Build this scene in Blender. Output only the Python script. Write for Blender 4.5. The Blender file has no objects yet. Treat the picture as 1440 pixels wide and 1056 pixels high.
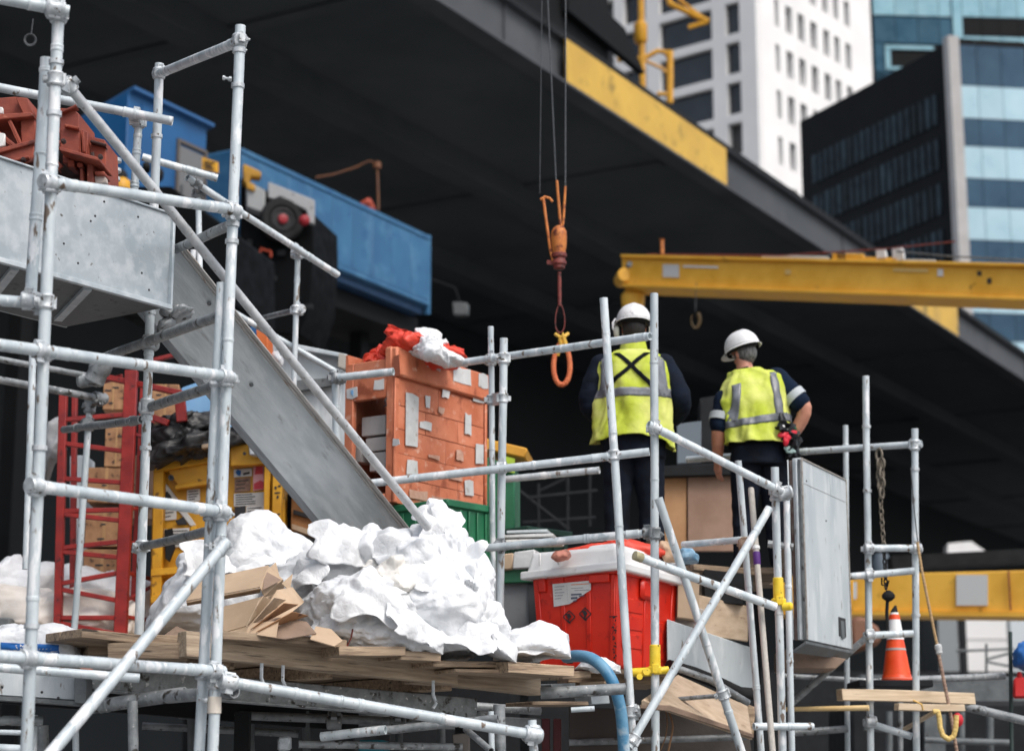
import bpy, bmesh, math, random
import numpy as np
from mathutils import Vector, Matrix, noise
R = random.Random(7)
V = Vector
SC = bpy.context.scene
COL = SC.collection

# ------------------------------------------------------------------ camera
F_PX, PITCH = 2687.0, math.radians(12.0)
CAM = V((0.0, 0.0, 1.6))
cam_data = bpy.data.cameras.new("camera")
cam_data.sensor_width = 36.0
cam_data.lens = 36.0 * F_PX / 1440.0
cam_data.clip_start, cam_data.clip_end = 0.1, 2000.0
cam_data.dof.use_dof = True
cam_data.dof.focus_distance = 9.8
cam_data.dof.aperture_fstop = 2.2
camera = bpy.data.objects.new("camera", cam_data)
camera.location = CAM
camera.rotation_euler = (math.radians(90) + PITCH, 0, 0)
COL.objects.link(camera)
SC.camera = camera

# ------------------------------------------------------------------ sky and sun (bright overcast)
SUN_EL, SUN_AZ = math.radians(52), math.radians(140)      # azimuth clockwise from +Y
world = bpy.data.worlds.new("World")
SC.world = world
world.use_nodes = True
wn = world.node_tree.nodes
wl = world.node_tree.links
bg = wn["Background"]
sky = wn.new("ShaderNodeTexSky")
sky.sky_type = 'NISHITA'
sky.sun_disc = False
sky.sun_elevation = SUN_EL
sky.sun_rotation = SUN_AZ
sky.air_density, sky.dust_density, sky.ozone_density = 1.0, 4.0, 1.0
hs = wn.new("ShaderNodeHueSaturation")
hs.inputs['Saturation'].default_value = 0.6
wl.new(sky.outputs[0], hs.inputs['Color'])
wl.new(hs.outputs[0], bg.inputs[0])
bg.inputs[1].default_value = 0.15
sun_data = bpy.data.lights.new("sun", 'SUN')
sun_data.energy = 1.0
sun_data.angle = math.radians(22)
sun_data.color = (1.0, 0.97, 0.93)
sun = bpy.data.objects.new("sun", sun_data)
sun.rotation_euler = (math.radians(90) - SUN_EL, 0, math.pi - SUN_AZ)
sdir = V((math.sin(SUN_AZ) * math.cos(SUN_EL), math.cos(SUN_AZ) * math.cos(SUN_EL), math.sin(SUN_EL)))
sun.rotation_euler = sdir.to_track_quat('Z', 'Y').to_euler()
COL.objects.link(sun)
SC.view_settings.view_transform = 'Standard'
SC.view_settings.look = 'None'
SC.view_settings.gamma = 1.0
SC.view_settings.use_curve_mapping = False
SC.view_settings.exposure = 0.42
SC.render.engine = 'CYCLES'
SC.cycles.use_denoising = True
SC.cycles.max_bounces = 6
SC.cycles.diffuse_bounces = 3

# ------------------------------------------------------------------ pixel geometry helpers
CP, SP = math.cos(PITCH), math.sin(PITCH)
def ray(px, py):
    x = (px - 720.0) / F_PX
    y = -(py - 528.0) / F_PX
    return V((x, CP - SP * y, SP + CP * y))
def at(px, py, d):
    """the point that stands d metres away (along the ground) on the sight line of a measured point"""
    r = ray(px, py)
    return CAM + r * (d / r.y)
def proj(p):
    q = p - CAM
    z = q.y * CP + q.z * SP
    return 720 + F_PX * q.x / z, 528 - F_PX * (-q.y * SP + q.z * CP) / z
def azv(deg):
    a = math.radians(deg)
    return V((math.sin(a), math.cos(a), 0))
def run_to(P, d, px):
    """length along d from P until the vertical through it meets the measured column px"""
    k = (px - 720.0) / F_PX
    q = P - CAM
    return (k * (q.y * CP + q.z * SP) - q.x) / (d.x - k * d.y * CP)
def rise_to(P, py):
    """height to climb from P until measured row py"""
    k = -(py - 528.0) / F_PX
    q = P - CAM
    return (k * (q.y * CP + q.z * SP) - (-q.y * SP + q.z * CP)) / (CP - k * SP)
def on(p, q, py):
    """point of the segment p-q (extended) on the measured row py"""
    a, b = -2.0, 3.0
    ya, yb = proj(p + (q - p) * a)[1], proj(p + (q - p) * b)[1]
    for _ in range(50):
        m = (a + b) / 2
        ym = proj(p + (q - p) * m)[1]
        if (ym - py) * (ya - py) > 0: a, ya = m, ym
        else: b = m
    return p + (q - p) * ((a + b) / 2)
def frame(o, x, z=V((0, 0, 1))):
    x = x.normalized()
    y = z.cross(x).normalized()
    z = x.cross(y).normalized()
    return Matrix(((x.x, y.x, z.x, o.x), (x.y, y.y, z.y, o.y), (x.z, y.z, z.z, o.z), (0, 0, 0, 1)))

# ------------------------------------------------------------------ object helpers
WM = {}
def link(o, parent, M):
    COL.objects.link(o)
    if parent is not None:
        o.parent = parent
        o.matrix_local = WM[parent.name].inverted() @ M
    else:
        o.matrix_world = M
    WM[o.name] = M.copy()
def tag(o, label=None, cat=None, group=None, kind=None):
    if label: o['label'] = label
    if cat: o['category'] = cat
    if group: o['group'] = group
    if kind: o['kind'] = kind
    return o
def thing(name, loc, label, cat, group=None, M=None):
    o = bpy.data.objects.new(name, None)
    o.empty_display_size = 0.1
    link(o, None, M if M is not None else Matrix.Translation(loc))
    return tag(o, label, cat, group)
def dup(o, M, parent=None):
    """copy of a thing or part with copies of its parts, data shared"""
    c = o.copy()
    COL.objects.link(c)
    if parent is None:
        c.parent = None
        c.matrix_world = M
        WM[c.name] = M.copy()
    else:
        c.parent = parent
        c.matrix_local = M
        WM[c.name] = WM[parent.name] @ M
    for ch in list(o.children):
        dup(ch, ch.matrix_local.copy(), c)
    return c

class MB:
    """collects shapes into one mesh"""
    def __init__(s):
        s.v, s.f, s.m = [], [], []
    def add(s, vs, fs, mi=0):
        n = len(s.v)
        s.v += [V(p) for p in vs]
        s.f += [tuple(i + n for i in f) for f in fs]
        s.m += [mi] * len(fs)
        return s
    def hexa(s, c, mi=0):      # 8 corners: bottom 4 ccw, top 4 ccw
        return s.add(c, [(3, 2, 1, 0), (4, 5, 6, 7), (0, 1, 5, 4), (1, 2, 6, 5), (2, 3, 7, 6), (3, 0, 4, 7)], mi)
    def box(s, o, a, b, c, mi=0):   # corner + three edge vectors
        o, a, b, c = V(o), V(a), V(b), V(c)
        return s.hexa([o, o + a, o + a + b, o + b, o + c, o + a + c, o + a + b + c, o + b + c], mi)
    def bx(s, x0, x1, y0, y1, z0, z1, mi=0):
        return s.box((x0, y0, z0), (x1 - x0, 0, 0), (0, y1 - y0, 0), (0, 0, z1 - z0), mi)
    def lathe(s, p, d, prof, n=14, caps=True, wob=None, mi=0, ph=0.0, sq=(1, 1)):
        d = V(d).normalized()
        a = d.orthogonal().normalized()
        b = d.cross(a)
        vs, fs = [], []
        for (t, r) in prof:
            c = V(p) + d * t
            if wob: c = c + wob(t)
            for k in range(n):
                w = 2 * math.pi * k / n + ph
                vs.append(c + a * (math.cos(w) * r * sq[0]) + b * (math.sin(w) * r * sq[1]))
        m = len(prof)
        for i in range(m - 1):
            for k in range(n):
                fs.append((i * n + k, i * n + (k + 1) % n, (i + 1) * n + (k + 1) % n, (i + 1) * n + k))
        if caps:
            fs.append(tuple(reversed(range(n))))
            fs.append(tuple((m - 1) * n + k for k in range(n)))
        return s.add(vs, fs, mi)
    def path(s, pts, r, n=10, caps=True, mi=0):
        pts = [V(p) for p in pts]
        rr = r if callable(r) else (lambda i: r)
        vs, fs = [], []
        a = None
        for i, p in enumerate(pts):
            t = (pts[min(i + 1, len(pts) - 1)] - pts[max(i - 1, 0)]).normalized()
            a = t.orthogonal().normalized() if a is None else (a - t * a.dot(t)).normalized()
            b = t.cross(a)
            for k in range(n):
                w = 2 * math.pi * k / n
                vs.append(p + (a * math.cos(w) + b * math.sin(w)) * rr(i))
        for i in range(len(pts) - 1):
            for k in range(n):
                fs.append((i * n + k, i * n + (k + 1) % n, (i + 1) * n + (k + 1) % n, (i + 1) * n + k))
        if caps:
            fs.append(tuple(reversed(range(n))))
            fs.append(tuple((len(pts) - 1) * n + k for k in range(n)))
        return s.add(vs, fs, mi)
    def prism(s, poly, d, mi=0):
        poly = [V(p) for p in poly]
        d = V(d)
        n = len(poly)
        return s.add(poly + [p + d for p in poly],
                     [tuple(reversed(range(n))), tuple(range(n, 2 * n))] + [(i, (i + 1) % n, n + (i + 1) % n, n + i) for i in range(n)], mi)
    def grid(s, fn, nu, nv, closed=False, mi=0):
        vs = [fn(i / nu, j / nv) for j in range(nv + 1) for i in range(nu + (0 if closed else 1))]
        w = nu if closed else nu + 1
        fs = []
        for j in range(nv):
            for i in range(nu):
                k = (i + 1) % w if closed else i + 1
                fs.append((j * w + i, j * w + k, (j + 1) * w + k, (j + 1) * w + i))
        return s.add(vs, fs, mi)
    def build(s, name, mat, parent=None, M=None, local=False, bevel=0, sharp=38, smooth=True, recalc=True, solid=0, label=None, seg=1):
        if M is None:
            if parent is not None: M = WM[parent.name]
            else:
                lo = V((min(p.x for p in s.v), min(p.y for p in s.v), min(p.z for p in s.v)))
                hi = V((max(p.x for p in s.v), max(p.y for p in s.v), 0))
                M = Matrix.Translation(((lo.x + hi.x) / 2, (lo.y + hi.y) / 2, lo.z))
        vs = s.v
        if not local:
            inv = M.inverted()
            vs = [inv @ p for p in s.v]
        me = bpy.data.meshes.new(name)
        me.from_pydata([tuple(p) for p in vs], [], s.f)
        if recalc:
            bm = bmesh.new(); bm.from_mesh(me)
            bmesh.ops.recalc_face_normals(bm, faces=bm.faces)
            bm.to_mesh(me); bm.free()
        mats = mat if isinstance(mat, (list, tuple)) else [mat]
        for q in mats: me.materials.append(q)
        if len(mats) > 1:
            for p, i in zip(me.polygons, s.m): p.material_index = i
        if smooth:
            me.shade_smooth()
            me.set_sharp_from_angle(angle=math.radians(sharp))
        o = bpy.data.objects.new(name, me)
        link(o, parent, M)
        if solid:
            md = o.modifiers.new("thickness", 'SOLIDIFY'); md.thickness = solid; md.offset = 0
        if bevel:
            md = o.modifiers.new("edges", 'BEVEL'); md.width = bevel; md.segments = seg; md.limit_method = 'ANGLE'
            md.angle_limit = math.radians(40); md.use_clamp_overlap = True
        if label: o['label'] = label
        return o

# ------------------------------------------------------------------ materials
def lin(r, g, b):
    f = lambda c: (c / 255 / 12.92) if c / 255 <= 0.04045 else ((c / 255 + 0.055) / 1.055) ** 2.4
    return (f(r), f(g), f(b))
MATS = {}
def mat(name, c1, c2=None, rough=0.6, metal=0.0, scale=5.0, detail=7.0, aniso=(1, 1, 1), spots=None, spots2=None, bump=0.15, bscale=40.0,
        vary=0.08, spec=0.5, lo=0.36, hi=0.64, coat=0.0, trans=0.0, rvar=0.15, bdist=0.01, distort=0.0, crinkle=False):
    if name in MATS: return MATS[name]
    m = bpy.data.materials.new(name)
    m.use_nodes = True
    nt = m.node_tree; N, L = nt.nodes, nt.links
    b = N["Principled BSDF"]
    tc = N.new("ShaderNodeTexCoord"); mp = N.new("ShaderNodeMapping")
    mp.inputs['Scale'].default_value = aniso
    info = N.new("ShaderNodeObjectInfo")
    # every object gets its own stretch of the pattern
    cmb = N.new("ShaderNodeVectorMath"); cmb.operation = 'SCALE'
    cmb.inputs[0].default_value = (37.0, 21.0, 53.0)
    L.new(info.outputs['Random'], cmb.inputs['Scale'])
    L.new(tc.outputs['Object'], mp.inputs['Vector'])
    addv = N.new("ShaderNodeVectorMath"); addv.operation = 'ADD'
    L.new(mp.outputs[0], addv.inputs[0]); L.new(cmb.outputs[0], addv.inputs[1])
    P = addv.outputs[0]
    def nz(sc, det, src=P, rgh=0.6):
        n = N.new("ShaderNodeTexNoise"); n.inputs['Scale'].default_value = sc; n.inputs['Detail'].default_value = det
        n.inputs['Roughness'].default_value = rgh; n.inputs['Distortion'].default_value = distort
        L.new(src, n.inputs['Vector']); return n.outputs['Fac']
    def mr(src, a, c, x=0.0, y=1.0):
        n = N.new("ShaderNodeMapRange"); n.inputs[1].default_value = a; n.inputs[2].default_value = c
        n.inputs[3].default_value = x; n.inputs[4].default_value = y
        L.new(src, n.inputs[0]); return n.outputs[0]
    def mix(f, a, c):
        n = N.new("ShaderNodeMix"); n.data_type = 'RGBA'
        L.new(f, n.inputs[0])
        for s_, q in ((a, 6), (c, 7)):
            if isinstance(s_, tuple): n.inputs[q].default_value = (*s_, 1)
            else: L.new(s_, n.inputs[q])
        return n.outputs[2]
    n1 = nz(scale, detail)
    col = mix(mr(n1, lo, hi), tuple(c1), tuple(c2 or c1))
    for sp in (spots, spots2):
        if sp:
            sc_, s_, th, soft = sp
            col = mix(mr(nz(s_, 5.0, rgh=0.55), th, th + soft), col, tuple(sc_))
    if vary:
        hv = N.new("ShaderNodeHueSaturation")
        L.new(col, hv.inputs['Color'])
        L.new(mr(info.outputs['Random'], 0, 1, 1 - vary, 1 + vary), hv.inputs['Value'])
        col = hv.outputs[0]
    L.new(col, b.inputs['Base Color'])
    b.inputs['Metallic'].default_value = metal
    L.new(mr(n1, 0.3, 0.7, max(0.03, rough - rvar), min(1, rough + rvar)), b.inputs['Roughness'])
    b.inputs['Specular IOR Level'].default_value = spec
    b.inputs['Coat Weight'].default_value = coat
    if trans:
        b.inputs['Transmission Weight'].default_value = 0
        b.inputs['Subsurface Weight'].default_value = trans
        b.inputs['Subsurface Radius'].default_value = (0.12, 0.12, 0.12)
    if bump:
        bp = N.new("ShaderNodeBump"); bp.inputs['Strength'].default_value = bump; bp.inputs['Distance'].default_value = bdist
        hgt = nz(bscale, 5.0)
        if crinkle:      # creased film: cell facets over two sizes
            wv = N.new("ShaderNodeTexNoise"); wv.inputs['Scale'].default_value = 7; L.new(P, wv.inputs['Vector'])
            sc2 = N.new("ShaderNodeVectorMath"); sc2.operation = 'SCALE'; sc2.inputs['Scale'].default_value = 0.09; L.new(wv.outputs['Color'], sc2.inputs[0])
            ad2 = N.new("ShaderNodeVectorMath"); ad2.operation = 'ADD'; L.new(P, ad2.inputs[0]); L.new(sc2.outputs[0], ad2.inputs[1])
            tot = hgt
            for vs_, am_ in ((9, 4.5), (21, 2.4), (48, 1.0)):
                vo = N.new("ShaderNodeTexVoronoi"); vo.feature = 'DISTANCE_TO_EDGE'; vo.inputs['Scale'].default_value = vs_; L.new(ad2.outputs[0], vo.inputs['Vector'])
                ml = N.new("ShaderNodeMath"); ml.operation = 'MULTIPLY_ADD'; ml.inputs[1].default_value = am_
                L.new(vo.outputs['Distance'], ml.inputs[0]); L.new(tot, ml.inputs[2]); tot = ml.outputs[0]
            hgt = tot
        L.new(hgt, bp.inputs['Height']); L.new(bp.outputs[0], b.inputs['Normal'])
    MATS[name] = m
    return m

G_TUBE = mat('galvanised_tube', (0.455, 0.52, 0.55), (0.635, 0.695, 0.72), rough=0.45, metal=0.12, scale=11, aniso=(1, 1, .35), spots=((0.17, 0.13, 0.10), 24, 0.62, 0.05),
             spots2=((0.80, 0.82, 0.83), 13, 0.57, 0.06), bump=0.45, bscale=60, bdist=0.004)
G_DIRTY = mat('dirty_tube', (0.17, 0.185, 0.19), (0.34, 0.36, 0.37), rough=0.55, metal=0.3, scale=14, spots=((0.05, 0.045, 0.04), 18, 0.58, 0.08),
              spots2=((0.6, 0.6, 0.6), 30, 0.64, 0.05), bump=0.5, bscale=70, bdist=0.004)
G_COUP = mat('coupler_steel', (0.40, 0.44, 0.46), (0.66, 0.69, 0.71), rough=0.45, metal=0.3, scale=30, spots=((0.10, 0.08, 0.06), 40, 0.60, 0.06), bump=0.5, bscale=120, bdist=0.003)
G_SHEET = mat('galvanised_sheet', (0.34, 0.39, 0.42), (0.50, 0.55, 0.58), rough=0.5, metal=0.15, scale=3, detail=10, spots=((0.10, 0.09, 0.08), 22, 0.68, 0.03),
              spots2=((0.58, 0.62, 0.64), 12, 0.46, 0.34), bump=0.3, bscale=30, bdist=0.006)
G_CHUTE = mat('scuffed_steel', (0.40, 0.45, 0.475), (0.56, 0.605, 0.625), rough=0.5, metal=0.15, scale=3, detail=11, aniso=(0.8, 3.2, 3.2), spots=((0.24, 0.255, 0.27), 5, 0.60, 0.12),
              spots2=((0.58, 0.62, 0.64), 6, 0.48, 0.30), bump=0.4, bscale=25, bdist=0.006)
G_PANEL = mat('panel_steel', (0.40, 0.45, 0.475), (0.51, 0.555, 0.575), rough=0.5, metal=0.05, scale=2.5, aniso=(1.6, 1.6, .5), spots=((0.20, 0.18, 0.16), 16, 0.66, 0.06), spots2=((0.62, 0.65, 0.66), 7, .54, .2), bump=0.15, bscale=30)
DARK_STEEL = mat('dark_steel', (0.012, 0.013, 0.0145), (0.022, 0.024, 0.026), rough=0.7, metal=0.0, scale=6, spec=0.15)
GREY_STEEL = mat('grey_steel', (0.085, 0.095, 0.10), (0.15, 0.165, 0.17), rough=0.6, metal=0.1, scale=8, spots=((0.03, 0.03, 0.03), 14, 0.6, 0.1), bump=0.3)
RUBBER = mat('black_rubber', (0.010, 0.010, 0.011), (0.02, 0.02, 0.021), rough=0.75, vary=0, spec=.2)
WOOD = mat('plank_wood', (0.20, 0.138, 0.090), (0.44, 0.33, 0.225), rough=0.75, scale=6, aniso=(0.6, 9, 9), spots=((0.09, 0.065, 0.045), 7, 0.58, 0.12), spots2=((0.06, 0.045, 0.035), 4, 0.66, 0.03), bump=0.7, bscale=22, vary=0.22, bdist=0.004)
WOOD_PALE = mat('pale_wood', (0.50, 0.38, 0.25), (0.66, 0.53, 0.38), rough=0.7, scale=6, aniso=(0.6, 9, 9), spots=((0.28, 0.19, 0.11), 8, 0.64, 0.1), bump=0.4, bscale=22, bdist=0.003)
PLY = mat('plywood', (0.42, 0.31, 0.21), (0.55, 0.43, 0.31), rough=0.75, scale=4, aniso=(0.8, 5, 5), spots=((0.22, 0.14, 0.09), 5, 0.62, 0.12), bump=0.2, bscale=30)
PLY_BROWN = mat('brown_board', (0.19, 0.13, 0.09), (0.30, 0.21, 0.155), rough=0.75, scale=5, spots=((0.11, 0.075, 0.05), 6, 0.6, 0.12), bump=0.2, bscale=30)
CARD = mat('cardboard', (0.43, 0.31, 0.205), (0.54, 0.40, 0.275), rough=0.8, scale=4, spots=((0.30, 0.20, 0.12), 7, 0.66, 0.12), bump=0.2, bscale=60, bdist=0.003)
WHITE_FILM = mat('white_film', (0.71, 0.73, 0.75), (0.78, 0.795, 0.81), rough=0.45, scale=5, trans=0.7, bump=0.34, bscale=45, bdist=0.006, vary=0.02, crinkle=True)
CREAM_FILM = mat('cream_film', (0.62, 0.57, 0.51), (0.72, 0.68, 0.64), rough=0.6, scale=5, spots=((0.50, 0.42, 0.34), 8, 0.62, 0.12), bump=0.4, bscale=40, bdist=0.006)
WHITE_PAINT = mat('white_plastic', (0.78, 0.79, 0.79), (0.84, 0.84, 0.83), rough=0.35, scale=4, spots=((0.55, 0.53, 0.50), 9, 0.66, 0.1), bump=0.05, vary=0)
PAPER = mat('paper', (0.62, 0.62, 0.60), (0.72, 0.72, 0.70), rough=0.8, scale=8, bump=0)
INK = mat('ink', (0.025, 0.025, 0.028), rough=0.7, bump=0, vary=0)
INK_RED = mat('red_ink', (0.55, 0.05, 0.07), rough=0.7, bump=0, vary=0)
INK_BLUE = mat('blue_ink', lin(25, 100, 175), rough=0.6, bump=0, vary=0)
TAPE = mat('grey_tape', (0.50, 0.51, 0.51), (0.60, 0.61, 0.61), rough=0.5, scale=12, spots=((0.36, 0.30, 0.26), 14, 0.62, 0.1), bump=0.2)
ORANGE = mat('orange_board', lin(186, 102, 68), lin(206, 128, 96), rough=0.65, scale=5, detail=10, spots=(lin(150, 78, 52), 7, 0.58, 0.1), spots2=(lin(216, 168, 146), 11, 0.60, 0.10), bump=0.25, bscale=30, vary=0.05)
RED_BIN = mat('red_plastic', lin(208, 36, 20), lin(222, 50, 26), rough=0.42, scale=4, detail=10, spots=(lin(158, 26, 18), 9, 0.60, 0.10), spots2=(lin(226, 92, 70), 20, .66, .06), bump=0.06, vary=0)
RED_SHEET = mat('red_bag', lin(205, 52, 34), lin(222, 72, 48), rough=0.5, scale=6, bump=0.2, vary=0.05)
RUST_RED = mat('red_oxide', lin(116, 50, 37), lin(152, 74, 54), rough=0.65, scale=6, spots=(lin(80, 34, 26), 9, 0.58, 0.1), spots2=(lin(196, 128, 104), 20, 0.66, 0.06), bump=0.3, vary=0.12)
RED_STEEL = mat('red_steel', lin(122, 24, 22), lin(150, 34, 28), rough=0.5, scale=8, spots=(lin(70, 22, 20), 12, 0.62, 0.08), bump=0.2, vary=0.04)
YELLOW = mat('machine_yellow', lin(194, 138, 22), lin(214, 158, 34), rough=0.5, scale=5, spots=(lin(120, 82, 20), 12, 0.64, 0.06), bump=0.15, vary=0.03)
BEAM_YEL = mat('beam_yellow', lin(224, 166, 52), lin(238, 184, 70), rough=0.55, scale=2.5, spots=(lin(128, 92, 30), 4, 0.66, 0.12), bump=0.1, vary=0.03)
PALE_YEL = mat('pale_yellow', lin(196, 156, 58), lin(212, 172, 76), rough=0.55, scale=0.7, spots=(lin(128, 108, 50), 1.2, 0.56, 0.16), bump=0.1, vary=0)
CLAMP_YEL = mat('clamp_yellow', lin(232, 196, 40), lin(240, 210, 66), rough=0.45, scale=20, spots=(lin(130, 108, 30), 40, 0.64, 0.06), bump=0.2, bscale=90)
BLUE = mat('container_blue', lin(38, 88, 128), lin(52, 104, 142), rough=0.6, scale=1.2, detail=9, spots=(lin(34, 84, 128), 2.5, 0.58, 0.12), spots2=(lin(76, 124, 158), 2.2, .52, .3), bump=0.06, vary=0.02)
BLUE_DEEP = mat('cabin_blue', lin(18, 78, 128), lin(26, 90, 142), rough=0.5, scale=1.5, bump=0.05, vary=0.02)
BLUE_PALE = mat('pale_blue', lin(110, 160, 205), lin(130, 175, 215), rough=0.5, scale=3, bump=0.05)
GREEN = mat('crate_green', lin(26, 100, 66), lin(40, 120, 82), rough=0.5, scale=4, spots=(lin(14, 82, 48), 8, 0.64, 0.08), bump=0.1, vary=0.06)
RUST_ORANGE = mat('rusty_orange', lin(176, 96, 40), lin(212, 134, 66), rough=0.55, metal=0.1, scale=14, spots=(lin(96, 40, 26), 20, 0.55, 0.1), bump=0.3)
RUST_DARK = mat('rusty_maroon', lin(96, 36, 32), lin(132, 58, 48), rough=0.6, scale=20, spots=(lin(52, 26, 24), 24, 0.56, 0.1), bump=0.3)
WIRE = mat('wire_rope', (0.06, 0.065, 0.07), (0.13, 0.135, 0.14), rough=0.5, metal=0.5, scale=80, bump=0)
SLING = mat('orange_sling', lin(196, 98, 58), lin(214, 122, 78), rough=0.7, scale=20, spots=(lin(140, 62, 40), 26, 0.6, 0.1), bump=0.5, bscale=120)
ROPE_TAN = mat('tan_rope', lin(150, 122, 86), lin(186, 156, 116), rough=0.85, scale=60, bump=0.6, bscale=150, bdist=0.004)
HOSE = mat('blue_hose', lin(64, 128, 168), lin(112, 160, 188), rough=0.45, scale=9, spots=(lin(188, 204, 212), 8, 0.56, 0.12), bump=0.1)
CONE_OR = mat('cone_orange', lin(232, 70, 22), lin(242, 88, 34), rough=0.45, scale=10, spots=(lin(180, 52, 22), 12, 0.68, 0.08), bump=0.05, vary=0)
CHAIN = mat('dirty_chain', (0.10, 0.085, 0.065), (0.22, 0.19, 0.15), rough=0.6, metal=0.4, scale=30, bump=0.4, bscale=90)
PURPLE = mat('purple_tape', lin(84, 40, 120), rough=0.5, bump=0.1)
HIVIS = mat('hivis_fabric', lin(182, 196, 62), lin(212, 216, 124), rough=0.8, scale=3.0, lo=.42, hi=.62, bump=0.3, bscale=8, bdist=0.04, vary=0.03, spec=.3)
REFLECT = mat('reflective_tape', (0.13, 0.14, 0.16), (0.19, 0.205, 0.225), rough=0.4, scale=20, bump=0.2)
NAVY = mat('navy_cloth', lin(14, 20, 31), lin(25, 34, 49), rough=0.9, spec=.15, scale=7, bump=0.5, bscale=16, bdist=0.015)
TROUSER = mat('dark_trousers', lin(15, 19, 28), lin(28, 34, 46), rough=0.9, spec=.15, scale=7, bump=0.5, bscale=14, bdist=0.015)
STRAP = mat('black_strap', lin(12, 15, 22), lin(20, 24, 31), rough=0.8, spec=.1, scale=30, bump=0.2)
SKIN = mat('skin', lin(186, 124, 100), lin(204, 146, 122), rough=0.5, scale=14, trans=0.1, bump=0.1, bscale=120, bdist=0.002)
HAIR_D = mat('dark_hair', (0.012, 0.010, 0.009), (0.03, 0.025, 0.022), rough=0.6, scale=60, aniso=(1, 1, 0.2), bump=0.8, bscale=120, bdist=0.004)
HAIR_G = mat('grey_hair', (0.03, 0.03, 0.031), (0.19, 0.19, 0.19), rough=0.6, scale=60, aniso=(1, 1, 0.2), bump=0.8, bscale=120, bdist=0.004)
HELMET = mat('helmet_white', (0.70, 0.71, 0.71), (0.78, 0.78, 0.78), rough=0.34, scale=9, spots=((0.50, 0.48, 0.45), 26, .64, .06), bump=0.05, vary=0)
# far things
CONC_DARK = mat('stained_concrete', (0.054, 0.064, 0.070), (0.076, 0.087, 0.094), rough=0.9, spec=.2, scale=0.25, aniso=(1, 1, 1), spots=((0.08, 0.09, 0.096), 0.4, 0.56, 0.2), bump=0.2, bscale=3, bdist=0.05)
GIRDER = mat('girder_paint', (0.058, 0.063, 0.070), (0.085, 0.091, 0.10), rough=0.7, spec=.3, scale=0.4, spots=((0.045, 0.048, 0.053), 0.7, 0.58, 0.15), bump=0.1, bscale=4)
ASPHALT = mat('dusty_ground', (0.15, 0.15, 0.15), (0.20, 0.20, 0.20), rough=0.9, scale=0.5, bump=0.3, bscale=20)
TOWER_WHITE = mat('tower_white', (0.74, 0.735, 0.725), (0.80, 0.795, 0.785), rough=0.7, scale=0.15, bump=0.05, bscale=2)
GLASS_DARK = mat('dark_glass', (0.020, 0.026, 0.032), (0.035, 0.042, 0.05), rough=0.12, scale=0.3, spec=0.5, bump=0, vary=0.5, rvar=0.05)
PANE_REFLECTION = mat('pane_reflection', (0.34, 0.36, 0.37), (0.44, 0.45, 0.46), rough=0.7, bump=0, vary=0.3)  # pale tone painting the reflection low in the tower panes
BLACK_CLAD = mat('black_cladding', (0.007, 0.0078, 0.0085), (0.012, 0.013, 0.014), rough=0.7, scale=0.5, bump=0, spec=.12)
PANE_BLUE = mat('night_blue_glass', (0.010, 0.018, 0.024), (0.03, 0.048, 0.06), rough=0.3, scale=0.5, bump=0, vary=0.55, rvar=0.05, spec=.15)
BAND_LIGHT = mat('pale_teal_glass', lin(160, 194, 208), lin(174, 205, 217), rough=0.3, scale=0.3, bump=0, vary=0.06, rvar=0.05)
BAND_DARK = mat('deep_blue_glass', lin(44, 72, 94), lin(56, 86, 108), rough=0.3, scale=0.3, bump=0, spec=.2, vary=0.08, rvar=0.05)
TEAL = mat('teal_glass', lin(122, 170, 186), lin(138, 184, 198), rough=0.3, scale=0.3, bump=0, vary=0.06)
TEAL_DARK = mat('dark_teal_glass', lin(36, 78, 100), lin(50, 92, 114), spec=.2, rough=0.3, scale=0.3, bump=0, vary=0.12)
PALE_CONC = mat('pale_concrete', (0.42, 0.41, 0.40), (0.50, 0.49, 0.48), rough=0.8, scale=0.4, bump=0.05)
# ================================================================== setting
Z = V((0, 0, 1))
g = MB()
g.grid(lambda u, v: V((-700 + 1400 * u, -300 + 1500 * v, 0)), 8, 8)
tag(g.build('ground', ASPHALT, M=Matrix.Identity(4)), kind='structure')

# ---- overpass crossing above the site
E, PN = azv(30.1), azv(-59.9)
B0 = at(792, 130, 56.0)
FH = rise_to(B0, 60)
bridge = thing('overpass', V((B0.x, B0.y, 0)), 'dark concrete and steel overpass crossing high above the whole building site', 'overpass')
def bo(s, p, z):   # point by distance along the edge, distance in from the edge, height over girder foot
    return V((B0.x, B0.y, B0.z)) + E * s + PN * p + Z * z
def bbox(mb, s0, s1, p0, p1, z0, z1):
    mb.box(bo(s0, p0, z0), E * (s1 - s0), PN * (p1 - p0), Z * (z1 - z0))
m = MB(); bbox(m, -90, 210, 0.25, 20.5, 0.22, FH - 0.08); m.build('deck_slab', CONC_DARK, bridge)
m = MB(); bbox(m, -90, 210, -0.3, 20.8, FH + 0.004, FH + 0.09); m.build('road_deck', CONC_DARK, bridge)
def girder(p, h, s0=-90, s1=210, fl=0.45):
    m = MB()
    bbox(m, s0, s1, p - 0.05, p + 0.05, 0.08, h - 0.08)
    bbox(m, s0, s1, p - fl, p + fl * 0.5, 0.0, 0.08)
    bbox(m, s0, s1, p - fl * 0.7, p + fl * 0.5, h - 0.08, h)
    s = s0 + 2.2
    while s < s1:
        bbox(m, s, s + 0.05, p - fl * 0.28, p - 0.052, 0.08, h - 0.08)
        s += 14.0
    return m.build('girder', GIRDER, bridge)
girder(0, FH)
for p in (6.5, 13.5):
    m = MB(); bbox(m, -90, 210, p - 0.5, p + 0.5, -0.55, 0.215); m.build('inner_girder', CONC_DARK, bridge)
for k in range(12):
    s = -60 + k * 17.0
    m = MB(); bbox(m, s, s + 0.5, 0.6, 20, 0.12, 0.225); m.build('cross_rib', CONC_DARK, bridge)
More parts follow.
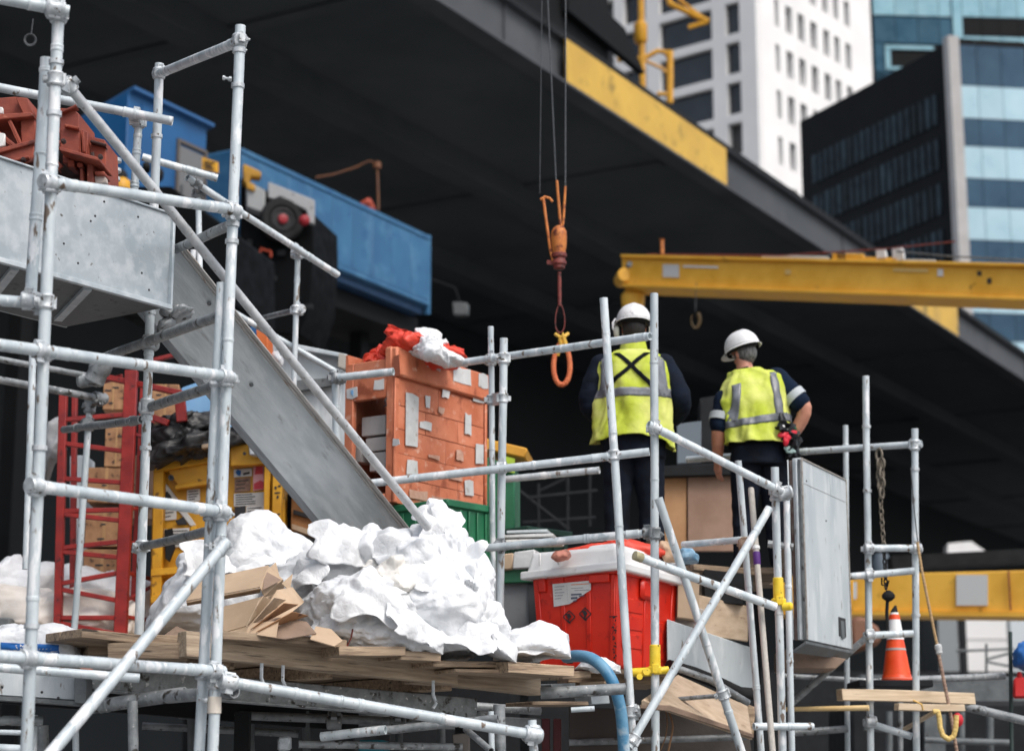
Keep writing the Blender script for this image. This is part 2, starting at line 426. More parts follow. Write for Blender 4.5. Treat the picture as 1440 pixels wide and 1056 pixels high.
for s, p in ((-62, 10), (175, 10)):
    b = bo(s, p, 0)
    m = MB(); m.lathe(V((b.x, b.y, 0)), Z, [(0, 1.0), (b.z - 2, 1.0), (b.z - 0.6, 1.6)], n=24); m.build('pier', CONC_DARK, bridge)
def s_of(px):
    return run_to(bo(0, 0, FH * 0.5), E, px)
for a, b, z0, z1 in ((793, 1021, 0.10, FH - 0.12), (1266, 1349, 0.07, FH - 0.06)):
    m = MB(); bbox(m, s_of(a - 12), s_of(b - 13), -0.40, -0.33, z0, z1)
    o = m.build('beam_guard', PALE_YEL, bridge, bevel=0.02)
    o['label'] = 'long weathered yellow guard on the girder' if a < 1000 else 'short yellow guard on the girder'
# kerb strip along the edge
m = MB(); bbox(m, -90, 210, -0.34, -0.304, FH - 0.03, FH + 0.11); m.build('kerb_edge', DARK_STEEL, bridge)

# black site hut on the overpass edge
hut = thing('site_hut', bo(s_of(800), 1.5, FH + 0.35), 'black site hut standing on the edge of the overpass behind the hoist cables', 'site hut')
m = MB(); bbox(m, s_of(640), s_of(868), 0.3, 5.0, FH + 0.1, FH + 6.5); m.build('hut_wall', BLACK_CLAD, hut)
m = MB(); bbox(m, s_of(815), s_of(842), 0.2, 0.3, FH + 2.1, FH + 4.2); m.build('window', mat('hut_glass', (0.12, 0.14, 0.15), rough=0.2, bump=0), hut)
m = MB(); m.prism([bo(s_of(800), 0.0, FH + 2.4), bo(s_of(800), 0.0, FH + 1.2), bo(s_of(908), 0.0, FH + 0.9), bo(s_of(880), 0.0, FH + 2.0)], PN * 0.25); m.build('tarp_flap', BLACK_CLAD, hut)

# yellow davit hoist on the overpass edge
dv = thing('davit_hoist', bo(s_of(903), 0.6, FH + 0.35), 'yellow davit hoist standing on the overpass edge in front of the white tower', 'hoist')
q = lambda px, py: at(px, py, 62.5)
m = MB(); m.path([q(904, 150), q(903, 90), q(901, -6)], 0.11, 8); m.build('mast', YELLOW, dv)
m = MB(); m.lathe(q(901, 62), Z, [(0, 0.16), (0.1, 0.24), (0.7, 0.24), (0.8, 0.14)], n=10); m.build('motor_housing', YELLOW, dv)
m = MB(); m.path([q(868, 85), q(885, 82), q(903, 84), q(925, 72), q(936, 74), q(942, 84)], 0.09, 8); m.build('arm', YELLOW, dv)
m = MB(); m.path([q(942, 72), q(942, 146)], 0.12, 8); m.path([q(924, 132), q(944, 134)], 0.08, 8); m.build('side_frame', YELLOW, dv)
m = MB(); m.path([q(903, 84), q(930, 96), q(941, 106)], 0.06, 8); m.build('strut', YELLOW, dv)
jb = thing('crane_jib', q(965, 0), 'slim yellow crane jib tip entering from above in front of the white tower', 'crane jib')
m = MB(); m.path([q(925, -60), q(942, 6), q(996, 31)], 0.11, 6); m.path([q(950, -60), q(955, 0), q(996, 31)], 0.06, 6); m.path([q(996, 31), q(968, 39)], 0.08, 6)
m.build('boom', YELLOW, jb)

# ---- white tower
def facade(root, C, d, cols, rows, smax, depth, wmat, zlo, zhi, s0=0.0, nrm=None):
    """piers and spandrels round real openings; cols=[(s0,s1)], rows=[(z0,z1)]"""
    cols = sorted(cols); rows = sorted(rows)
    m = MB()
    n = -nrm * depth      # into the building
    def sl(sa, sb, za, zb, back=1.0):
        m.box(V((C.x, C.y, za)) + d * sa, d * (sb - sa), n * back, Z * (zb - za))
    edges = [s0] + [e for c in cols for e in c] + [smax]
    for i in range(0, len(edges), 2):
        if edges[i + 1] - edges[i] > 1e-3: sl(edges[i], edges[i + 1], zlo, zhi)
    for a, b in cols:
        zs = [zlo] + [e for r in rows for e in r] + [zhi]
        for i in range(0, len(zs), 2):
            sl(a + 0.001, b - 0.001, zs[i], zs[i + 1], 0.85)
    m.build('facade_wall', wmat, root)
    return n
def windows(root, C, d, cols, rows, n, gmat, reflections=0.0):
    cache = {}
    for a, b in cols:
        for z0, z1 in rows:
            key = (round(b - a, 2), round(z1 - z0, 2))
            o = V((C.x, C.y, z0)) + d * a + n * 0.8
            M_ = frame(o, d)
            w, h = b - a, z1 - z0
            if key not in cache:
                t = 0.13
                fm = MB()
                fm.bx(0, w, -0.05, 0.1, 0, t); fm.bx(0, w, -0.05, 0.1, h - t, h)
                fm.bx(0, t, -0.05, 0.1, t, h - t); fm.bx(w - t, w, -0.05, 0.1, t, h - t)
                f = fm.build('window', DARK_STEEL, root, M=M_, local=True)
                p = MB(); p.bx(t, w - t, 0.0, 0.05, t, h - t)
                p.build('pane', gmat, f, M=M_, local=True)
                cache[key] = f
            else:
                f = dup(cache[key], WM[root.name].inverted() @ M_, root)
            if R.random() < reflections:
                bh = h * R.uniform(0.2, 0.4)
                p = MB(); p.bx(t, w - t, -0.03, -0.005, t, bh)
                p.build('reflection_strip', PANE_REFLECTION, f, M=M_, local=True)  # painted reflection along the bottom of the pane
TC = at(1066, 150, 240.0); TC = V((TC.x, TC.y, 0))
tower = thing('white_tower', TC, 'tall white office tower with rows of dark windows at the top', 'tower block')
dL, dR = azv(-52), azv(38)
nL, nR = -dR, -dL
def s_px(C, d, px, py):
    Q = V((C.x, C.y, at(px, py, C.y).z)); return run_to(Q, d, px)
def z_px(C, d, px, py):
    s = s_px(C, d, px, py); Q = V((C.x, C.y, 40)) + d * s
    return 40 + rise_to(Q, py)
colsL = [tuple(sorted((s_px(TC, dL, a, 80), s_px(TC, dL, b, 80)))) for a, b in ((1021, 1041), (928, 1002), (878, 909), (835, 864), (760, 824))]
za, zb = z_px(TC, dL, 965, 72), z_px(TC, dL, 965, 17)
hf = zb - za
rowsL = [(za + k * hf + 0.61, za + (k + 1) * hf - 0.61) for k in range(-6, 9)]
ZTOP = za + 9.3 * hf
colsR = [tuple(sorted((s_px(TC, dR, x - w / 2, 130), s_px(TC, dR, x + w / 2, 130)))) for x, w in ((1096, 6), (1113.5, 9.5), (1131, 9.5), (1149, 9.5), (1167, 9), (1182, 8), (1198, 8))]
zt = z_px(TC, dR, 1113, 74); zt2 = z_px(TC, dR, 1113, 12); zs = z_px(TC, dR, 1113, 112)
hr = zt2 - zt
rowsR = [(zs + k * hr, zt + k * hr) for k in range(-6, 6)]
SR = s_px(TC, dR, 1232, 130)
zlo = min(rowsL[0][0], rowsR[0][0]) - 2.0
nn = facade(tower, TC, dL, colsL, rowsL, s_px(TC, dL, 740, 80), 1.1, TOWER_WHITE, zlo, ZTOP, s0=0.0, nrm=nL)
windows(tower, TC, dL, [c for c in colsL if c[0] < 21], rowsL[4:], nn, GLASS_DARK, 0.2)
TC2 = TC + dR * 1.11
nn = facade(tower, TC, dR, colsR, rowsR, SR, 1.1, TOWER_WHITE, zlo, ZTOP, s0=1.11, nrm=nR)
windows(tower, TC, dR, colsR, rowsR[3:], nn, GLASS_DARK, 0.45)
m = MB()
m.box(V((TC.x, TC.y, 0)) + dL * 1.15 + dR * 1.15, dL * (s_px(TC, dL, 740, 80) - 1.2), dR * (SR - 1.3), Z * (ZTOP - 0.2))
m.build('tower_core', mat('tower_core', (0.05, 0.05, 0.05), bump=0), tower)
m = MB(); m.box(V((TC.x, TC.y, 0)) + dL * 0.05 + dR * 0.05, dL * (s_px(TC, dL, 740, 80) - 0.1), dR * (SR - 0.1), Z * (zlo - 0.01)); m.build('podium', TOWER_WHITE, tower)

# ---- black and blue banded office block
KC = at(1342, 200, 185.0); KC = V((KC.x, KC.y, 0))
off = thing('office_block', KC, 'office block with a black side, a pale corner pillar and blue banded glass', 'office block')
kl, kr = azv(-26), azv(82)
sL = s_px(KC, kl, 1128, 200)
zc = z_px(KC, kl, 1335, 58)
m = MB(); m.box(KC + kr * 0.1, kl * sL, kr * 8.6, Z * (zc - 0.05)); m.build('black_wall', BLACK_CLAD, off)
m = MB(); pc = KC - kl * 0.7 - kr * 0.56
m.box(pc, kr * 1.16, kl * 0.95, Z * (zc + 0.35)); m.build('corner_pillar', PALE_CONC, off, bevel=0.05)
# panes on the black side
pane_src = None
nK = V((-kl.y, kl.x, 0)); nK = nK if nK.y < 0 else -nK
zA, zB = z_px(KC, kl, 1320, 175), z_px(KC, kl, 1320, 131)
pit = z_px(KC, kl, 1320, 131) - z_px(KC, kl, 1320, 195)
sa, sb = s_px(KC, kl, 1322, 200), s_px(KC, kl, 1143, 200)
npn = 20
wp = (sb - sa) / npn
for k in range(-5, 1):
    for i in range(npn):
        M_ = frame(V((KC.x, KC.y, zA + k * pit)) + kl * (sa + i * wp) + nK * -0.0, kl)
        if pane_src is None:
            p = MB(); p.bx(wp * 0.2, wp * 0.8, -0.07, 0.07, 0, zB - zA)
            pane_src = p.build('pane', PANE_BLUE, off, M=M_, local=True)
        else: dup(pane_src, WM[off.name].inverted() @ M_, off)
# bands on the blue side
bands = [(57, 66, 0), (66, 123, 1), (123, 169, 2), (169, 208, 1), (208, 253, 2), (253, 293, 1), (293, 339, 2), (339, 380, 1), (380, 441, 2), (441, 480, 1), (480, 524, 2), (524, 566, 1), (566, 610, 2)]
nB = V((kr.y, -kr.x, 0)); nB = nB if nB.y < 0 else -nB
xs = [1351, 1384, 1419, 1454]
for a, b, kind in bands:
    z1, z0 = z_px(KC, kr, 1395, a), z_px(KC, kr, 1395, b)
    src = None
    for x0, x1 in zip(xs, xs[1:]):
        s0_, s1_ = s_px(KC, kr, x0, 300), s_px(KC, kr, x1, 300)
        p = MB()
        p.box(V((KC.x, KC.y, z0 + 0.04)) + kr * (s0_ + 0.03) + nB * 0.05, kr * (s1_ - s0_ - 0.06), nB * (0.12 if kind == 2 else 0.06), Z * (z1 - z0 - 0.08))
        p.build('glass_panel', (BLACK_CLAD, BAND_DARK, BAND_LIGHT)[kind], off)
# ---- teal glass tower behind
GC = at(1228, 60, 300.0); GC = V((GC.x, GC.y, 0))
gt = thing('glass_tower', GC, 'teal glass tower rising behind the blue banded office block', 'tower block')
gr = azv(86); nG = V((gr.y, -gr.x, 0)); nG = nG if nG.y < 0 else -nG
ztg = z_px(GC, gr, 1300, -60)
m = MB(); m.box(GC, gr * s_px(GC, gr, 1462, 60), -nG * 20, Z * ztg); m.build('tower_core', BLACK_CLAD, gt)
def gpanel(x0, x1, y0, y1, mt, dep=0.15, nme='glass_panel'):
    z1, z0 = z_px(GC, gr, 1300, y0), z_px(GC, gr, 1300, y1)
    s0_, s1_ = s_px(GC, gr, x0, 60), s_px(GC, gr, x1, 60)
    p = MB(); p.box(V((GC.x, GC.y, z0 + 0.05)) + gr * (s0_ + 0.05) + nG * 0.02, gr * (s1_ - s0_ - 0.1), nG * dep, Z * (z1 - z0 - 0.1))
    p.build(nme, mt, gt)
for x0, x1 in ((1229, 1260), (1260, 1291), (1291, 1322), (1322, 1340)):
    gpanel(x0, x1, -50, 24, TEAL); gpanel(x0, x1, 26, 63, TEAL_DARK)
    if x0 in (1229,): gpanel(x0, x1 - 17, 63, 130, TEAL_DARK)
gpanel(1243, 1312, 66, 72, TEAL, 0.4); gpanel(1243, 1251, 72, 96, TEAL, 0.4); gpanel(1251, 1312, 72, 96, BLACK_CLAD, 0.1); gpanel(1243, 1312, 96, 101, TEAL, 0.4); gpanel(1229, 1340, 102, 200, TEAL_DARK)
gpanel(1340, 1354, -50, 60, TEAL, 0.5, 'pillar')
for x0, x1 in ((1355, 1381), (1381, 1407), (1407, 1433), (1433, 1459)):
    gpanel(x0, x1, -50, 23, TEAL); gpanel(x0, x1, 25, 49, BLACK_CLAD); gpanel(x0, x1, 50, 58, TEAL)

# ---- embankment and the low white buildings seen under the overpass
eb = at(1390, 944, 74)
m = MB(); m.bx(-80, 140, 74, 130, 0, eb.z); tag(m.build('embankment', DARK_STEEL, M=Matrix.Identity(4)), kind='structure')
m = MB(); b_ = bo(-90, 19.4, 0); m.box(V((b_.x, b_.y, 0)), E * 300, PN * 0.5, Z * (B0.z + 0.2))
fw = m.build('dark_backing', mat('far_wall', (0.024, 0.028, 0.031), (0.034, 0.039, 0.042), rough=.9, scale=.12, bump=0, spec=.1)); tag(fw, 'long dark wall added to make the darkness under the overpass', 'wall')  # near-black wall added so the space under the deck looks dark
wb = at(1351, 944, 76)
cab = thing('white_building', V((wb.x + 1, wb.y, wb.z)), 'small white flat-roofed building standing in daylight beyond the lower yellow beam', 'building')
r1 = run_to(wb, azv(84), 1419); hh = rise_to(wb, 862)
m = MB(); m.box(wb, azv(84) * r1, azv(-6) * 3, Z * hh); m.build('wall', TOWER_WHITE, cab)
m = MB(); m.box(wb - azv(84) * 0.1 - azv(-6) * 0.1 + Z * hh, azv(84) * (r1 + 0.2), azv(-6) * 3.2, Z * 0.12); m.build('roof', TOWER_WHITE, cab)
m = MB(); m.box(wb + Z * hh * 0.55 - azv(-6) * 0.03, azv(84) * r1, azv(-6) * 0.02, Z * 0.04); m.build('wall_joint', PALE_CONC, cab)
m = MB(); pb = wb + azv(84) * (r1 + 0.15)
m.box(pb, azv(84) * 1.6, azv(-6) * 2, Z * hh * 0.93); 
tag(m.build('grey_annexe', mat('annexe_grey', (0.55, 0.60, 0.63), bump=0.05)), 'pale grey annexe beside the small white building', 'building')
pb = at(1322, 944, 75)
m = MB(); m.box(pb, azv(84) * run_to(pb, azv(84), 1349), azv(-6) * 2, Z * rise_to(pb, 868)); 
tag(m.build('grey_store', mat('store_grey', (0.22, 0.24, 0.25), bump=0.05)), 'grey store building against the left side of the small white building', 'building')
# ================================================================== middle distance machines
def plate(mb, P, d, s0, s1, z0, z1, n, t):
    mb.box(P + d * s0 + Z * z0, d * (s1 - s0), n * t, Z * (z1 - z0))

# ---- blue steel container high on a trestle
A29, A61 = azv(29), azv(-61)
c1 = at(603, 442, 40)
L1 = -run_to(c1 + Z * 1.0, A29, 338)
hc = rise_to(c1, 331)
cont = thing('blue_container', c1 - A29 * L1 / 2, 'long blue steel container raised under the overpass, pointing to the orange crate', 'container')
m = MB(); m.box(c1 - A29 * L1 + Z * 0.16, A29 * L1, A61 * 2.0, Z * (hc - 0.16)); m.build('shell', BLUE, cont, bevel=0.03)
m = MB(); m.box(c1 - A29 * L1 + A61 * 0.12, A29 * (L1 - 0.06), A61 * 1.7, Z * 0.155); m.build('base_rail', mat('base_blue', lin(22, 58, 92), bump=0), cont)
for k in range(9):
    s = L1 * (k + 0.5) / 9
    m = MB(); plate(m, c1 - A29 * s, A29, -0.55 * L1 / 10, 0.55 * L1 / 10, 0.30, hc - 0.14, -A61, 0.012); m.build('side_panel', BLUE, cont, bevel=0.006)
for z in (0.18, hc - 0.12):
    m = MB(); plate(m, c1 - A29 * L1, A29, 0, L1, z, z + 0.1, -A61, 0.03); m.build('edge_rail', BLUE, cont, bevel=0.01)
m = MB(); m.box(c1 - A29 * 0.05 - A61 * 0.02 + Z * 0.0, A29 * 0.08, A61 * 0.1, Z * hc); m.build('corner_post', BLUE, cont)
tr = thing('steel_trestle', V((c1.x - 2, c1.y, 0)), 'dark steel trestle carrying the blue container and the truck', 'trestle')
m = MB(); m.box(c1 - A29 * (L1 + 10) + Z * -0.42 + A61 * 0.4, A29 * (L1 + 10.2), A61 * 1.6, Z * 0.4); m.build('bearer', BLACK_CLAD, tr)
for s in (0.8, 6, 11, L1 + 8):
    p = c1 - A29 * s + A61 * 1.2
    m = MB(); m.box(V((p.x, p.y, 0)), A29 * 0.3, A61 * 0.3, Z * (p.z - 0.43)); m.build('column', BLACK_CLAD, tr)
# orange rag on the container and rust-red davit rod
def blob(poly_px, d, depth, amp, seed, sub=5, freq=9.0, cx=None, cy=None, tilt=0.0):
    """closed crumpled body of real depth whose front outline follows measured points"""
    xs_ = [p[0] for p in poly_px]; ys_ = [p[1] for p in poly_px]
    cx = cx if cx is not None else (min(xs_) + max(xs_)) / 2
    cy = cy if cy is not None else (min(ys_) + max(ys_)) / 2
    C0 = at(cx, cy, d)
    k = d / F_PX
    pol = [((x - cx) * k, -(y - cy) * k) for x, y in poly_px]
    def rad(th):
        dx, dz = math.cos(th), math.sin(th); best = 1e-3
        for (x0, z0), (x1, z1) in zip(pol, pol[1:] + pol[:1]):
            ex, ez = x1 - x0, z1 - z0
            den = dx * ez - dz * ex
            if abs(den) < 1e-9: continue
            t = (x0 * ez - z0 * ex) / den
            u = (x0 * dz - z0 * dx) / den
            if t > 0 and -1e-6 <= u <= 1 + 1e-6: best = max(best, t)
        return best
    tab = [rad(2 * math.pi * i / 720) for i in range(720)]
    rr = random.Random(seed)
    waves = []
    for o in range(6 if sub > 4 else 4):
        for j in range(5):
            n = V((rr.gauss(0, 1), rr.gauss(0, 1), rr.gauss(0, 1))).normalized()
            waves.append((np.array(n), freq * (1.8 ** o) * rr.uniform(0.8, 1.25), rr.uniform(0, 10), amp * (0.54 ** o) * (1.25 if o == 0 else 1) * rr.uniform(0.5, 1.0)))
    bm = bmesh.new(); bmesh.ops.create_icosphere(bm, subdivisions=sub, radius=1.0)
    off = V((rr.uniform(0, 50), rr.uniform(0, 50), rr.uniform(0, 50)))
    ps, ws, nd = [], [], []
    for vtx in bm.verts:
        x, y, z = vtx.co
        th = math.atan2(z, x) % (2 * math.pi)
        f = th / (2 * math.pi) * 720; i = int(f) % 720; fr = f - int(f)
        r = tab[i] * (1 - fr) + tab[(i + 1) % 720] * fr
        c = math.hypot(x, z)
        cc = c ** 0.72
        p = V((math.cos(th) * r * cc, (1 if y > 0 else -1) * abs(y) ** 0.8 * depth, math.sin(th) * r * cc))
        if p.z < 0: p.y *= 1.0 + 0.35 * min(1, -p.z / 0.2)
        w = p + noise.noise_vector(p * 4.0 + off) * 0.10 + noise.noise_vector(p * 13.0 + off) * 0.025
        ps.append(p); ws.append(w); nd.append(V((x, y * 1.2, z)).normalized())
    ps, ws, nd = np.array(ps), np.array(ws), np.array(nd)
    dsp = np.zeros(len(ps))
    for n, fq, ph, am in waves:
        t = np.mod(ws @ n * fq + ph, 2.0)
        dsp += am * (np.where(t < 1, t, 2 - t) - 0.5)
    out = [C0 + V(q_) for q_ in ps + nd * dsp[:, None]]
    fs = [tuple(v.index for v in f.verts) for f in bm.faces]
    bm.free()
    mb = MB(); mb.add(out, fs)
    return mb
tag(blob([(503, 292), (508, 284), (519, 282), (528, 294), (526, 300), (506, 298)], 39.5, 0.15, 0.04, 3, 3, 6).build('tarp_bundle', mat('tarp_red', lin(170, 70, 48), bump=0.2), sharp=180),
    'small red tarp bundle lying on top of the blue container', 'tarp')
m = MB(); q = lambda x, y: at(x, y, 38.5)
m.path([q(532, 296), q(531, 250), q(530, 230), q(519, 227), q(500, 236), q(468, 246), q(444, 250)], 0.026, 8)
m.lathe(q(530, 238), Z, [(0, 0.05), (0.02, 0.09), (0.14, 0.09), (0.16, 0.05)], n=8)
tag(m.build('davit_rod', mat('dull_rust', lin(92, 54, 30), lin(120, 72, 38), bump=.2)), 'thin rusty bent davit rod rising above the blue container', 'davit')

# ---- truck standing beside the container: grey fender, spare wheel, lamps
tk = thing('truck', at(385, 450, 32), 'dark truck rear with grey fender and spare wheel beside the blue container', 'truck')
p0 = at(330, 470, 32.0)
q = lambda x, y, d=31.6: at(x, y, d)
m = MB()
m.prism([q(338, 250), q(440, 300), q(441, 352), q(436, 420), q(420, 470), q(345, 468), q(336, 380)], V((0.3, 1.4, 0))); m.build('body', mat('truck_black', (0.004, 0.0045, 0.005), bump=.2, spec=.05), tk, bevel=0.02)
m = MB()
m.prism([q(377, 258, 31.5), q(442, 284, 31.5), q(442, 318, 31.5), q(434, 316, 31.5), q(430, 298, 31.5), q(393, 279, 31.5), q(384, 283, 31.5), q(376, 280, 31.5)], V((0.02, -0.10, 0))); m.build('fender', mat('fender_grey', (0.34, 0.345, 0.35), bump=0.2, spots=((0.12, 0.12, 0.12), 8, 0.6, 0.1)), tk, bevel=0.015)
wc = q(396, 310, 31.40); wd = V((0.35, -0.93, 0)).normalized()
m = MB(); m.lathe(wc, wd, [(-0.1, 0.22), (-0.1, 0.34), (-0.06, 0.38), (0.06, 0.38), (0.1, 0.34), (0.1, 0.25), (0.06, 0.22), (0.04, 0.05)], n=30, caps=True); wheel = m.build('spare_wheel', RUBBER, tk)
m = MB(); m.lathe(wc, wd, [(0.045, 0.20), (0.055, 0.21), (0.09, 0.21), (0.095, 0.18), (0.07, 0.16), (0.07, 0.04)], n=30); m.build('rim', mat('rim_grey', (0.025, 0.025, 0.027), bump=0, spec=.2), wheel)
m = MB(); m.lathe(wc, wd, [(0.07, 0.085), (0.12, 0.08), (0.13, 0.05)], n=16); m.build('hub_cap', mat('lamp_red', lin(134, 12, 26), rough=0.5, bump=0), wheel)
m = MB(); m.lathe(q(428, 310, 31.2), wd, [(-0.05, 0.09), (0.04, 0.09), (0.07, 0.06), (0.08, 0.02)], n=16); m.build('tail_lamp', mat('lamp_red', (0, 0, 0)), tk)
m = MB(); m.prism([q(346, 262), q(372, 275), q(372, 308), q(346, 298)], V((0.05, -0.3, 0))); m.build('toolbox', mat('toolbox_grey', (0.30, 0.31, 0.31), bump=0.2), tk, bevel=0.02)
m = MB(); m.prism([q(341, 236), q(366, 248), q(366, 256), q(352, 254), q(350, 266), q(341, 262)], V((0.05, -0.25, 0))); m.build('lifting_bracket', mat('shaded_yellow', lin(170, 124, 34), lin(190, 142, 46), bump=.2), tk, bevel=0.02)  # yellow darkened to paint the shadow on the bracket
m = MB(); m.prism([q(350, 264), q(362, 268), q(362, 278), q(350, 274)], V((0.0, -0.36, 0))); m.build('lifting_bracket', mat('shaded_yellow', lin(170, 124, 34), lin(190, 142, 46), bump=.2), tk, bevel=0.02)
m = MB()
for a, b in (((366, 350), (381, 354)), ((366, 352), (366, 366)), ((368, 368), (382, 372)), ((381, 354), (381, 362))): m.path([q(*a, 31.4), q(*b, 31.4)], 0.02, 6)
m.build('guard_ring', mat('ring_orange', lin(170, 66, 40), bump=0), tk)
for i in range(10):
    x = R.uniform(345, 430); y = R.uniform(345, 450); pp = q(x, y, 31.55); w = R.uniform(0.05, 0.2)
    m = MB(); m.box(pp, V((w, 0, 0)), V((0, -R.uniform(0.03, 0.12), 0)), Z * R.uniform(0.04, 0.16)); m.build('engine_fitting', DARK_STEEL, tk, bevel=0.008)

# ---- blue cabin on the left with grey door
k0 = at(181, 128, 30.0)
cb = thing('blue_cabin', at(200, 290, 30), 'blue metal cabin with a grey door behind the upper left scaffold', 'cabin')
lr = run_to(k0, A29, 291); ll = run_to(k0 - Z * 0.5, A61, 96)
hb = -rise_to(k0, 330)
apex = k0
m = MB()
b0 = k0 - Z * hb
gl = k0 + A61 * ll
m.prism([b0, b0 + A61 * ll, b0 + A61 * ll + Z * (hb - 0.42), k0], A29 * lr); m.build('wall', BLUE_DEEP, cb, bevel=0.01)
m = MB(); t = V((0, 0, 0.05))
m.prism([k0 - A61 * 0.12 + Z * 0.01, k0 + A61 * (ll + 0.1) - Z * 0.44, k0 + A61 * (ll + 0.1) - Z * 0.38, k0 - A61 * 0.12 + Z * 0.07], A29 * (lr + 0.06)); m.build('roof', mat('roof_blue', lin(40, 90, 140), bump=0.05), cb)
sd0, sd1 = run_to(k0 - Z * 0.9, A29, 250), run_to(k0 - Z * 0.9, A29, 285)
m = MB(); plate(m, b0, A29, sd0, sd1, 0.1, hb - 0.55, -A61, 0.03); dr = m.build('door', mat('door_grey', (0.16, 0.165, 0.17), bump=0.05), cb, bevel=0.008)
m = MB()
for s, e in ((sd0 - 0.06, sd0 - 0.005), (sd1 + 0.005, sd1 + 0.06)): plate(m, b0, A29, s, e, 0.1, hb - 0.5, -A61, 0.045)
plate(m, b0, A29, sd0 - 0.06, sd1 + 0.06, hb - 0.5, hb - 0.44, -A61, 0.045); m.build('door_frame', mat('frame_brown', (0.10, 0.085, 0.075), bump=0), cb)
m = MB(); plate(m, b0, A29, sd0 + 0.05, sd0 + 0.1, hb * 0.45, hb * 0.45 + 0.12, -A61, 0.06); m.build('handle', GREY_STEEL, dr)
for s in (0.25, 0.62):
    m = MB(); plate(m, b0, A29, sd0 * s, sd0 * s + 0.02, 0.1, hb - 0.1, -A61, 0.02); m.build('seam', BLUE_DEEP, cb)
ys = at(284, 221, 28.5)
m = MB(); m.prism([ys, at(305, 228, 28.5), at(305, 243, 28.5), at(284, 238, 28.5)], V((0.02, 0.03, 0))); sg = m.build('sign_board', YELLOW)
tag(sg, 'small yellow warning board beside the grey door of the blue cabin', 'sign')
m = MB()
for j, (a, b) in enumerate(((287, 302), (287, 298), (288, 301))):
    m.prism([at(a, 226 + j * 4, 28.48), at(b, 228.5 + j * 4, 28.48), at(b, 230 + j * 4, 28.48), at(a, 227.5 + j * 4, 28.48)], V((0, 0.012, 0)))
m.build('print_lines', INK, sg)
# black clutter under the cabin
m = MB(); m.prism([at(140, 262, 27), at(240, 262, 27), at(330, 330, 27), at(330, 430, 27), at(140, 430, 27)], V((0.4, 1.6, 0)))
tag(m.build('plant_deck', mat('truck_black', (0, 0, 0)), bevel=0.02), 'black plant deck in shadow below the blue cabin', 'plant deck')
for x, y, s in ((170, 250, 9), (222, 246, 8), (206, 236, 6)):
    pp = at(x, y, 26.5)
    m = MB(); m.lathe(pp, V((0.2, -1, 0)), [(-0.1, s / 95), (0.1, s / 95), (0.12, s / 140), (0.14, s / 240)], n=16)
    tag(m.build('cable_reel', RUBBER), {170: 'black reel on the plant deck left of the cabin', 222: 'black reel below the cabin door', 206: 'small black reel nearest the short knobbly post'}[x], 'reel')
m = MB(); m.lathe(at(172, 270, 20), Z, [(0, 0.06), (0.03, 0.09), (0.09, 0.09), (0.13, 0.07), (0.16, 0.03)], n=16, sq=(1.2, 1)); tag(m.build('yellow_dome', YELLOW), 'round yellow cap between the diagonal brace and the tray', 'cap')
# floodlight and brackets right of the container
fl = thing('floodlight', at(640, 440, 42), 'pale floodlight housing hanging right of the blue container', 'floodlight')
m = MB(); m.prism([at(636, 424, 42), at(657, 426, 42), at(656, 442, 42), at(637, 443, 42)], V((0.05, 0.2, 0))); m.build('housing', mat('housing_grey', (0.09, 0.098, 0.10), bump=0.05), fl, bevel=0.02)
m = MB(); m.path([at(646, 424, 42.1), at(640, 405, 42.1), at(604, 392, 42.1), at(596, 388, 42.1)], 0.02, 6); m.build('bracket', DARK_STEEL, fl)

# ---- hoist cables and hook block
D = 14.0
hk = thing('crane_hook', at(787, 385, D), 'rusty orange crane hook block hanging on thin wire cables', 'crane hook')
q = lambda x, y, d=D: at(x, y, d)
for a, b, dd in (((762.5, -40), (759, 272), 14.0), ((768.5, -40), (782, 256), 14.05), ((795.5, -40), (795, 262), 13.96)):
    pa, pb = q(*a, dd), q(*b, dd)
    pa = pb + (pa - pb) * 3.0
    m = MB(); m.path([pa, pb], 0.0055 if a[0] > 763 else 0.003, 6); m.build('cable', WIRE, hk)
for pts, r in ((((764, 279), (768, 310), (774, 352), (778, 368)), 0.011), (((783, 254), (786, 290), (789, 324)), 0.011), (((795, 262), (793, 300), (791, 326)), 0.009)):
    m = MB(); m.path([q(*p_) for p_ in pts], r, 8); m.build('link_bar', RUST_ORANGE, hk)
m = MB(); m.path([q(760, 281), q(766, 277), q(773, 279), q(777, 284)], 0.010, 8); m.build('pin', RUST_ORANGE, hk)
k = D / F_PX
prof = [(0, 4), (3, 8), (8, 11), (14, 11.5), (30, 11), (38, 9.5), (41, 9.5)]
m = MB(); m.lathe(q(786, 318), -Z, [(a * k, b * k) for a, b in prof], n=18); m.build('hook_block', RUST_ORANGE, hk)
prof = [(41.3, 10), (43, 11.5), (47, 11.5), (49, 9), (52, 9), (54, 10.5), (58, 10.5), (60, 8.5), (64, 8.5), (66, 5)]
m = MB(); m.lathe(q(786, 318), -Z, [(a * k, b * k) for a, b in prof], n=18); m.box(q(769, 366), V((0.06, 0, 0)), V((0, 0.03, 0)), Z * -0.03); m.build('swivel', RUST_DARK, hk)
m = MB(); m.path([q(786.5, 383), q(787, 430)], 0.015, 10); m.build('shank', RUST_DARK, hk)
pts = []
for i in range(25):
    w = 2 * math.pi * i / 24
    pts.append(q(787.5 + 6.5 * math.sin(w) * (1 + 0.25 * (-math.cos(w))), 448 - 20 * math.cos(w)))
m = MB(); m.path(pts, 0.005, 6, caps=False); m.build('wire_loop', RUST_DARK, hk)
sl = thing('lifting_sling', q(790, 545), 'orange rope sling loop hanging from the crane hook by a yellow knot', 'sling')
pts = []
for i in range(33):
    w = 2 * math.pi * i / 32
    pts.append(q(790 + 11.5 * math.sin(w) * (1 - 0.12 * math.cos(w)), 512 - 29 * math.cos(w)))
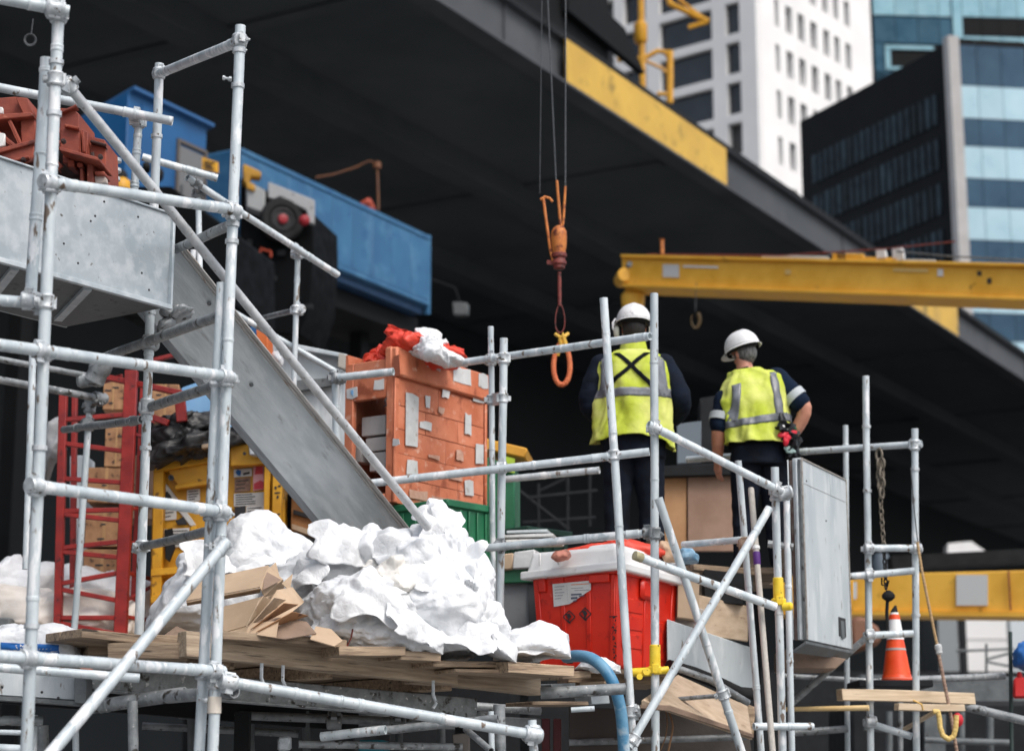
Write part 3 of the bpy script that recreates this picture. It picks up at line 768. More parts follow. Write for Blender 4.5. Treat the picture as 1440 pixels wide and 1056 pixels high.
def rope(mb, pts, r, n=10, lay=60.0, amp=0.12):
    # a rope with laid strands
    acc = 0.0; P2 = [V(p) for p in pts]
    d2 = []
    for i in range(len(P2) - 1):
        st = max(2, int((P2[i + 1] - P2[i]).length / 0.006))
        for j in range(st): d2.append(P2[i].lerp(P2[i + 1], j / st))
    d2.append(P2[-1])
    return mb.path(d2, lambda i: r * (1 + amp * math.sin(i * 1.57)), n)
m = MB(); rope(m, pts, 0.0195, amp=0.07); m.build('loop', SLING, sl)
m = MB()
m.path([q(790, 488), q(788, 478, D - 0.02), q(791, 470, D - 0.03), q(794, 480, D - 0.02), q(797, 495)], 0.018, 8)
m.path([q(781, 470), q(787, 474, D - 0.03), q(794, 473, D - 0.03), q(799, 469)], 0.013, 8)
m.path([q(784, 500), q(787, 490, D - 0.02), q(790, 482, D - 0.03)], 0.014, 8)
m.build('knot', mat('knot_yellow', lin(214, 168, 62), lin(230, 190, 90), bump=0.4, bscale=90), sl)

# ---- yellow crane beam in the middle distance
cr = thing('crane_beam', at(1150, 400, 27), 'long yellow crane beam reaching in from the right above the workers', 'crane beam')
lt, lb = at(874, 363, 30), at(876, 400, 30)
rt, rb = at(1500, 378, 25), at(1500, 422, 25)
dp = V((0.12, 0.42, 0))
m = MB(); m.hexa([lb, rb, rb + dp, lb + dp, lt, rt, rt + dp, lt + dp]); m.build('web', BEAM_YEL, cr, bevel=0.012)
m = MB()
for a, b, h in ((lt, rt, 0.045), (lb - Z * 0.045, rb - Z * 0.045, 0.045)):
    f = -dp * 0.16
    m.hexa([a + f, b + f, b + dp * 1.15, a + dp * 1.15, a + f + Z * h, b + f + Z * h, b + dp * 1.15 + Z * h, a + dp * 1.15 + Z * h])
m.build('flange', BEAM_YEL, cr, bevel=0.006)
ec = at(880, 384, 29.8)
m = MB(); m.lathe(ec, V((0.1, -1, 0)), [(-0.5, 0.12), (-0.12, 0.12), (-0.1, 0.1)], n=20); m.build('end_sheave', BEAM_YEL, cr)
m = MB(); m.lathe(at(885, 372, 29.5), V((0.1, -1, 0)), [(-0.1, 0.045), (0.03, 0.045)], n=12); m.build('pin', GREY_STEEL, cr)
def lerp_beam(px, top=True):
    a, b = (lt, rt) if top else (lb, rb)
    u0, u1 = 0.0, 1.0
    for _ in range(40):
        mid = (u0 + u1) / 2
        if proj(a.lerp(b, mid))[0] < px: u0 = mid
        else: u1 = mid
    return a.lerp(b, u0)
def on_beam(x0, x1, f0, f1, mt, nme, th=0.012, lab=None):
    m = MB()
    pts = []
    for x, f in ((x0, f0), (x1, f0), (x1, f1), (x0, f1)):
        pts.append(lerp_beam(x, True).lerp(lerp_beam(x, False), f) + V((0, -0.005, 0)))
    m.prism(pts, V((0, -th, 0)))
    return m.build(nme, mt, cr, label=lab)
on_beam(932, 955, 0.2, 0.68, mat('plate_grey', (0.55, 0.56, 0.55), bump=0), 'plate', lab='grey plate near the beam end')
on_beam(960, 1010, 0.22, 0.30, PAPER, 'lettering'); on_beam(1256, 1305, 0.14, 0.24, mat('faded_print', lin(224, 190, 120), bump=0), 'lettering')
on_beam(1318, 1326, 0.12, 0.36, PAPER, 'plate'); on_beam(1104, 1112, 0.28, 0.44, mat('faded_print', (0, 0, 0)), 'plate')
on_beam(1374, 1380, 0.16, 0.3, INK, 'plate', 0.01); on_beam(1388, 1394, 0.38, 0.55, INK, 'plate', 0.01)
for x0, x1, h, mt, nme in ((1070, 1165, 0.07, mat('cable_tray', (0.52, 0.54, 0.53), bump=0.3), 'cable_tray'), (1170, 1215, 0.12, BEAM_YEL, 'trolley'), (1215, 1262, 0.075, BEAM_YEL, 'trolley'), (1262, 1316, 0.055, mat('cable_tray', (0, 0, 0)), 'label_board'),
                          (1232, 1246, 0.2, WHITE_PAINT, 'limit_switch'), (1255, 1271, 0.22, WHITE_PAINT, 'limit_switch'), (1176, 1190, 0.16, GREY_STEEL, 'winch')):
    a, b = lerp_beam(x0) + Z * 0.046 + dp * 0.1, lerp_beam(x1) + Z * 0.046 + dp * 0.1
    m = MB(); m.hexa([a, b, b + dp * 0.6, a + dp * 0.6, a + Z * h, b + Z * h, b + dp * 0.6 + Z * h, a + dp * 0.6 + Z * h]); m.build(nme, mt, cr, bevel=0.01)
m = MB(); m.path([lerp_beam(910) + Z * 0.07, lerp_beam(1100) + Z * 0.10, lerp_beam(1250) + Z * 0.24, lerp_beam(1345) + Z * 0.36], 0.012, 6); m.build('cable', RUST_DARK, cr)
m = MB(); m.path([lerp_beam(1262) + Z * 0.2, lerp_beam(1340) + Z * 0.14, lerp_beam(1480) + Z * 0.1], 0.012, 6); m.build('cable', GREY_STEEL, cr)
# chain hanging from the beam end behind the first worker
hg = thing('chain_hoist', at(892, 440, 30), 'rusty yellow chain hoist hanging from the end of the yellow crane beam', 'chain hoist')
m = MB(); m.path([at(900, 402, 30.2), at(896, 418, 30.2), at(886, 432, 30.2), at(882, 470, 30.2)], 0.09, 8); m.build('chain', RUST_ORANGE, hg)
m = MB(); m.lathe(at(890, 408, 30.2), -Z, [(0, 0.12), (0.1, 0.2), (0.3, 0.18), (0.4, 0.08)], n=12); m.build('pulley_block', BEAM_YEL, hg)
m = MB(); pts = [at(978 + 6 * math.cos(w), 450 + 11 * math.sin(w), 29) for w in [i * 0.35 for i in range(-3, 12)]]
hh_ = thing('small_hook', at(978, 460, 27), 'small tan hook hanging from the crane beam between the two workers', 'hook')
m.path(pts, lambda i: 0.034 - 0.002 * i, 8); m.build('hook', mat('tan_hook', lin(92, 72, 40), bump=0.1), hh_)
m = MB(); m.path([at(979, 398, 29), at(978, 438, 29)], 0.006, 5); m.build('line', WIRE, hh_)
m = MB(); m.lathe(at(931, 345, 28.7), Z, [(-0.15, 0.03), (0.08, 0.03), (0.1, 0.05)], n=8); tag(m.build('rusty_pin', RUST_ORANGE), 'short rusty pin standing on the yellow crane beam', 'pin')

# ---- lower yellow beam at the right
lo = thing('gantry_beam', at(1330, 860, 26), 'lower yellow gantry beam with grey plate behind the orange traffic cone', 'gantry beam')
l0, l1 = at(1100, 858, 27.2), at(1520, 862, 25.2)
hq = rise_to(l0, 810); hq1 = rise_to(l1, 800)
dp2 = V((0.03, 0.5, 0))
m = MB(); m.hexa([l0, l1, l1 + dp2, l0 + dp2, l0 + Z * hq, l1 + Z * hq1, l1 + dp2 + Z * hq1, l0 + dp2 + Z * hq]); m.build('web', BEAM_YEL, lo, bevel=0.012)
m = MB(); m.hexa([l0 - Z * 0.06 + V((0, -0.08, 0)), l1 - Z * 0.06 + V((0, -0.08, 0)), l1 - Z * 0.06 + dp2 * 1.2, l0 - Z * 0.06 + dp2 * 1.2, l0 - Z * 0.002 + V((0, -0.08, 0)), l1 - Z * 0.002 + V((0, -0.08, 0)), l1 - Z * 0.002 + dp2 * 1.2, l0 - Z * 0.002 + dp2 * 1.2]); m.build('bottom_flange', BEAM_YEL, lo)
def low_plate(x0, x1, y0, y1, mt, lab=None):
    dd = 26.25
    m = MB(); m.prism([at(x0, y1, 25.72 + (1400 - x0) * .0042), at(x1, y1, 25.72 + (1400 - x1) * .0042), at(x1, y0, 25.72 + (1400 - x1) * .0042), at(x0, y0, 25.72 + (1400 - x0) * .0042)], V((0, 0.03, 0)))
    m.build('plate', mt, lo, label=lab)
low_plate(1345, 1389, 808, 851, mat('plate_grey', (0, 0, 0)), 'square grey plate'); low_plate(1194, 1205, 818, 842, PAPER); low_plate(1425, 1460, 806, 815, PAPER)
m = MB(); m.path([at(1418, 802, 25.6), at(1421, 858, 25.6)], 0.012, 6); m.build('weld_seam', RUST_DARK, lo)
m = MB(); l0, l1 = at(1255, 800, 27.3), at(1520, 786, 26.8); m.box(l0, l1 - l0, V((0, 0.4, 0)), Z * 0.16); m.box(l0 + Z * 0.16, l1 - l0, V((0, 0.5, 0)), Z * 0.03)
tag(m.build('dark_girder', DARK_STEEL), 'dark steel girder lying along the top of the lower yellow beam', 'girder')
m = MB(); a = at(1332, 788, 60); b = at(1352, 788, 60)
m.prism([a, at(1352, 788, 60), at(1352, 762, 60), at(1333, 764, 60)], V((0.1, 1, 0)))
m.prism([at(1352.4, 788, 60), at(1402, 786, 60), at(1366, 761, 60), at(1352.4, 762, 60)], V((0.1, 1, 0)))
tag(m.build('white_canopy', TOWER_WHITE), 'white sloping canopy top seen above the lower yellow beam', 'canopy')
m = MB(); m.bx(at(1200, 900, 58).x, at(1500, 900, 58).x, 59, 64, 0, at(1300, 787, 60).z - 0.05); tag(m.build('dark_shed', DARK_STEEL), 'dark shed under the white canopy behind the lower yellow beam', 'shed') if False else None
cl = thing('canopy_post', V((a.x, a.y, 0)), 'dark post holding the white sloping canopy', 'post')
m = MB(); pz = at(1345, 789, 60.4); m.box(V((pz.x, pz.y, 0)), V((0.2, 0, 0)), V((0, 0.2, 0)), Z * pz.z); m.build('shaft', DARK_STEEL, cl)
m = MB(); a = at(1229, 788, 40); m.lathe(at(1240, 812, 40), Z, [(0, 0.16), (0.02, 0.2), (0.32, 0.2), (0.5, 0.14)], n=14); tag(m.build('grey_tank', mat('tank_grey', (0.10, 0.13, 0.16), bump=0)), 'small grey tank in shadow behind the dangling chain', 'tank')
# ================================================================== scaffolds
TR = 0.02415
class Scaffold:
    def __init__(s, base, label, group=None):
        s.o = thing('scaffold', base, label, 'scaffold', group)
        s.n = 0
    def tube(s, kind, p, q, r=TR, mt=G_TUBE, sleeves=(), wob=0.0015, n=16, hollow=True):
        d = q - p; L = d.length; dn = d.normalized()
        prof = [(0.05, r * 0.80), (0.0, r * 0.80), (0.0, r)] if hollow else [(0, r)]
        marks = []
        for t, ln, dr in sleeves:
            marks.append((t * L - ln / 2, t * L + ln / 2, dr * .6))
        marks.sort()
        pos = 0.0
        step = 0.16
        def fill(a, b):
            k = int((b - a) / step)
            for i in range(1, k + 1):
                prof.append((a + (b - a) * i / (k + 1), r))
        for a, b, dr in marks:
            a = max(a, 0.004); b = min(b, L - 0.004)
            if a <= pos or b <= a: continue
            fill(pos, a)
            prof += [(a, r), (a, r + dr * 0.4), (a + 0.003, r + dr), (a + 0.010, r + dr), (a + 0.013, r + dr * 0.55), (b - 0.013, r + dr * 0.55), (b - 0.010, r + dr), (b - 0.003, r + dr), (b, r + dr * 0.4), (b, r)]
            pos = b
        fill(pos, L)
        prof += [(L, r), (L, r * 0.80), (L - 0.05, r * 0.80)] if hollow else [(L, r)]
        sd = V((R.uniform(0, 90), R.uniform(0, 90), R.uniform(0, 90)))
        w = (lambda t: noise.noise_vector(sd + V((t * 1.6, 0, 0))) * wob * 2) if wob else None
        m = MB(); m.lathe(p, dn, prof, n, True, w)
        # punched holes / nicks sit as small raised rivets
        o = m.build(kind, mt, s.o, sharp=30)
        s.n += 1
        return (p, q)
    def T(s, kind, a, b, **k):
        return s.tube(kind, at(*a), at(*b), **k)
    def clamp(s, c1, u, c2, v, r=TR, mt=G_COUP, big=1.0):
        u, v = u.normalized(), v.normalized()
        m = MB()
        b = r + 0.0005
        prof = [(-0.030, b), (-0.030, b + 0.006), (-0.022, b + 0.010), (-0.012, b + 0.006), (0.012, b + 0.006), (0.022, b + 0.010), (0.030, b + 0.006), (0.030, b)]
        prof = [(t * big, b + (x - b) * big) for t, x in prof]
        m.lathe(c1, u, prof, 16)
        m.lathe(c2, v, prof, 16)
        w = c2 - c1
        if w.length < 0.01: w = u.cross(v)
        w.normalize()
        mid = (c1 + c2) / 2
        wl_ = max((c2 - c1).length, .02); m.box(mid - u * 0.02 - v * 0.02 - w * wl_ / 2, u * 0.04, v * 0.04, w * wl_)
        for c, ax in ((c1, u), (c2, v)):
            sd = ax.cross(w).normalized()
            sgn = R.choice((-1, 1))
            e = c + sd * sgn * (r + 0.013)
            m.box(e - ax * 0.016 - sd * 0.012 - w * 0.014, ax * 0.032, sd * 0.024, w * 0.028)
            m.lathe(e - w * 0.016, -w, [(0, 0.006), (0.022, 0.006)], 8)
            m.lathe(e - w * 0.018, -w, [(0, 0.011), (0.010, 0.011)], 6)
            e2 = c - sd * sgn * (r + 0.010)
            m.lathe(e2 - ax * 0.024, ax, [(0, 0.009), (0.048, 0.009)], 8)
        return m.build('coupler', mt, s.o, sharp=35)
    def band(s, post, py, big=1.0, mt=G_COUP, ln=0.02):
        c = on(post[0], post[1], py); u = (post[1] - post[0]).normalized()
        m = MB(); b = TR + 0.0004
        m.lathe(c - u * ln / 2, u, [(0, b), (0, b + 0.006 * big), (ln, b + 0.006 * big), (ln, b)], 16)
        m.build('collar', mt, s.o)
    def ledger(s, kind, A, ya, B, yb, e0=0.10, e1=0.10, off=-1, mt=G_TUBE, sl=True, r=TR, gap=None):
        """tube clamped to two standards, in front (-1) or behind (+1)"""
        a, b = on(A[0], A[1], ya), on(B[0], B[1], yb)
        o = V((0, 1, 0)) * off * (gap if gap is not None else 2 * TR + 0.006)
        d = (b - a).normalized()
        p, q = a + o - d * e0, b + o + d * e1
        L = (q - p).length
        sv = []
        if sl and L > 0.5: sv = [((e0 + 0.105) / L, 0.09, 0.0045), (1 - (e1 + 0.105) / L, 0.09, 0.0045)]
        s.tube(kind, p, q, mt=mt, sleeves=sv, r=r)
        if e0 >= 0: s.clamp(a, A[1] - A[0], a + o, d, mt=G_COUP)
        if e1 >= 0: s.clamp(b, B[1] - B[0], b + o, d, mt=G_COUP)
        return (p, q)

# ---- tower at the left, nearest the camera
A = Scaffold(V((-1.6, 7.9, 0)), 'near left scaffold tower of pale galvanised tubes with a long diagonal brace')
a1 = A.T('standard', (85.5, -60, 7.30), (36, 1085, 7.42), sleeves=[(0.06, .05, .005), (0.12, .03, .004), (0.27, .012, .004), (0.62, .012, .004), (0.80, .02, .004)])
a2 = A.T('standard', (65, 82, 7.44), (43, 424, 7.48), sleeves=[(0.05, .02, .005), (0.40, .012, .004), (0.66, .03, .005)])
a3 = A.T('standard', (337.5, 37, 8.2), (298, 1085, 8.28), sleeves=[(0.03, .02, .004), (0.085, .012, .005), (0.44, .012, .004), (0.7, .012, .004)])
a4 = A.T('standard', (312, 398, 8.26), (279, 1085, 8.34), sleeves=[(0.22, .012, .004), (0.6, .012, .004)])
a5 = A.T('standard', (224, 90, 9.6), (194, 930, 9.7), sleeves=[(0.22, .02, .004), (0.5, .02, .005)])
A.ledger('ledger', a1, 16, a1, 16, 0, 0) if False else None
# short ledger at the top
p = on(a1[0], a1[1], 20) + V((0, -0.055, 0)); dd = (at(100, 22, 7.26) - at(-60, -8, 7.1)).normalized()
A.tube('ledger', p - dd * 0.6, p + dd * 0.055, sleeves=[(0.80, .07, .005)]); A.clamp(on(a1[0], a1[1], 20), a1[1] - a1[0], p, dd, big=1.25)
A.ledger('ledger', a1, 262, a3, 300, 0.02, 0.05)
r4 = A.T('ledger', (-60, 418, 7.43), (62, 427, 7.47), sleeves=[(0.9, .09, .005)])
A.clamp(on(a2[0], a2[1], 421), a2[1] - a2[0], on(a2[0], a2[1], 421) + V((0.0, -0.03, -0.01)), r4[1] - r4[0]); A.clamp(on(a1[0], a1[1], 425), a1[1] - a1[0], r4[1] - (r4[1] - r4[0]).normalized() * 0.02, r4[1] - r4[0])
A.ledger('ledger', a1, 497, a3, 533, 0.9, 0.05)
A.ledger('ledger', a1, 686, a3, 721, 0.02, 0.05)
A.ledger('ledger', a1, 926, a3, 944, 0.9, 0.06)
A.T('ledger', (-60, 934, 8.6), (196, 953, 8.8), mt=G_TUBE, r=0.021)
for yy in (78, 300, 423, 533, 640, 721, 800):
    pass
# clamps tying a4 to a3
for yy in (534, 722, 945):
    A.clamp(on(a3[0], a3[1], yy), a3[1] - a3[0], on(a4[0], a4[1], yy), a4[1] - a4[0], big=1.1)
m = MB(); c = on(a3[0], a3[1], 991); u = (a3[1] - a3[0]).normalized(); m.lathe(c - u * 0.036, u, [(0, TR + .001), (0.001, TR + .005), (0.07, TR + .006), (0.072, TR + .001)], 18); m.build('wrap', mat('cream_wrap', (0.66, 0.60, 0.52), bump=0.3), A.o)
# transoms to the back
A.ledger('transom', a5, 104, a3, 58, 0.05, 0.0, off=0, gap=0, mt=G_TUBE)
t2 = A.T('transom', (240, 354, 9.7), (330, 314, 8.25), mt=G_DIRTY, sleeves=[(0.3, .02, .004)])
t3 = A.T('transom', (142, 504, 10.4), (320, 440, 8.30), mt=G_DIRTY, sleeves=[(0.42, .06, .006)], r=0.026)
A.clamp(on(a5[0], a5[1], 482), a5[1] - a5[0], on(a5[0], a5[1], 482) + V((0, 0.055, 0)), t3[1] - t3[0], mt=G_DIRTY, big=1.35)
t4 = A.T('transom', (206, 574, 9.75), (318, 538, 8.34), mt=G_DIRTY, r=0.026); A.clamp(on(a5[0], a5[1], 572), a5[1] - a5[0], t4[0], t4[1] - t4[0], mt=G_COUP, big=1.4)
t5 = A.T('transom', (196, 770, 9.75), (300, 745, 8.36), mt=G_DIRTY, r=0.022); A.clamp(on(a5[0], a5[1], 768), a5[1] - a5[0], t5[0], t5[1] - t5[0])
# diagonals
d1a = at(86, 108, 7.55); d1b = at(602, 742, 9.6)
A.tube('diagonal_brace', d1a, d1b, r=0.0215, sleeves=[(0.30, .01, .002)], mt=mat('brace_tube', (0.44, 0.46, 0.475), (0.60, 0.62, 0.63), rough=0.5, metal=0.2, scale=16, spots=((0.25, 0.22, 0.20), 40, 0.62, 0.08), bump=0.4, bscale=90, bdist=0.003))
A.clamp(on(a1[0], a1[1], 112), a1[1] - a1[0], d1a + (d1b - d1a).normalized() * 0.05, d1b - d1a)
A.tube('diagonal_brace', at(318, 762, 8.10), at(58, 1075, 7.2), sleeves=[(0.05, .02, .004)])
A.clamp(on(a3[0], a3[1], 768), a3[1] - a3[0], at(313, 768, 8.12), V((-0.6, 0, -0.7)), big=1.1)
for yy in (88, 160, 630, 880): A.band(a1, yy)
for yy in (72, 121, 316, 340): A.band(a3, yy, 1.0)
for yy in (192, 440, 510, 588, 630): A.band(a5, yy)
# swivel stubs on a3
for yy in (113, 770, 985):
    c = on(a3[0], a3[1], yy); m = MB(); m.lathe(c + V((-0.028, -0.01, 0)), V((-1, 0, 0.2)), [(0, .012), (0.012, .012), (0.013, .006), (0.03, .006), (0.03, .011), (0.04, .011)], 8); m.build('bolt', G_COUP, A.o)
# hook ring hanging from the top ledger
hr_ = thing('wire_ring', at(43, 56, 7.2), 'small wire ring dangling under the topmost ledger at the left', 'wire ring')
m = MB(); m.path([at(46.5, 27, 7.2), at(45, 40, 7.2), at(44, 49, 7.2)], 0.0022, 6)
for k_ in range(3):
    m.path([at(42.5 + (8.4 - k_ * .8) * math.cos(w), 56.5 + (8.6 - k_) * math.sin(w), 7.2 + k_ * 0.004) for w in [i * math.pi / 10 for i in range(21)]], 0.0024, 6, caps=False)
m.build('ring', WIRE, hr_)

# ---- upper left railing behind the tower
U = Scaffold(at(260, 400, 10.4), 'upper left handrail of thinner tubes rising behind the near tower')
ul = U.T('handrail', (-60, 112, 9.4), (243, 171, 9.5), sleeves=[(0.55, .02, .005), (0.80, .07, .007)])
u6 = U.T('standard', (195.5, 168, 9.62), (187, 300, 9.66), sleeves=[(0.18, .02, .004), (0.35, .03, .005), (0.7, .03, .006)], r=0.021)
U.clamp(on(u6[0], u6[1], 172), u6[1] - u6[0], on(u6[0], u6[1], 172) + V((0, -0.09, 0)), ul[1] - ul[0])
u7 = U.T('handrail', (200, 221, 11.5), (306, 251, 11.6), sleeves=[(0.65, .07, .005), (0.93, .02, .003)])
u8 = U.T('handrail', (263, 250, 11.6), (475, 387, 12.6), sleeves=[(0.80, .05, .005), (0.97, .02, .003)], r=0.0235)
u9 = U.T('standard', (419, 356, 12.45), (413, 545, 12.5), sleeves=[(0.2, .03, .003), (0.45, .03, .005)], r=0.019)
u10 = U.T('ledger', (296, 420, 12.4), (479, 527, 12.6), r=0.021)
u11 = U.T('transom', (338, 455, 13.6), (422, 435, 12.55), mt=G_DIRTY, r=0.019)
U.clamp(on(u9[0], u9[1], 436), u9[1] - u9[0], u11[1], u11[1] - u11[0]); U.clamp(on(u9[0], u9[1], 358), u9[1] - u9[0], on(u9[0], u9[1], 354) + V((0, -0.04, 0)), u8[1] - u8[0])
u12 = U.T('standard', (279, 268, 11.75), (281, 395, 11.75), r=0.019); u13 = U.T('standard', (272, 352, 12.0), (269, 392, 12.0), r=0.019)
U.clamp(u12[0] + V((0, 0, -0.02)), V((0, 0, 1)), u8[0] + (u8[1] - u8[0]) * 0.06, u8[1] - u8[0], mt=G_DIRTY)
kp = U.T('standard', (161, 222, 11), (160, 280, 11), r=0.017, mt=G_DIRTY); U.band(kp, 226, 3); U.band(kp, 240, 3); U.band(kp, 252, 2)

# ---- tubes between the tower and the red lattice mast
K = Scaffold(at(110, 700, 11.5), 'dirty scaffold tubes clamped together in front of the red lattice mast')
k1 = K.T('standard', (46, 498, 11.6), (37, 800, 11.6), r=0.0225)
k2 = K.T('standard', (127, 560, 12.4), (104, 890, 12.5), r=0.022, sleeves=[(0.05, .05, .01)])
k3 = K.T('ledger', (-60, 524, 11.4), (140, 560, 12.3), mt=G_DIRTY); k4 = K.T('ledger', (-60, 494, 11.6), (120, 528, 12.2), mt=G_DIRTY, r=0.02)
k5 = K.T('transom', (90, 604, 12.4), (200, 590, 9.9), mt=G_DIRTY, sleeves=[(0.2, .06, .008), (0.9, .08, .008)])
K.clamp(k2[0] + V((0, 0, -0.05)), k2[1] - k2[0], k3[1], k3[1] - k3[0], mt=G_DIRTY, big=1.7); K.clamp(on(k2[0], k2[1], 597), k2[1] - k2[0], on(k2[0], k2[1], 597) + V((0, -0.055, 0)), k5[1] - k5[0], mt=G_DIRTY, big=1.4)
m = MB(); pp = at(130, 540, 12.2)
m.lathe(pp, V((0.5, -0.2, 1)), [(0, .05), (.02, .07), (.08, .065), (.1, .075), (.16, .07), (.18, .04)], 12); m.lathe(pp + V((-.1, 0, .02)), V((1, 0, .1)), [(0, .035), (.02, .05), (.1, .045), (.12, .055), (.15, .03)], 12)
m.build('swivel_coupler', G_DIRTY, K.o)

# ---- guard rail in front of the orange crate and the first worker
C = Scaffold(V((0.8, 11.2, 0)), 'middle guard rail scaffold crossing in front of the first worker and the orange crate')
c1_ = C.T('standard', (690, 459, 11.75), (694, 850, 11.85), r=0.0185, sleeves=[(0.45, .012, .003)])
c2_ = C.T('standard', (708.5, 476, 11.3), (702, 905, 11.4), sleeves=[(0.2, .012, .003)])
c0_ = C.T('standard', (471, 520, 11.75), (474, 660, 11.8), sleeves=[(0.1, .04, .006), (0.4, .03, .004)])
q1 = C.T('standard', (849, 419, 10.85), (892, 1075, 10.95), sleeves=[(0.08, .012, .003), (0.30, .012, .003), (0.5, .012, .003)])
q2 = C.T('standard', (920, 413, 10.9), (921.5, 1085, 11.0), sleeves=[(0.15, .012, .004), (0.4, .012, .003)])
C.ledger('guard_rail', c1_, 507, q2, 475, 0.40, -0.035, off=-1, mt=G_TUBE)
e = on(q2[0], q2[1], 475)
C.clamp(on(c2_[0], c2_[1], 504), c2_[1] - c2_[0], on(c2_[0], c2_[1], 504) + V((0, 0.055, 0)), V((1, 0, .1)), big=1.1)
C.T('guard_rail', (476, 531, 11.62), (553, 523, 11.5), mt=G_TUBE, r=0.024); C.clamp(on(c0_[0], c0_[1], 531), c0_[1] - c0_[0], at(478, 531, 11.66), V((1, 0, 0)), mt=G_DIRTY, big=1.3)
md = C.T('mid_rail', (512, 681, 11.15), (913, 635, 10.85), sleeves=[(0.60, .02, .004), (0.83, .1, .004)])
C.clamp(on(c2_[0], c2_[1], 658), c2_[1] - c2_[0], on(c2_[0], c2_[1], 658) + V((0, -.055, 0)), md[1] - md[0]); C.clamp(on(q1[0], q1[1], 640), q1[1] - q1[0], on(q1[0], q1[1], 640) + V((0, .05, 0)), md[1] - md[0])
C.T('mid_rail', (710, 674, 12.6), (843, 661, 12.4), sleeves=[(0.42, .02, .003)], r=0.0235)
lw = C.T('toe_rail', (684, 770, 11.25), (913, 749, 10.98), sleeves=[(0.62, .03, .006), (0.90, .08, .006)])
C.clamp(on(c2_[0], c2_[1], 768), c2_[1] - c2_[0], on(c2_[0], c2_[1], 768) + V((0, -.055, 0)), lw[1] - lw[0], mt=G_DIRTY); C.clamp(on(q2[0], q2[1], 750), q2[1] - q2[0], lw[1], lw[1] - lw[0], mt=G_DIRTY, big=1.2)
C.clamp(on(c1_[0], c1_[1], 562), c1_[1] - c1_[0], on(c2_[0], c2_[1], 560), c2_[1] - c2_[0], r=0.022)
# handrail sloping to the right, X bracing and lower rail
s1 = C.T('standard', (1090, 657, 11.3), (1101, 1075, 11.4), sleeves=[(0.06, .012, .003), (0.5, .012, .003)])
C.ledger('handrail', q2, 604, s1, 690, 0.05, 0.05, off=-1)
C.clamp(on(s1[0], s1[1], 694), s1[1] - s1[0], on(s1[0], s1[1], 694) + V((.05, -.03, 0)), V((1, 0, 0.3)), mt=G_COUP, big=1.5)
dA = C.T('diagonal_brace', (926, 700, 10.80), (1049, 1075, 11.15), sleeves=[(0.55, .012, .003), (0.8, .02, .005)])
dB = C.T('diagonal_brace', (1082, 714, 11.15), (884, 1050, 10.72), sleeves=[(0.1, .02, .003)])
lr_ = C.T('lower_rail', (893, 781, 10.72), (1090, 853, 11.22), r=0.0255, sleeves=[(0.5, .012, .002)])
m = MB(); dv_ = (lr_[1] - lr_[0]).normalized(); m.lathe(lr_[0] - dv_ * 0.004, dv_, [(0, .022), (0.001, .027), (.05, .0275), (.052, .026)], 14); m.build('wooden_plug', mat('mossy_wood', (0.30, 0.27, 0.15), (0.42, 0.38, 0.24), scale=30, bump=0.3), C.o)
s2 = C.T('standard', (1038, 648, 11.6), (1072, 1075, 11.7), r=0.021, sleeves=[(0.42, .012, .003), (0.75, .03, .004)])
C.clamp(on(s2[0], s2[1], 764), s2[1] - s2[0], at(1048, 765, 11.5), V((1, 0, .1)), mt=mat('rust_coupler', (0.28, 0.17, 0.11), (0.4, 0.28, 0.2), scale=40, bump=0.5), big=1.3)
C.T('toe_rail', (960, 766, 11.9), (1043, 759, 11.6), r=0.021, sleeves=[(0.7, .01, .003)])
C.T('standard', (1106, 690, 11.9), (1114, 1080, 12.0), r=0.0205, sleeves=[(0.35, .02, .004), (0.62, .02, .004)])
C.T('ledger', (1060, 1021, 11.3), (1143, 1021, 11.4), r=0.022, sleeves=[(0.6, .03, .004), (0.95, .01, .004)])
C.T('ledger', (928, 985, 11.3), (1020, 977, 11.15), mt=G_DIRTY, r=0.013); C.clamp(on(dA[0], dA[1], 976), dA[1] - dA[0], at(1018, 977, 11.1), V((1, 0, 0)), mt=G_COUP)
for yy in (1000, ): C.clamp(on(q1[0], q1[1], yy), q1[1] - q1[0], on(q1[0], q1[1], yy) + V((0.02, .05, 0)), V((1, 0, .2)), big=1.2)
C.clamp(on(q1[0], q1[1], 1040), q1[1] - q1[0], dB[1] + (dB[0] - dB[1]).normalized() * .05, dB[1] - dB[0])
# yellow fittings
def yclamp(post, py, w=1.0):
    c = on(post[0], post[1], py); u = (post[0] - post[1]).normalized()
    m = MB(); m.lathe(c - u * 0.01, u, [(0, .026), (0, .032), (.16, .031), (.162, .026)], 14); m.lathe(c, u, [(-.012, .026), (-.012, .045), (.025, .045), (.03, .034)], 14)
    m.box(c + V((-.02, -.045, -.01)), V((.04, 0, 0)), V((0, .02, 0)), Z * .05)
    return m.build('yellow_clamp', CLAMP_YEL, C.o, bevel=0.003)
yclamp(q2, 944)
c = on(q2[0], q2[1], 944)
m = MB(); m.path([c + V((-.135, .02, -.005)), c + V((-.02, -.01, 0))], 0.026, 10); m.path([c + V((-.01, -.02, 0)), c + V((.075, -.0, .01))], 0.022, 10); m.lathe(c + V((-.09, .0, -.03)), V((0, -1, 0)), [(0, .018), (.03, .018)], 8); m.lathe(c + V((-.05, .0, .0)), V((0, -1, 0)), [(0, .024), (.035, .022)], 10)
m.build('yellow_clamp', CLAMP_YEL, C.o)
yclamp(s1, 848)
m = MB(); c = on(s1[0], s1[1], 853); m.lathe(c + V((.02, -.02, 0)), V((1, -.3, 0)), [(0, .026), (.05, .026), (.06, .015)], 10); m.build('yellow_clamp', CLAMP_YEL, C.o)
s3 = thing('wooden_pole', at(1080, 1060, 11.2), 'thin pale wooden pole with purple tape leaning against the bracing', 'pole')
p_, q_ = at(1056, 686, 11.42), at(1089, 1085, 11.1)
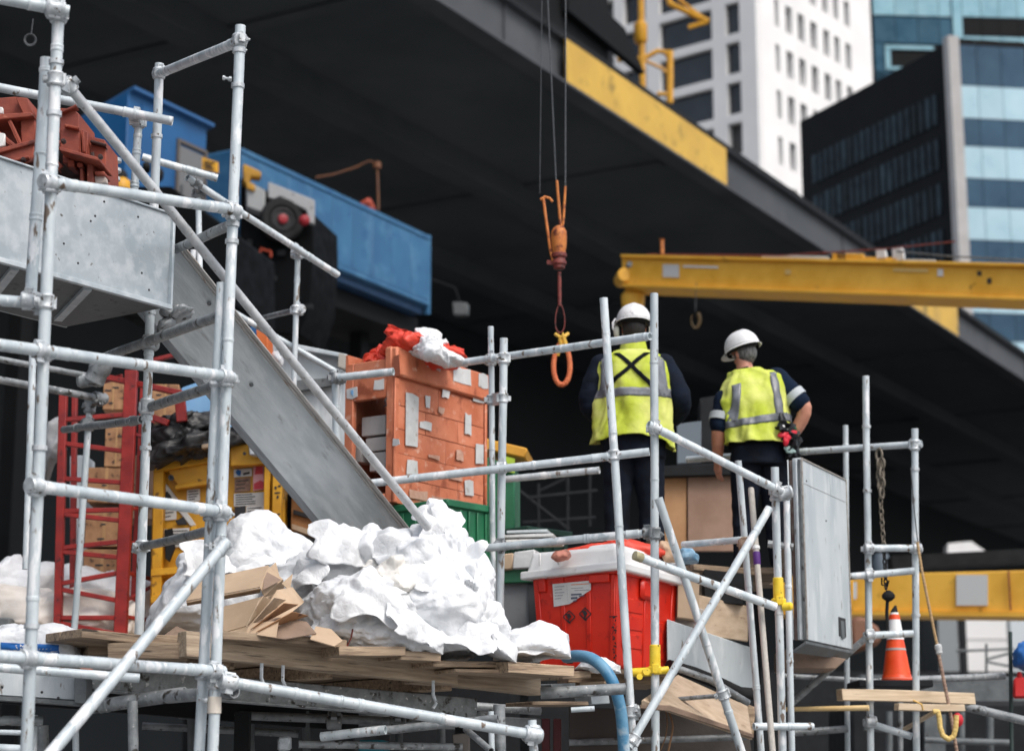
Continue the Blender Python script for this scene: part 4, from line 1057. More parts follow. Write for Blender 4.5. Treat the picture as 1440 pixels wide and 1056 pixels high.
m = MB(); m.lathe(p_, (q_ - p_).normalized(), [(0, .016), (.01, .0185), ((q_ - p_).length * .3, .0185), ((q_ - p_).length, .0185)], 12); m.build('shaft', mat('grey_wood', (0.42, 0.39, 0.35), (0.55, 0.52, 0.47), scale=30, aniso=(6, 6, .4), bump=0.4), s3)
c = on(p_, q_, 785); dq = (q_ - p_).normalized(); m = MB(); m.lathe(c - dq * .04, dq, [(0, .019), (.002, .022), (.075, .022), (.08, .019)], 12); m.build('tape_wrap', PURPLE, s3)
c = on(p_, q_, 770); m = MB(); m.lathe(c - dq * .012, dq, [(0, .019), (.002, .024), (.02, .024), (.024, .019)], 12); m.build('tape_wrap', WHITE_PAINT, s3)

# ---- right-hand frame by the cone
G = Scaffold(V((2.45, 13, 0)), 'right-hand scaffold frame of pale tubes standing around the orange traffic cone')
g1 = G.T('standard', (1217.5, 529, 13.0), (1224.5, 1080, 13.1), sleeves=[(0.03, .01, .002), (0.1, .012, .003)])
g2 = G.T('standard', (1286.5, 603, 13.0), (1289, 1080, 13.1), sleeves=[(0.06, .02, .004), (0.12, .012, .003)])
g3 = G.T('standard', (1189, 598, 14.0), (1192, 1080, 14.1), r=0.0205, sleeves=[(0.06, .02, .006)])
gr_ = G.T('handrail', (966, 646, 13.9), (1296, 624, 13.06), sleeves=[(0.52, .03, .005)], mt=G_TUBE)
G.clamp(on(g2[0], g2[1], 626), g2[1] - g2[0], gr_[1] - (gr_[1] - gr_[0]).normalized() * .05, gr_[1] - gr_[0], big=1.2)
for y0, y1, e0, e1, of in ((772, 772, .02, .02, -1), (809, 803, .22, -.02, -1), (894, 891, .02, -.03, -1), (1016, 1036, .03, -.02, 1)):
    G.ledger('rung', g1, y0, g2, y1, e0, e1, off=of, sl=(y0 in (772, 1016)))
gd = G.T('diagonal_brace', (1218, 896, 12.95), (1112, 990, 13.2), mt=G_DIRTY, r=0.022)
G.clamp(on(g1[0], g1[1], 1014), g1[1] - g1[0], on(g1[0], g1[1], 1014) + V((0, -.04, 0)), V((1, 0, 0)), big=1.2)
for pst, ys in ((g1, (600, 690, 985)), (g2, (660, 865, 990))):
    for yy in ys: G.band(pst, yy)
G.T('ledger', (1235, 958, 14.2), (1412, 950, 14.6), mt=G_DIRTY, r=0.027); G.T('ledger', (1290, 977, 13.2), (1480, 1022, 13.0), mt=G_DIRTY, r=0.03, sleeves=[(0.5, .02, .005)])
G.T('ledger', (1100, 950, 14.2), (1250, 958, 14.2), mt=G_DIRTY, r=0.018); G.T('ledger', (1110, 1030, 14.0), (1192, 1024, 14.0), mt=G_DIRTY, r=0.025)
G.T('standard', (1266, 985, 14.6), (1266, 1080, 14.6), mt=G_DIRTY, r=0.022); G.T('standard', (1421, 888, 14.5), (1423, 1080, 14.5), mt=mat('green_dark_tube', (0.03, 0.05, 0.045), bump=0.1), r=0.015)
# thin far railings
Fz = Scaffold(at(1390, 960, 30), 'thin far railing in front of the small white building')
for a, b in (((1345, 915, 30), (1425, 912, 30)), ((1387, 927, 30), (1424, 917, 30)), ((1387, 905, 30), (1387, 990, 30)), ((1387, 930, 31), (1440, 940, 31))):
    Fz.T('rail', a, b, mt=GREY_STEEL, r=0.02, n=8)
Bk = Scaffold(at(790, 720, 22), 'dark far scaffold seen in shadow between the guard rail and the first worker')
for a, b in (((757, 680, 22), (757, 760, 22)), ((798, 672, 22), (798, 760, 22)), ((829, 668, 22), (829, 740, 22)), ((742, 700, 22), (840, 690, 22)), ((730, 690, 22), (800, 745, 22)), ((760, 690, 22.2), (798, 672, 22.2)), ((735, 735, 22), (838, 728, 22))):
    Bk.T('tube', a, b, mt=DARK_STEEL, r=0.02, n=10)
# bottom of the picture: tubes under the deck
W = Scaffold(at(500, 1000, 8.6), 'low scaffold under the plank deck with the long ledger running to the right')
w1 = W.T('ledger', (312, 957, 8.22), (757, 1034, 8.9), sleeves=[(0.22, .02, .004), (0.36, .012, .005), (0.42, .03, .005), (0.68, .02, .005), (0.98, .06, .008)])
W.clamp(on(a3[0], a3[1], 957), a3[1] - a3[0], w1[0] + (w1[1] - w1[0]).normalized() * .03, w1[1] - w1[0], big=1.2)
w2 = W.T('standard', (748, 1012, 8.95), (752, 1085, 8.95), r=0.02); W.clamp(on(w2[0], w2[1], 1032), V((0, 0, 1)), w1[1] - (w1[1] - w1[0]).normalized() * .03, w1[1] - w1[0], big=1.4)
W.T('transom', (452, 1036, 9.6), (542, 1026, 9.5), r=0.023); W.T('transom', (542, 1027, 9.55), (700, 1010, 9.4), mt=G_DIRTY, r=0.021)
W.T('standard', (186, 985, 9.0), (188, 1085, 9.0), mt=G_DIRTY); W.T('standard', (106, 1010, 9.4), (107, 1085, 9.4), r=0.016)
W.T('transom', (120, 995, 9.2), (260, 975, 9.0), mt=G_DIRTY, r=0.033, sleeves=[(0.2, .05, .006)]); W.T('transom', (236, 980, 8.9), (330, 972, 8.5), mt=G_DIRTY, r=0.03)
W.T('ledger', (-40, 1012, 9.2), (60, 1014, 9.3), mt=G_DIRTY); W.T('ledger', (-40, 1028, 9.0), (40, 1030, 9.0), r=0.012); W.T('ledger', (-40, 1050, 8.6), (46, 1054, 8.6), r=0.02)
W.T('standard', (48, 1005, 9.4), (46, 1085, 9.4), r=0.018); W.T('standard', (60, 1020, 10), (62, 1085, 10), mt=G_DIRTY, r=0.03)
W.T('ledger', (800, 1044, 12.0), (1050, 1036, 12.0), mt=G_DIRTY, r=0.02); W.T('ledger', (760, 975, 10.2), (880, 968, 10.2), mt=G_DIRTY, r=0.03)
W.T('ledger', (803, 998, 10.1), (836, 996, 10.1), r=0.014)
W.T('standard', (702, 990, 9.8), (704, 1085, 9.8), mt=G_DIRTY, r=0.03); W.T('standard', (690, 1000, 9.7), (692, 1085, 9.7), r=0.015)
W.T('transom', (655, 1025, 9.6), (690, 1056, 9.3), mt=G_DIRTY, r=0.016)
# ================================================================== tray, chute and loads
def pf(x0, y0, x1, y1, d0, d1):
    pass
# ---- galvanised tray (upper left) and its red load
t0, t1 = at(-70, 388, 8.25), at(236, 433, 9.35)
dT = (t1 - t0); dT.z = 0; LT = dT.length; dT.normalize(); nT = V((-dT.y, dT.x, 0)); nT = nT if nT.y > 0 else -nT
zt_ = t1.z; hT = rise_to(t1, 303)
tray = thing('steel_tray', V(((t0.x + t1.x) / 2, (t0.y + t1.y) / 2, zt_)), 'big galvanised steel tray with worn paint hanging at the upper left of the tower', 'tray')
t0.z = zt_
M_ = frame(t0, dT)
DT = 0.75
m = MB(); m.bx(0, LT, 0, 0.012, 0, hT); fr = m.build('front_plate', G_SHEET, tray, M=M_, local=True, bevel=0.003)
m = MB(); m.bx(0, LT, DT - 0.012, DT, 0, hT); m.build('back_plate', G_SHEET, tray, M=M_, local=True)
m = MB(); m.bx(LT - 0.012, LT, 0.0125, DT - 0.0125, 0.012, hT - .002); m.build('end_plate', G_SHEET, tray, M=M_, local=True)
m = MB(); m.bx(0.0, LT - 0.0125, 0.0125, DT - 0.0125, 0.0, 0.012); m.build('bottom_plate', GREY_STEEL, tray, M=M_, local=True)
m = MB(); m.bx(0, LT + .005, -0.014, 0.03, hT + .001, hT + 0.010); m.bx(0, LT + .005, -0.03, -0.001, -0.012, 0.012); m.bx(LT - .002, LT + .014, -.02, .02, 0.013, hT); m.build('edge_angle', G_SHEET, tray, M=M_, local=True, bevel=0.002)
for x in (0.35, 0.8): 
    m = MB(); m.box((x, 0.02, -0.02), (0.35, 0.6, 0), (0.035, -0.02, 0), (0, 0, 0.019)); m.build('stiffener', G_SHEET, tray, M=M_, local=True)
m = MB()
for x, z_ in ((LT * .62, .33), (LT * .60, .30), (LT * .86, .13), (LT * .48, .16), (LT * .55, .09), (LT * .66, .41), (LT * .83, .39), (LT * .90, .06), (LT * .15, .30)):
    m.lathe((x, 0.002, z_ * hT / .45), (0, -1, 0), [(0, .006), (.004, .006), (.006, .003)], 8)
m.build('bolt_head', INK, tray, M=M_, local=True)
# red oxide castings heaped in the tray
red = thing('steel_scrap', t0 + dT * 0.4 + Z * 0.4, 'heap of red-oxide steel channels and brackets lying in the galvanised tray', 'scrap heap')
q = lambda x, y, d=8.9: at(x, y, d)
def slab(pts, dep, mt, nme, par, bev=0.004, back=V((0.05, 1, 0))):
    m = MB(); m.prism([q(*p) for p in pts], back.normalized() * dep); return m.build(nme, mt, par, bevel=bev)
slab([(-30, 140), (22, 136), (36, 160), (28, 218), (-30, 214)], 0.35, RUST_RED, 'bracket', red)
slab([(21, 136, 8.84), (39, 138, 8.84), (45, 158, 8.84), (33, 162, 8.84)], 0.3, RUST_RED, 'bracket', red)
slab([(28, 162, 8.8), (45, 159, 8.8), (50, 172, 8.8), (48, 198, 8.8), (30, 202, 8.8)], 0.28, RUST_RED, 'bracket', red)
slab([(-30, 162, 8.75), (44, 158, 8.75), (47, 163, 8.75), (-30, 172, 8.75)], 0.4, RUST_RED, 'channel', red)
slab([(-30, 216, 8.7), (48, 196, 8.7), (49, 201, 8.7), (-30, 224, 8.7)], 0.4, RUST_RED, 'channel', red)
slab([(-30, 225, 8.72), (48, 202, 8.72), (46, 228, 8.72), (-30, 242, 8.72)], 0.3, RUST_RED, 'channel', red)
slab([(-30, 244, 8.76), (46, 231, 8.76), (46, 262, 8.76), (-30, 262, 8.76)], 0.3, mat('brown_casting', lin(112, 76, 56), lin(132, 94, 70), bump=0.2), 'casting', red)
slab([(84, 152, 9.0), (102, 153, 9.0), (111, 160, 9.0), (112, 216, 9.0), (84, 208, 9.0)], 0.3, RUST_RED, 'plate', red)
slab([(112, 181, 9.05), (124, 186, 9.05), (123, 218, 9.05), (112, 214, 9.05)], 0.3, RUST_RED, 'plate', red)
slab([(124, 191, 9.1), (148, 197, 9.1), (150, 262, 9.1), (131, 262, 9.1), (126, 225, 9.1)], 0.25, RUST_RED, 'plate', red)
slab([(83, 206, 8.85), (140, 222, 8.85), (140, 227, 8.85), (83, 212, 8.85)], 0.25, RUST_RED, 'channel', red)
for x, y, w, h in ((88, 218, 9, 12), (95, 224, 9, 11), (122, 230, 9, 34), (112, 236, 5, 26), (108, 228, 8, 7), (133, 240, 14, 6)):
    slab([(x, y, 8.95), (x + w, y + 1, 8.95), (x + w, y + h, 8.95), (x, y + h, 8.95)], 0.12, RUST_RED, 'lug', red)
slab([(84, 214, 9.15), (140, 228, 9.15), (140, 262, 9.15), (84, 262, 9.15)], 0.1, mat('deep_rust', lin(52, 30, 26), bump=0.2), 'plate', red)
slab([(-4, 186, 8.72), (7, 188, 8.72), (6, 205, 8.72), (-4, 208, 8.72)], 0.02, PAPER, 'label', red); slab([(-4, 150, 8.83), (4, 151, 8.83), (4, 160, 8.83), (-4, 160, 8.83)], 0.02, PAPER, 'label', red)
slab([(132, 248, 8.98), (147, 242, 8.98), (149, 256, 8.98), (134, 260, 8.98)], 0.05, mat('pale_bracket', (0.5, 0.42, 0.38), bump=0.2), 'bracket', red)
for x, y in ((142, 222), (60, 175), (34, 226), (90, 200)):
    m = MB(); m.lathe(q(x, y, 8.7), V((0, -1, 0)), [(0, .012), (.02, .012), (.03, .008)], 8); m.build('bolt', mat('deep_rust', (0, 0, 0)), red)

for x0, y0, x1, y1, w_, dd in ((-20, 178, 20, 210, 7, 8.74), (10, 170, 30, 214, 6, 8.76), (52, 150, 82, 190, 8, 9.0), (58, 196, 82, 206, 9, 8.9), (86, 160, 108, 150, 4, 8.97), (90, 178, 110, 182, 4, 8.97), (114, 186, 116, 214, 4, 9.02), (126, 200, 148, 206, 4, 9.06), (50, 212, 82, 240, 10, 8.95), (52, 236, 82, 256, 9, 8.9), (0, 232, 40, 222, 4, 8.69), (127, 214, 131, 250, 5, 9.05)):
    a_, b_ = q(x0, y0, dd), q(x1, y1, dd); d_ = (b_ - a_).normalized(); s_ = d_.cross(V((0, 1, 0))).normalized() * w_ * dd / F_PX
    m = MB(); m.box(a_, b_ - a_, s_ * .3, V((0, .06, 0))); m.box(a_ + s_ * .3, b_ - a_, s_ * .7, V((0, .02, 0))); m.build('angle', RUST_RED if R.random() < .7 else mat('deep_rust', (0, 0, 0)), red, bevel=.003)
# ---- chute (long steel channel)
ca, cb_ = at(252, 424, 9.75), at(512, 742, 11.0)
xa = (cb_ - ca).normalized()
side = V((0.77, -0.35, 0.64)); side = (side - xa * side.dot(xa)).normalized()     # towards the upper right edge
nrm = xa.cross(side).normalized(); nrm = nrm if nrm.y < 0 else -nrm
Lc = (cb_ - ca).length + 0.5
Mc = Matrix(((xa.x, side.x, nrm.x, ca.x - xa.x * .25), (xa.y, side.y, nrm.y, ca.y - xa.y * .25), (xa.z, side.z, nrm.z, ca.z - xa.z * .25), (0, 0, 0, 1)))
ch = thing('steel_chute', ca, 'long scuffed steel chute sloping from the tray down to the white plastic pile', 'chute', M=Mc)
wd_ = 0.175
m = MB(); m.grid(lambda u, v: V((Lc * u, -wd_ + 2 * wd_ * v, 0.004 * noise.noise(V((u * 9, v * 4, 2))))), 40, 10); m.grid(lambda u, v: V((Lc * u, wd_ - 2 * wd_ * v, -0.012)), 40, 10)
m.build('plate', G_CHUTE, ch, M=Mc, local=True, recalc=True)
m = MB(); m.bx(0, Lc, wd_ + .001, wd_ + .016, -0.06, 0.035); m.bx(0, Lc, wd_ + .0165, wd_ + 0.04, 0.022, 0.035); m.build('side_flange', mat('flange_worn', (0.25, 0.25, 0.24), (0.36, 0.35, 0.34), rough=.6, metal=.2, scale=12, aniso=(.8, 6, 6), spots=((0.16, 0.11, 0.08), 16, .6, .1), bump=.5), ch, M=Mc, local=True, bevel=.004)
m = MB(); m.bx(0, Lc, -wd_ - .04, -wd_ - .001, -0.10, 0.004); m.build('side_flange', mat('flange_grey', (0.16, 0.175, 0.19), (0.26, 0.28, 0.30), rough=.5, scale=6, aniso=(.6, 5, 5), bump=.4), ch, M=Mc, local=True, bevel=.004)
for i in range(5):
    m = MB(); x = Lc * (i + .5) / 5; m.bx(x, x + .03, -wd_ + .01, wd_ - .01, -0.05, -0.0125); m.build('cross_bar', GREY_STEEL, ch, M=Mc, local=True)
for x, y in ((.35, .12), (.52, .08), (.9, .02)):
    m = MB(); m.lathe((x, y, 0.004), (0, 0, 1), [(0, .012), (.008, .012), (.012, .006)], 8); m.build('bolt', GREY_STEEL, ch, M=Mc, local=True)
# crumpled sheet end where the chute meets the tray
tag(blob([(226, 436), (240, 430), (262, 432), (268, 440), (252, 448), (240, 462), (228, 470), (220, 455)], 9.5, .1, .035, 12, 4, 14).build('metal_offcut', G_DIRTY, sharp=180), 'crumpled grey metal offcut jammed between the tray corner and the chute', 'metal offcut')

# ---- grey steel box behind the chute
def box_at(name, label, cat, px, ytop, ybot, d, az, xr, xl, mt, azl=None, bev=.006, part='body', group=None):
    """box whose nearest upright edge stands at px; right face ends at xr, left face at xl"""
    P = at(px, ybot, d); h = rise_to(P, ytop)
    dr_, dl_ = azv(az), azv(azl if azl is not None else az - 90)
    w, l = run_to(P + Z * h * .5, dr_, xr), run_to(P + Z * h * .5, dl_, xl)
    o = thing(name, P, label, cat, group)
    m = MB(); m.box(P, dr_ * w, dl_ * l, Z * h)
    if part: m.build(part, mt, o, bevel=bev)
    return o, P, dr_, dl_, w, l, h
gb = thing('grey_skip', at(440, 560, 13.2), 'grey steel skip half hidden behind the long chute and brace', 'skip')
q = lambda x, y, d=13.2: at(x, y, d)
m = MB(); m.prism([q(340, 470), q(482, 497), q(476, 640), q(350, 640)], V((.2, 1, 0)) * .8); m.build('side_plate', G_PANEL, gb, bevel=.01)
m = MB(); m.prism([q(388, 478, 13.1), q(488, 498, 13.1), q(488, 504, 13.1), q(388, 486, 13.1)], V((.2, 1, 0)) * .2); m.build('rim', G_SHEET, gb, bevel=.006)
m = MB(); m.prism([q(476, 496, 13.0), q(489, 499, 13.0), q(486, 520, 13.0), q(474, 516, 13.0)], V((.2, 1, 0)) * .2); m.build('corner_post', mat('post_tan', (0.38, 0.36, 0.32), bump=.3), gb, bevel=.006)
for y0, y1 in ((536, 544),):
    m = MB(); m.prism([q(405, y0, 13.12), q(478, y0 - 6, 13.12), q(478, y1 - 4, 13.12), q(405, y1 + 8, 13.12)], V((0, .05, 0))); m.build('rib', GREY_STEEL, gb)
ob = thing('orange_board', at(366, 520, 12.8), 'upright orange board standing behind the top of the chute', 'board')
m = MB(); m.prism([at(360, 462, 12.8), at(376, 470, 12.8), at(377, 520, 12.8), at(361, 512, 12.8)], V((.03, .08, 0))); m.build('panel', mat('board_orange', lin(214, 110, 50), bump=.1), ob, bevel=.006)
m = MB(); m.prism([at(352, 456, 12.85), at(360, 460, 12.85), at(361, 518, 12.85), at(353, 510, 12.85)], V((.03, .1, 0))); m.build('edge', BLUE_DEEP, ob)
tag(blob([(383, 500), (392, 492), (398, 502), (396, 512), (386, 512)], 12.9, .06, .02, 31, 4, 14).build('plastic_rag', WHITE_FILM, sharp=180), 'small white plastic rag beside the upright orange board', 'plastic rag')

# ---- orange crate
oc, P, dr_, dl_, w, l, h = box_at('orange_crate', 'large worn orange crate patched with grey tape behind the guard rail', 'crate', 551, 488, 706, 11.75, 33, 683, 484, ORANGE, part=None)
nr, nl = -dl_, -dr_        # outward normals of right and left faces
def fbox(par, o, d, n, s0, s1, z0, z1, t, mt, nme, bev=.003, back=0.0, lab=None):
    m = MB(); m.box(o + d * s0 + Z * z0 - n * back, d * (s1 - s0), n * (t + back), Z * (z1 - z0)); return m.build(nme, mt, par, bevel=bev, label=lab)
# carcass: floor, back walls, front-left frame with opening, right wall
tk_ = 0.03
fbox(oc, P - nr * tk_, dr_, nr, 0, w, 0, h, tk_ - .002, mat('orange_core', lin(182, 98, 66), bump=.1), 'right_wall')
inner = MB(); inner.box(P + dr_ * .03 + dl_ * l, dr_ * (w - .03), dl_ * .02, Z * h); inner.build('back_wall', ORANGE, oc)
fbox(oc, P + dr_ * w + dl_ * .03, dl_, -nl, 0, l - .03, 0, h, .02, ORANGE, 'far_wall')
m = MB(); m.box(P + dr_ * .05 + dl_ * .03, dr_ * (w - .06), dl_ * (l - .04), Z * .03); m.build('floor', ORANGE, oc)
lt_ = 0.04
zo0, zo1 = rise_to(P + dl_ * l * .4, 690), rise_to(P + dl_ * l * .3, 560)
so0, so1 = run_to(P + Z * .5, dl_, 548), run_to(P + Z * .5, dl_, 496)
fbox(oc, P, dl_, nl, 0.0, so0 + .03, 0, h, .001, ORANGE, 'corner_post', .006, lt_)
fbox(oc, P, dl_, nl, so1, l, 0, h * .93, .001, ORANGE, 'side_post', .006, lt_)
fbox(oc, P, dl_, nl, so0 + .031, so1 - .001, zo1, h * .93, .001, ORANGE, 'top_beam', .006, lt_)
fbox(oc, P, dl_, nl, so0 + .031, so1 - .001, 0, .06, .001, ORANGE, 'bottom_beam', .006, lt_)
fbox(oc, P + dr_ * .45, dl_, nl, so0 + .01, so1 + .03, 0.04, h * .9, .001, BLACK_CLAD, 'shade_back', 0, .02)  # black back, side and roof linings paint the shade inside the crate
fbox(oc, P + dr_ * .05 + dl_ * so0, dr_, -dl_, 0, .38, .04, h * .9, .001, BLACK_CLAD, 'shade_side', 0, .01)
m = MB(); m.box(P + dr_ * .05 + dl_ * so0 + Z * h * .9, dr_ * .38, dl_ * (so1 - so0), Z * .01); m.build('shade_roof', BLACK_CLAD, oc)
# right face: rows of panels with recessed joints
rows_ = [(0.0, .155), (.159, .305), (.308, .455), (.459, .60), (.604, .765)]
for k, (a, b) in enumerate(rows_):
    cuts = [0.045, w * .5 + R.uniform(-.08, .08), w - .03]
    if k in (1, 3): cuts = [0.045, w * .33, w * .68, w - .03]
    for x0, x1 in zip(cuts, cuts[1:]):
        fbox(oc, P, dr_, nr, x0 + .0015, x1 - .0015, h * a / .765 * .80, h * b / .765 * .80, .003 + R.uniform(0, .002), ORANGE, 'panel', .002)
fbox(oc, P, dr_, nr, 0, .042, 0, h * .80, .016, ORANGE, 'edge_post', .006)
fbox(oc, P, dr_, nr, w - .027, w, 0, h * .80, .016, ORANGE, 'edge_post', .006)
fbox(oc, P - dr_ * .012, dr_, nr, 0, w + .02, h * .815, h, .035, ORANGE, 'lid_band', .012, .06)
fbox(oc, P, dl_, nl, 0, so0 * 1.2 + .03, h * .83, h + .004, .02, ORANGE, 'lid_band', .012, .06)
def tape(x0, x1, y0, y1, face='r', mt=TAPE, extra=.0, nme='tape_or_shade_patch'):
    """flat patch on a crate face measured by columns and rows at its centre"""
    d_, n_ = (dr_, nr) if face == 'r' else (dl_, nl)
    Q = P + Z * h * .5
    s0, s1 = sorted((run_to(Q, d_, x0), run_to(Q, d_, x1)))
    mid = P + d_ * ((s0 + s1) / 2)
    z0, z1 = rise_to(mid, y1), rise_to(mid, y0)
    off_ = (.036 if z0 > h * .8 else .0185 if (s0 < .05 or s1 > w - .03) else .0125) if face == 'r' else (.022 if z0 > h * .8 else .002)
    m = MB(); e_ = lambda: R.uniform(-.008, .008)
    a0 = P + n_ * (off_ + extra)
    m.prism([a0 + d_ * (s0 + e_()) + Z * (z0 + e_()), a0 + d_ * ((s0 + s1) / 2) + Z * (z0 + e_()), a0 + d_ * (s1 + e_()) + Z * (z0 + e_()), a0 + d_ * (s1 + e_()) + Z * (z1 + e_()), a0 + d_ * ((s0 + s1) / 2) + Z * (z1 + e_()), a0 + d_ * (s0 + e_()) + Z * (z1 + e_())], n_ * .003); m.build(nme, mt, oc)
for a in ((568, 585, 555, 628), (570, 585, 648, 668), (594, 612, 503, 521), (631, 655, 518, 541), (652, 660, 583, 612), (619, 629, 548, 560), (666, 680, 527, 546), (663, 678, 548, 566), (666, 678, 624, 652), (652, 664, 676, 698), (596, 602, 556, 574), (588, 604, 594, 604)):
    tape(*a)
tape(577, 586, 494, 503, 'r', PAPER); tape(553, 562, 617, 626, 'l', TAPE); tape(525, 540, 533, 548, 'l', PAPER); tape(488, 502, 546, 560, 'l', TAPE)
tape(493, 498, 550, 556, 'l', BLUE_PALE, .004)
for a in ((556, 564, 500, 528),): tape(*a, 'l', mat('shadow_orange', lin(150, 84, 60), bump=.2))  # darker orange patch painting shade on the board, no tape
for a in ((600, 616, 640, 645), (630, 648, 668, 674), (606, 640, 700, 708), (575, 600, 690, 702), (640, 650, 634, 648), (614, 622, 572, 582)): tape(*a, 'r', mat('faint_tape', lin(196, 160, 142), lin(176, 132, 112), scale=20, bump=.2))
m = MB(); c = P + dl_ * .045 + Z * rise_to(P, 567) + nl * .01; m.path([c + Z * .035, c + nl * .015 + Z * .02, c - Z * .01, c - Z * .015 + dl_ * .02], .005, 6); m.build('hook', INK, oc)
# white boxes stacked in the opening
for i, (x0, x1, y0, y1) in enumerate(((508, 542, 585, 612), (514, 543, 615, 634), (520, 543, 636, 662), (497, 508, 628, 650))):
    Q = P + dr_ * .07
    s0, s1 = sorted((run_to(Q + Z * .4, dl_, x0), run_to(Q + Z * .4, dl_, x1)))
    z0, z1 = rise_to(Q + dl_ * ((s0 + s1) / 2), y1), rise_to(Q + dl_ * ((s0 + s1) / 2), y0)
    m = MB(); m.box(Q + dl_ * s0 + Z * z0, dl_ * (s1 - s0), dr_ * .13, Z * (z1 - z0))
    o = m.build('carton', mat('carton_pale', (0.34, 0.32, 0.305), (0.44, 0.42, 0.405), bump=.2), bevel=.004)
    tag(o, ['pale carton on top of the stack inside the orange crate', 'flat grey-white carton second in the stack inside the orange crate', 'pale carton at the bottom of the stack inside the orange crate', 'narrow pale carton left of the stack inside the orange crate'][i], 'carton', 'cartons inside the orange crate')
# red sheet and white plastic on top
tag(blob([(552, 500), (553, 461), (560, 463), (572, 479), (590, 470), (604, 480), (630, 478), (640, 500), (600, 510)], 11.95, .14, .055, 21, 6, 7).build('red_sheeting', RED_SHEET, sharp=180), 'bright red crumpled sheeting standing up on top of the orange crate', 'sheeting')
tag(blob([(508, 516), (514, 498), (530, 496), (536, 487), (546, 488), (550, 494), (556, 500), (552, 522), (520, 522)], 12.1, .12, .04, 22, 6, 8).build('red_sheeting', RED_SHEET, sharp=180), 'low fold of red sheeting at the left of the crate top by the rail', 'sheeting')
tag(blob([(628, 500), (640, 490), (646, 496), (645, 510), (632, 512)], 12.25, .08, .035, 24, 5, 9).build('red_sheeting', RED_SHEET, sharp=180), 'small red corner of sheeting at the right end of the crate top', 'sheeting')
tag(blob([(556, 494), (562, 486), (574, 486), (584, 480), (588, 470), (600, 472), (612, 478), (618, 486), (622, 476), (632, 477), (628, 490), (640, 500), (646, 510), (628, 514), (600, 506), (575, 498)], 11.85, .12, .045, 23, 6, 8).build('plastic_film', WHITE_FILM, sharp=180), 'white plastic film bunched on top of the orange crate', 'plastic film')

# ---- green crates
def tub(name, label, px, ytop, ybot, d, az, xr, xl, mt, ribs=5):
    o, P, dr2, dl2, w2, l2, h2 = box_at(name, label, 'crate', px, ytop, ybot, d, az, xr, xl, mt, bev=.01)
    fbox(o, P + Z * (h2 - .04), dr2, -dl2, -.02, w2 + .02, 0, .045, .022, mt, 'rim', .006)
    fbox(o, P + Z * (h2 - .04), dl2, -dr2, -.02, l2 + .02, 0, .045, .022, mt, 'rim', .006)
    for k in range(ribs):
        fbox(o, P, dr2, -dl2, w2 * (k + .5) / ribs - .01, w2 * (k + .5) / ribs + .01, 0, h2 - .05, .014, mt, 'rib', .003)
        fbox(o, P, dl2, -dr2, l2 * (k + .5) / ribs - .01, l2 * (k + .5) / ribs + .01, 0, h2 - .05, .014, mt, 'rib', .003)
    return o, P, dr2, dl2, w2, l2, h2
tub('green_crate', 'green plastic crate standing directly under the orange crate', 628, 703, 790, 11.55, 40, 688, 542, GREEN)
o = thing('yellow_box', at(712, 620, 13.6), 'yellow lid with a green bin seen behind the two middle standards', 'bin')
q = lambda x, y, d=13.6: at(x, y, d)
m = MB(); m.prism([q(676, 640), q(724, 655), q(724, 790), q(676, 790)], V((.1, 1, 0)) * .4); m.build('body', GREEN, o, bevel=.01)
m = MB(); m.prism([q(672, 612), q(690, 618), q(742, 630), q(738, 644), q(720, 640), q(672, 630)], V((.1, 1, 0)) * .45); m.build('lid', mat('lid_yellow', lin(214, 150, 40), lin(226, 170, 60), bump=.1), o, bevel=.01)
m = MB(); m.prism([q(706, 640, 13.55), q(724, 645, 13.55), q(724, 665, 13.55), q(706, 662, 13.55)], V((0, .02, 0))); m.build('label', mat('lime', lin(170, 200, 60), bump=0), o)
tub('green_crate', 'dark green crate in shadow behind the low rail left of the first worker', 742, 741, 800, 13.4, 45, 800, 712, mat('dark_green', lin(18, 62, 48), bump=.1), 4)
# grey bin and folded sheets between white pile and red bin
gb2 = thing('grey_bin', at(735, 900, 11.9), 'grey plastic bin with green rim behind the white plastic, left of the red bin', 'bin')
q = lambda x, y, d=11.9: at(x, y, d)
m = MB(); m.prism([q(700, 815), q(760, 812), q(760, 905), q(704, 905)], V((.1, 1, 0)) * .5); m.build('body', mat('bin_grey', (0.16, 0.175, 0.185), (0.2, 0.215, 0.225), bump=.15), gb2, bevel=.01)
m = MB(); m.prism([q(698, 800, 11.85), q(764, 798, 11.85), q(764, 818, 11.85), q(698, 820, 11.85)], V((.1, 1, 0)) * .5); m.build('rim', GREEN, gb2, bevel=.006)
m = MB(); m.prism([q(742, 820, 11.88), q(758, 819, 11.88), q(759, 895, 11.88), q(744, 896, 11.88)], V((0, .01, 0))); m.build('recess', mat('recess_dark', (0.04, 0.045, 0.05), bump=0), gb2)
cs = [((704, 779), (722, 777), (720, 800), (703, 802)), ((722, 776), (752, 772), (754, 798), (720, 800))]
for i, c_ in enumerate(cs):
    m = MB(); m.prism([at(x, y, 11.8) for x, y in c_], V((.05, .2, 0))); tag(m.build('folded_sheet', (CARD, TAPE)[i], bevel=.008), ['tan folded sheet lying on the grey bin by the standard', 'grey folded sheet lying on the grey bin by the red bin lid'][i], 'folded sheet')
for i, (y, x0, x1) in enumerate(((746, 712, 770), (752, 706, 778), (759, 708, 784))):
    m = MB(); a = at(x0, y + 4, 12.3); m.box(a, at(x1, y + 2, 12.5) - a, V((.05, .3, 0)), Z * .02)
    tag(m.build('sheet', (G_PANEL, TAPE, PAPER)[i], bevel=.004), ['grey sheet on top of the flat stack behind the low rail', 'grey sheet in the middle of the flat stack behind the low rail', 'white sheet at the bottom of the flat stack behind the low rail'][i], 'sheet', 'flat sheets stacked behind the low rail')

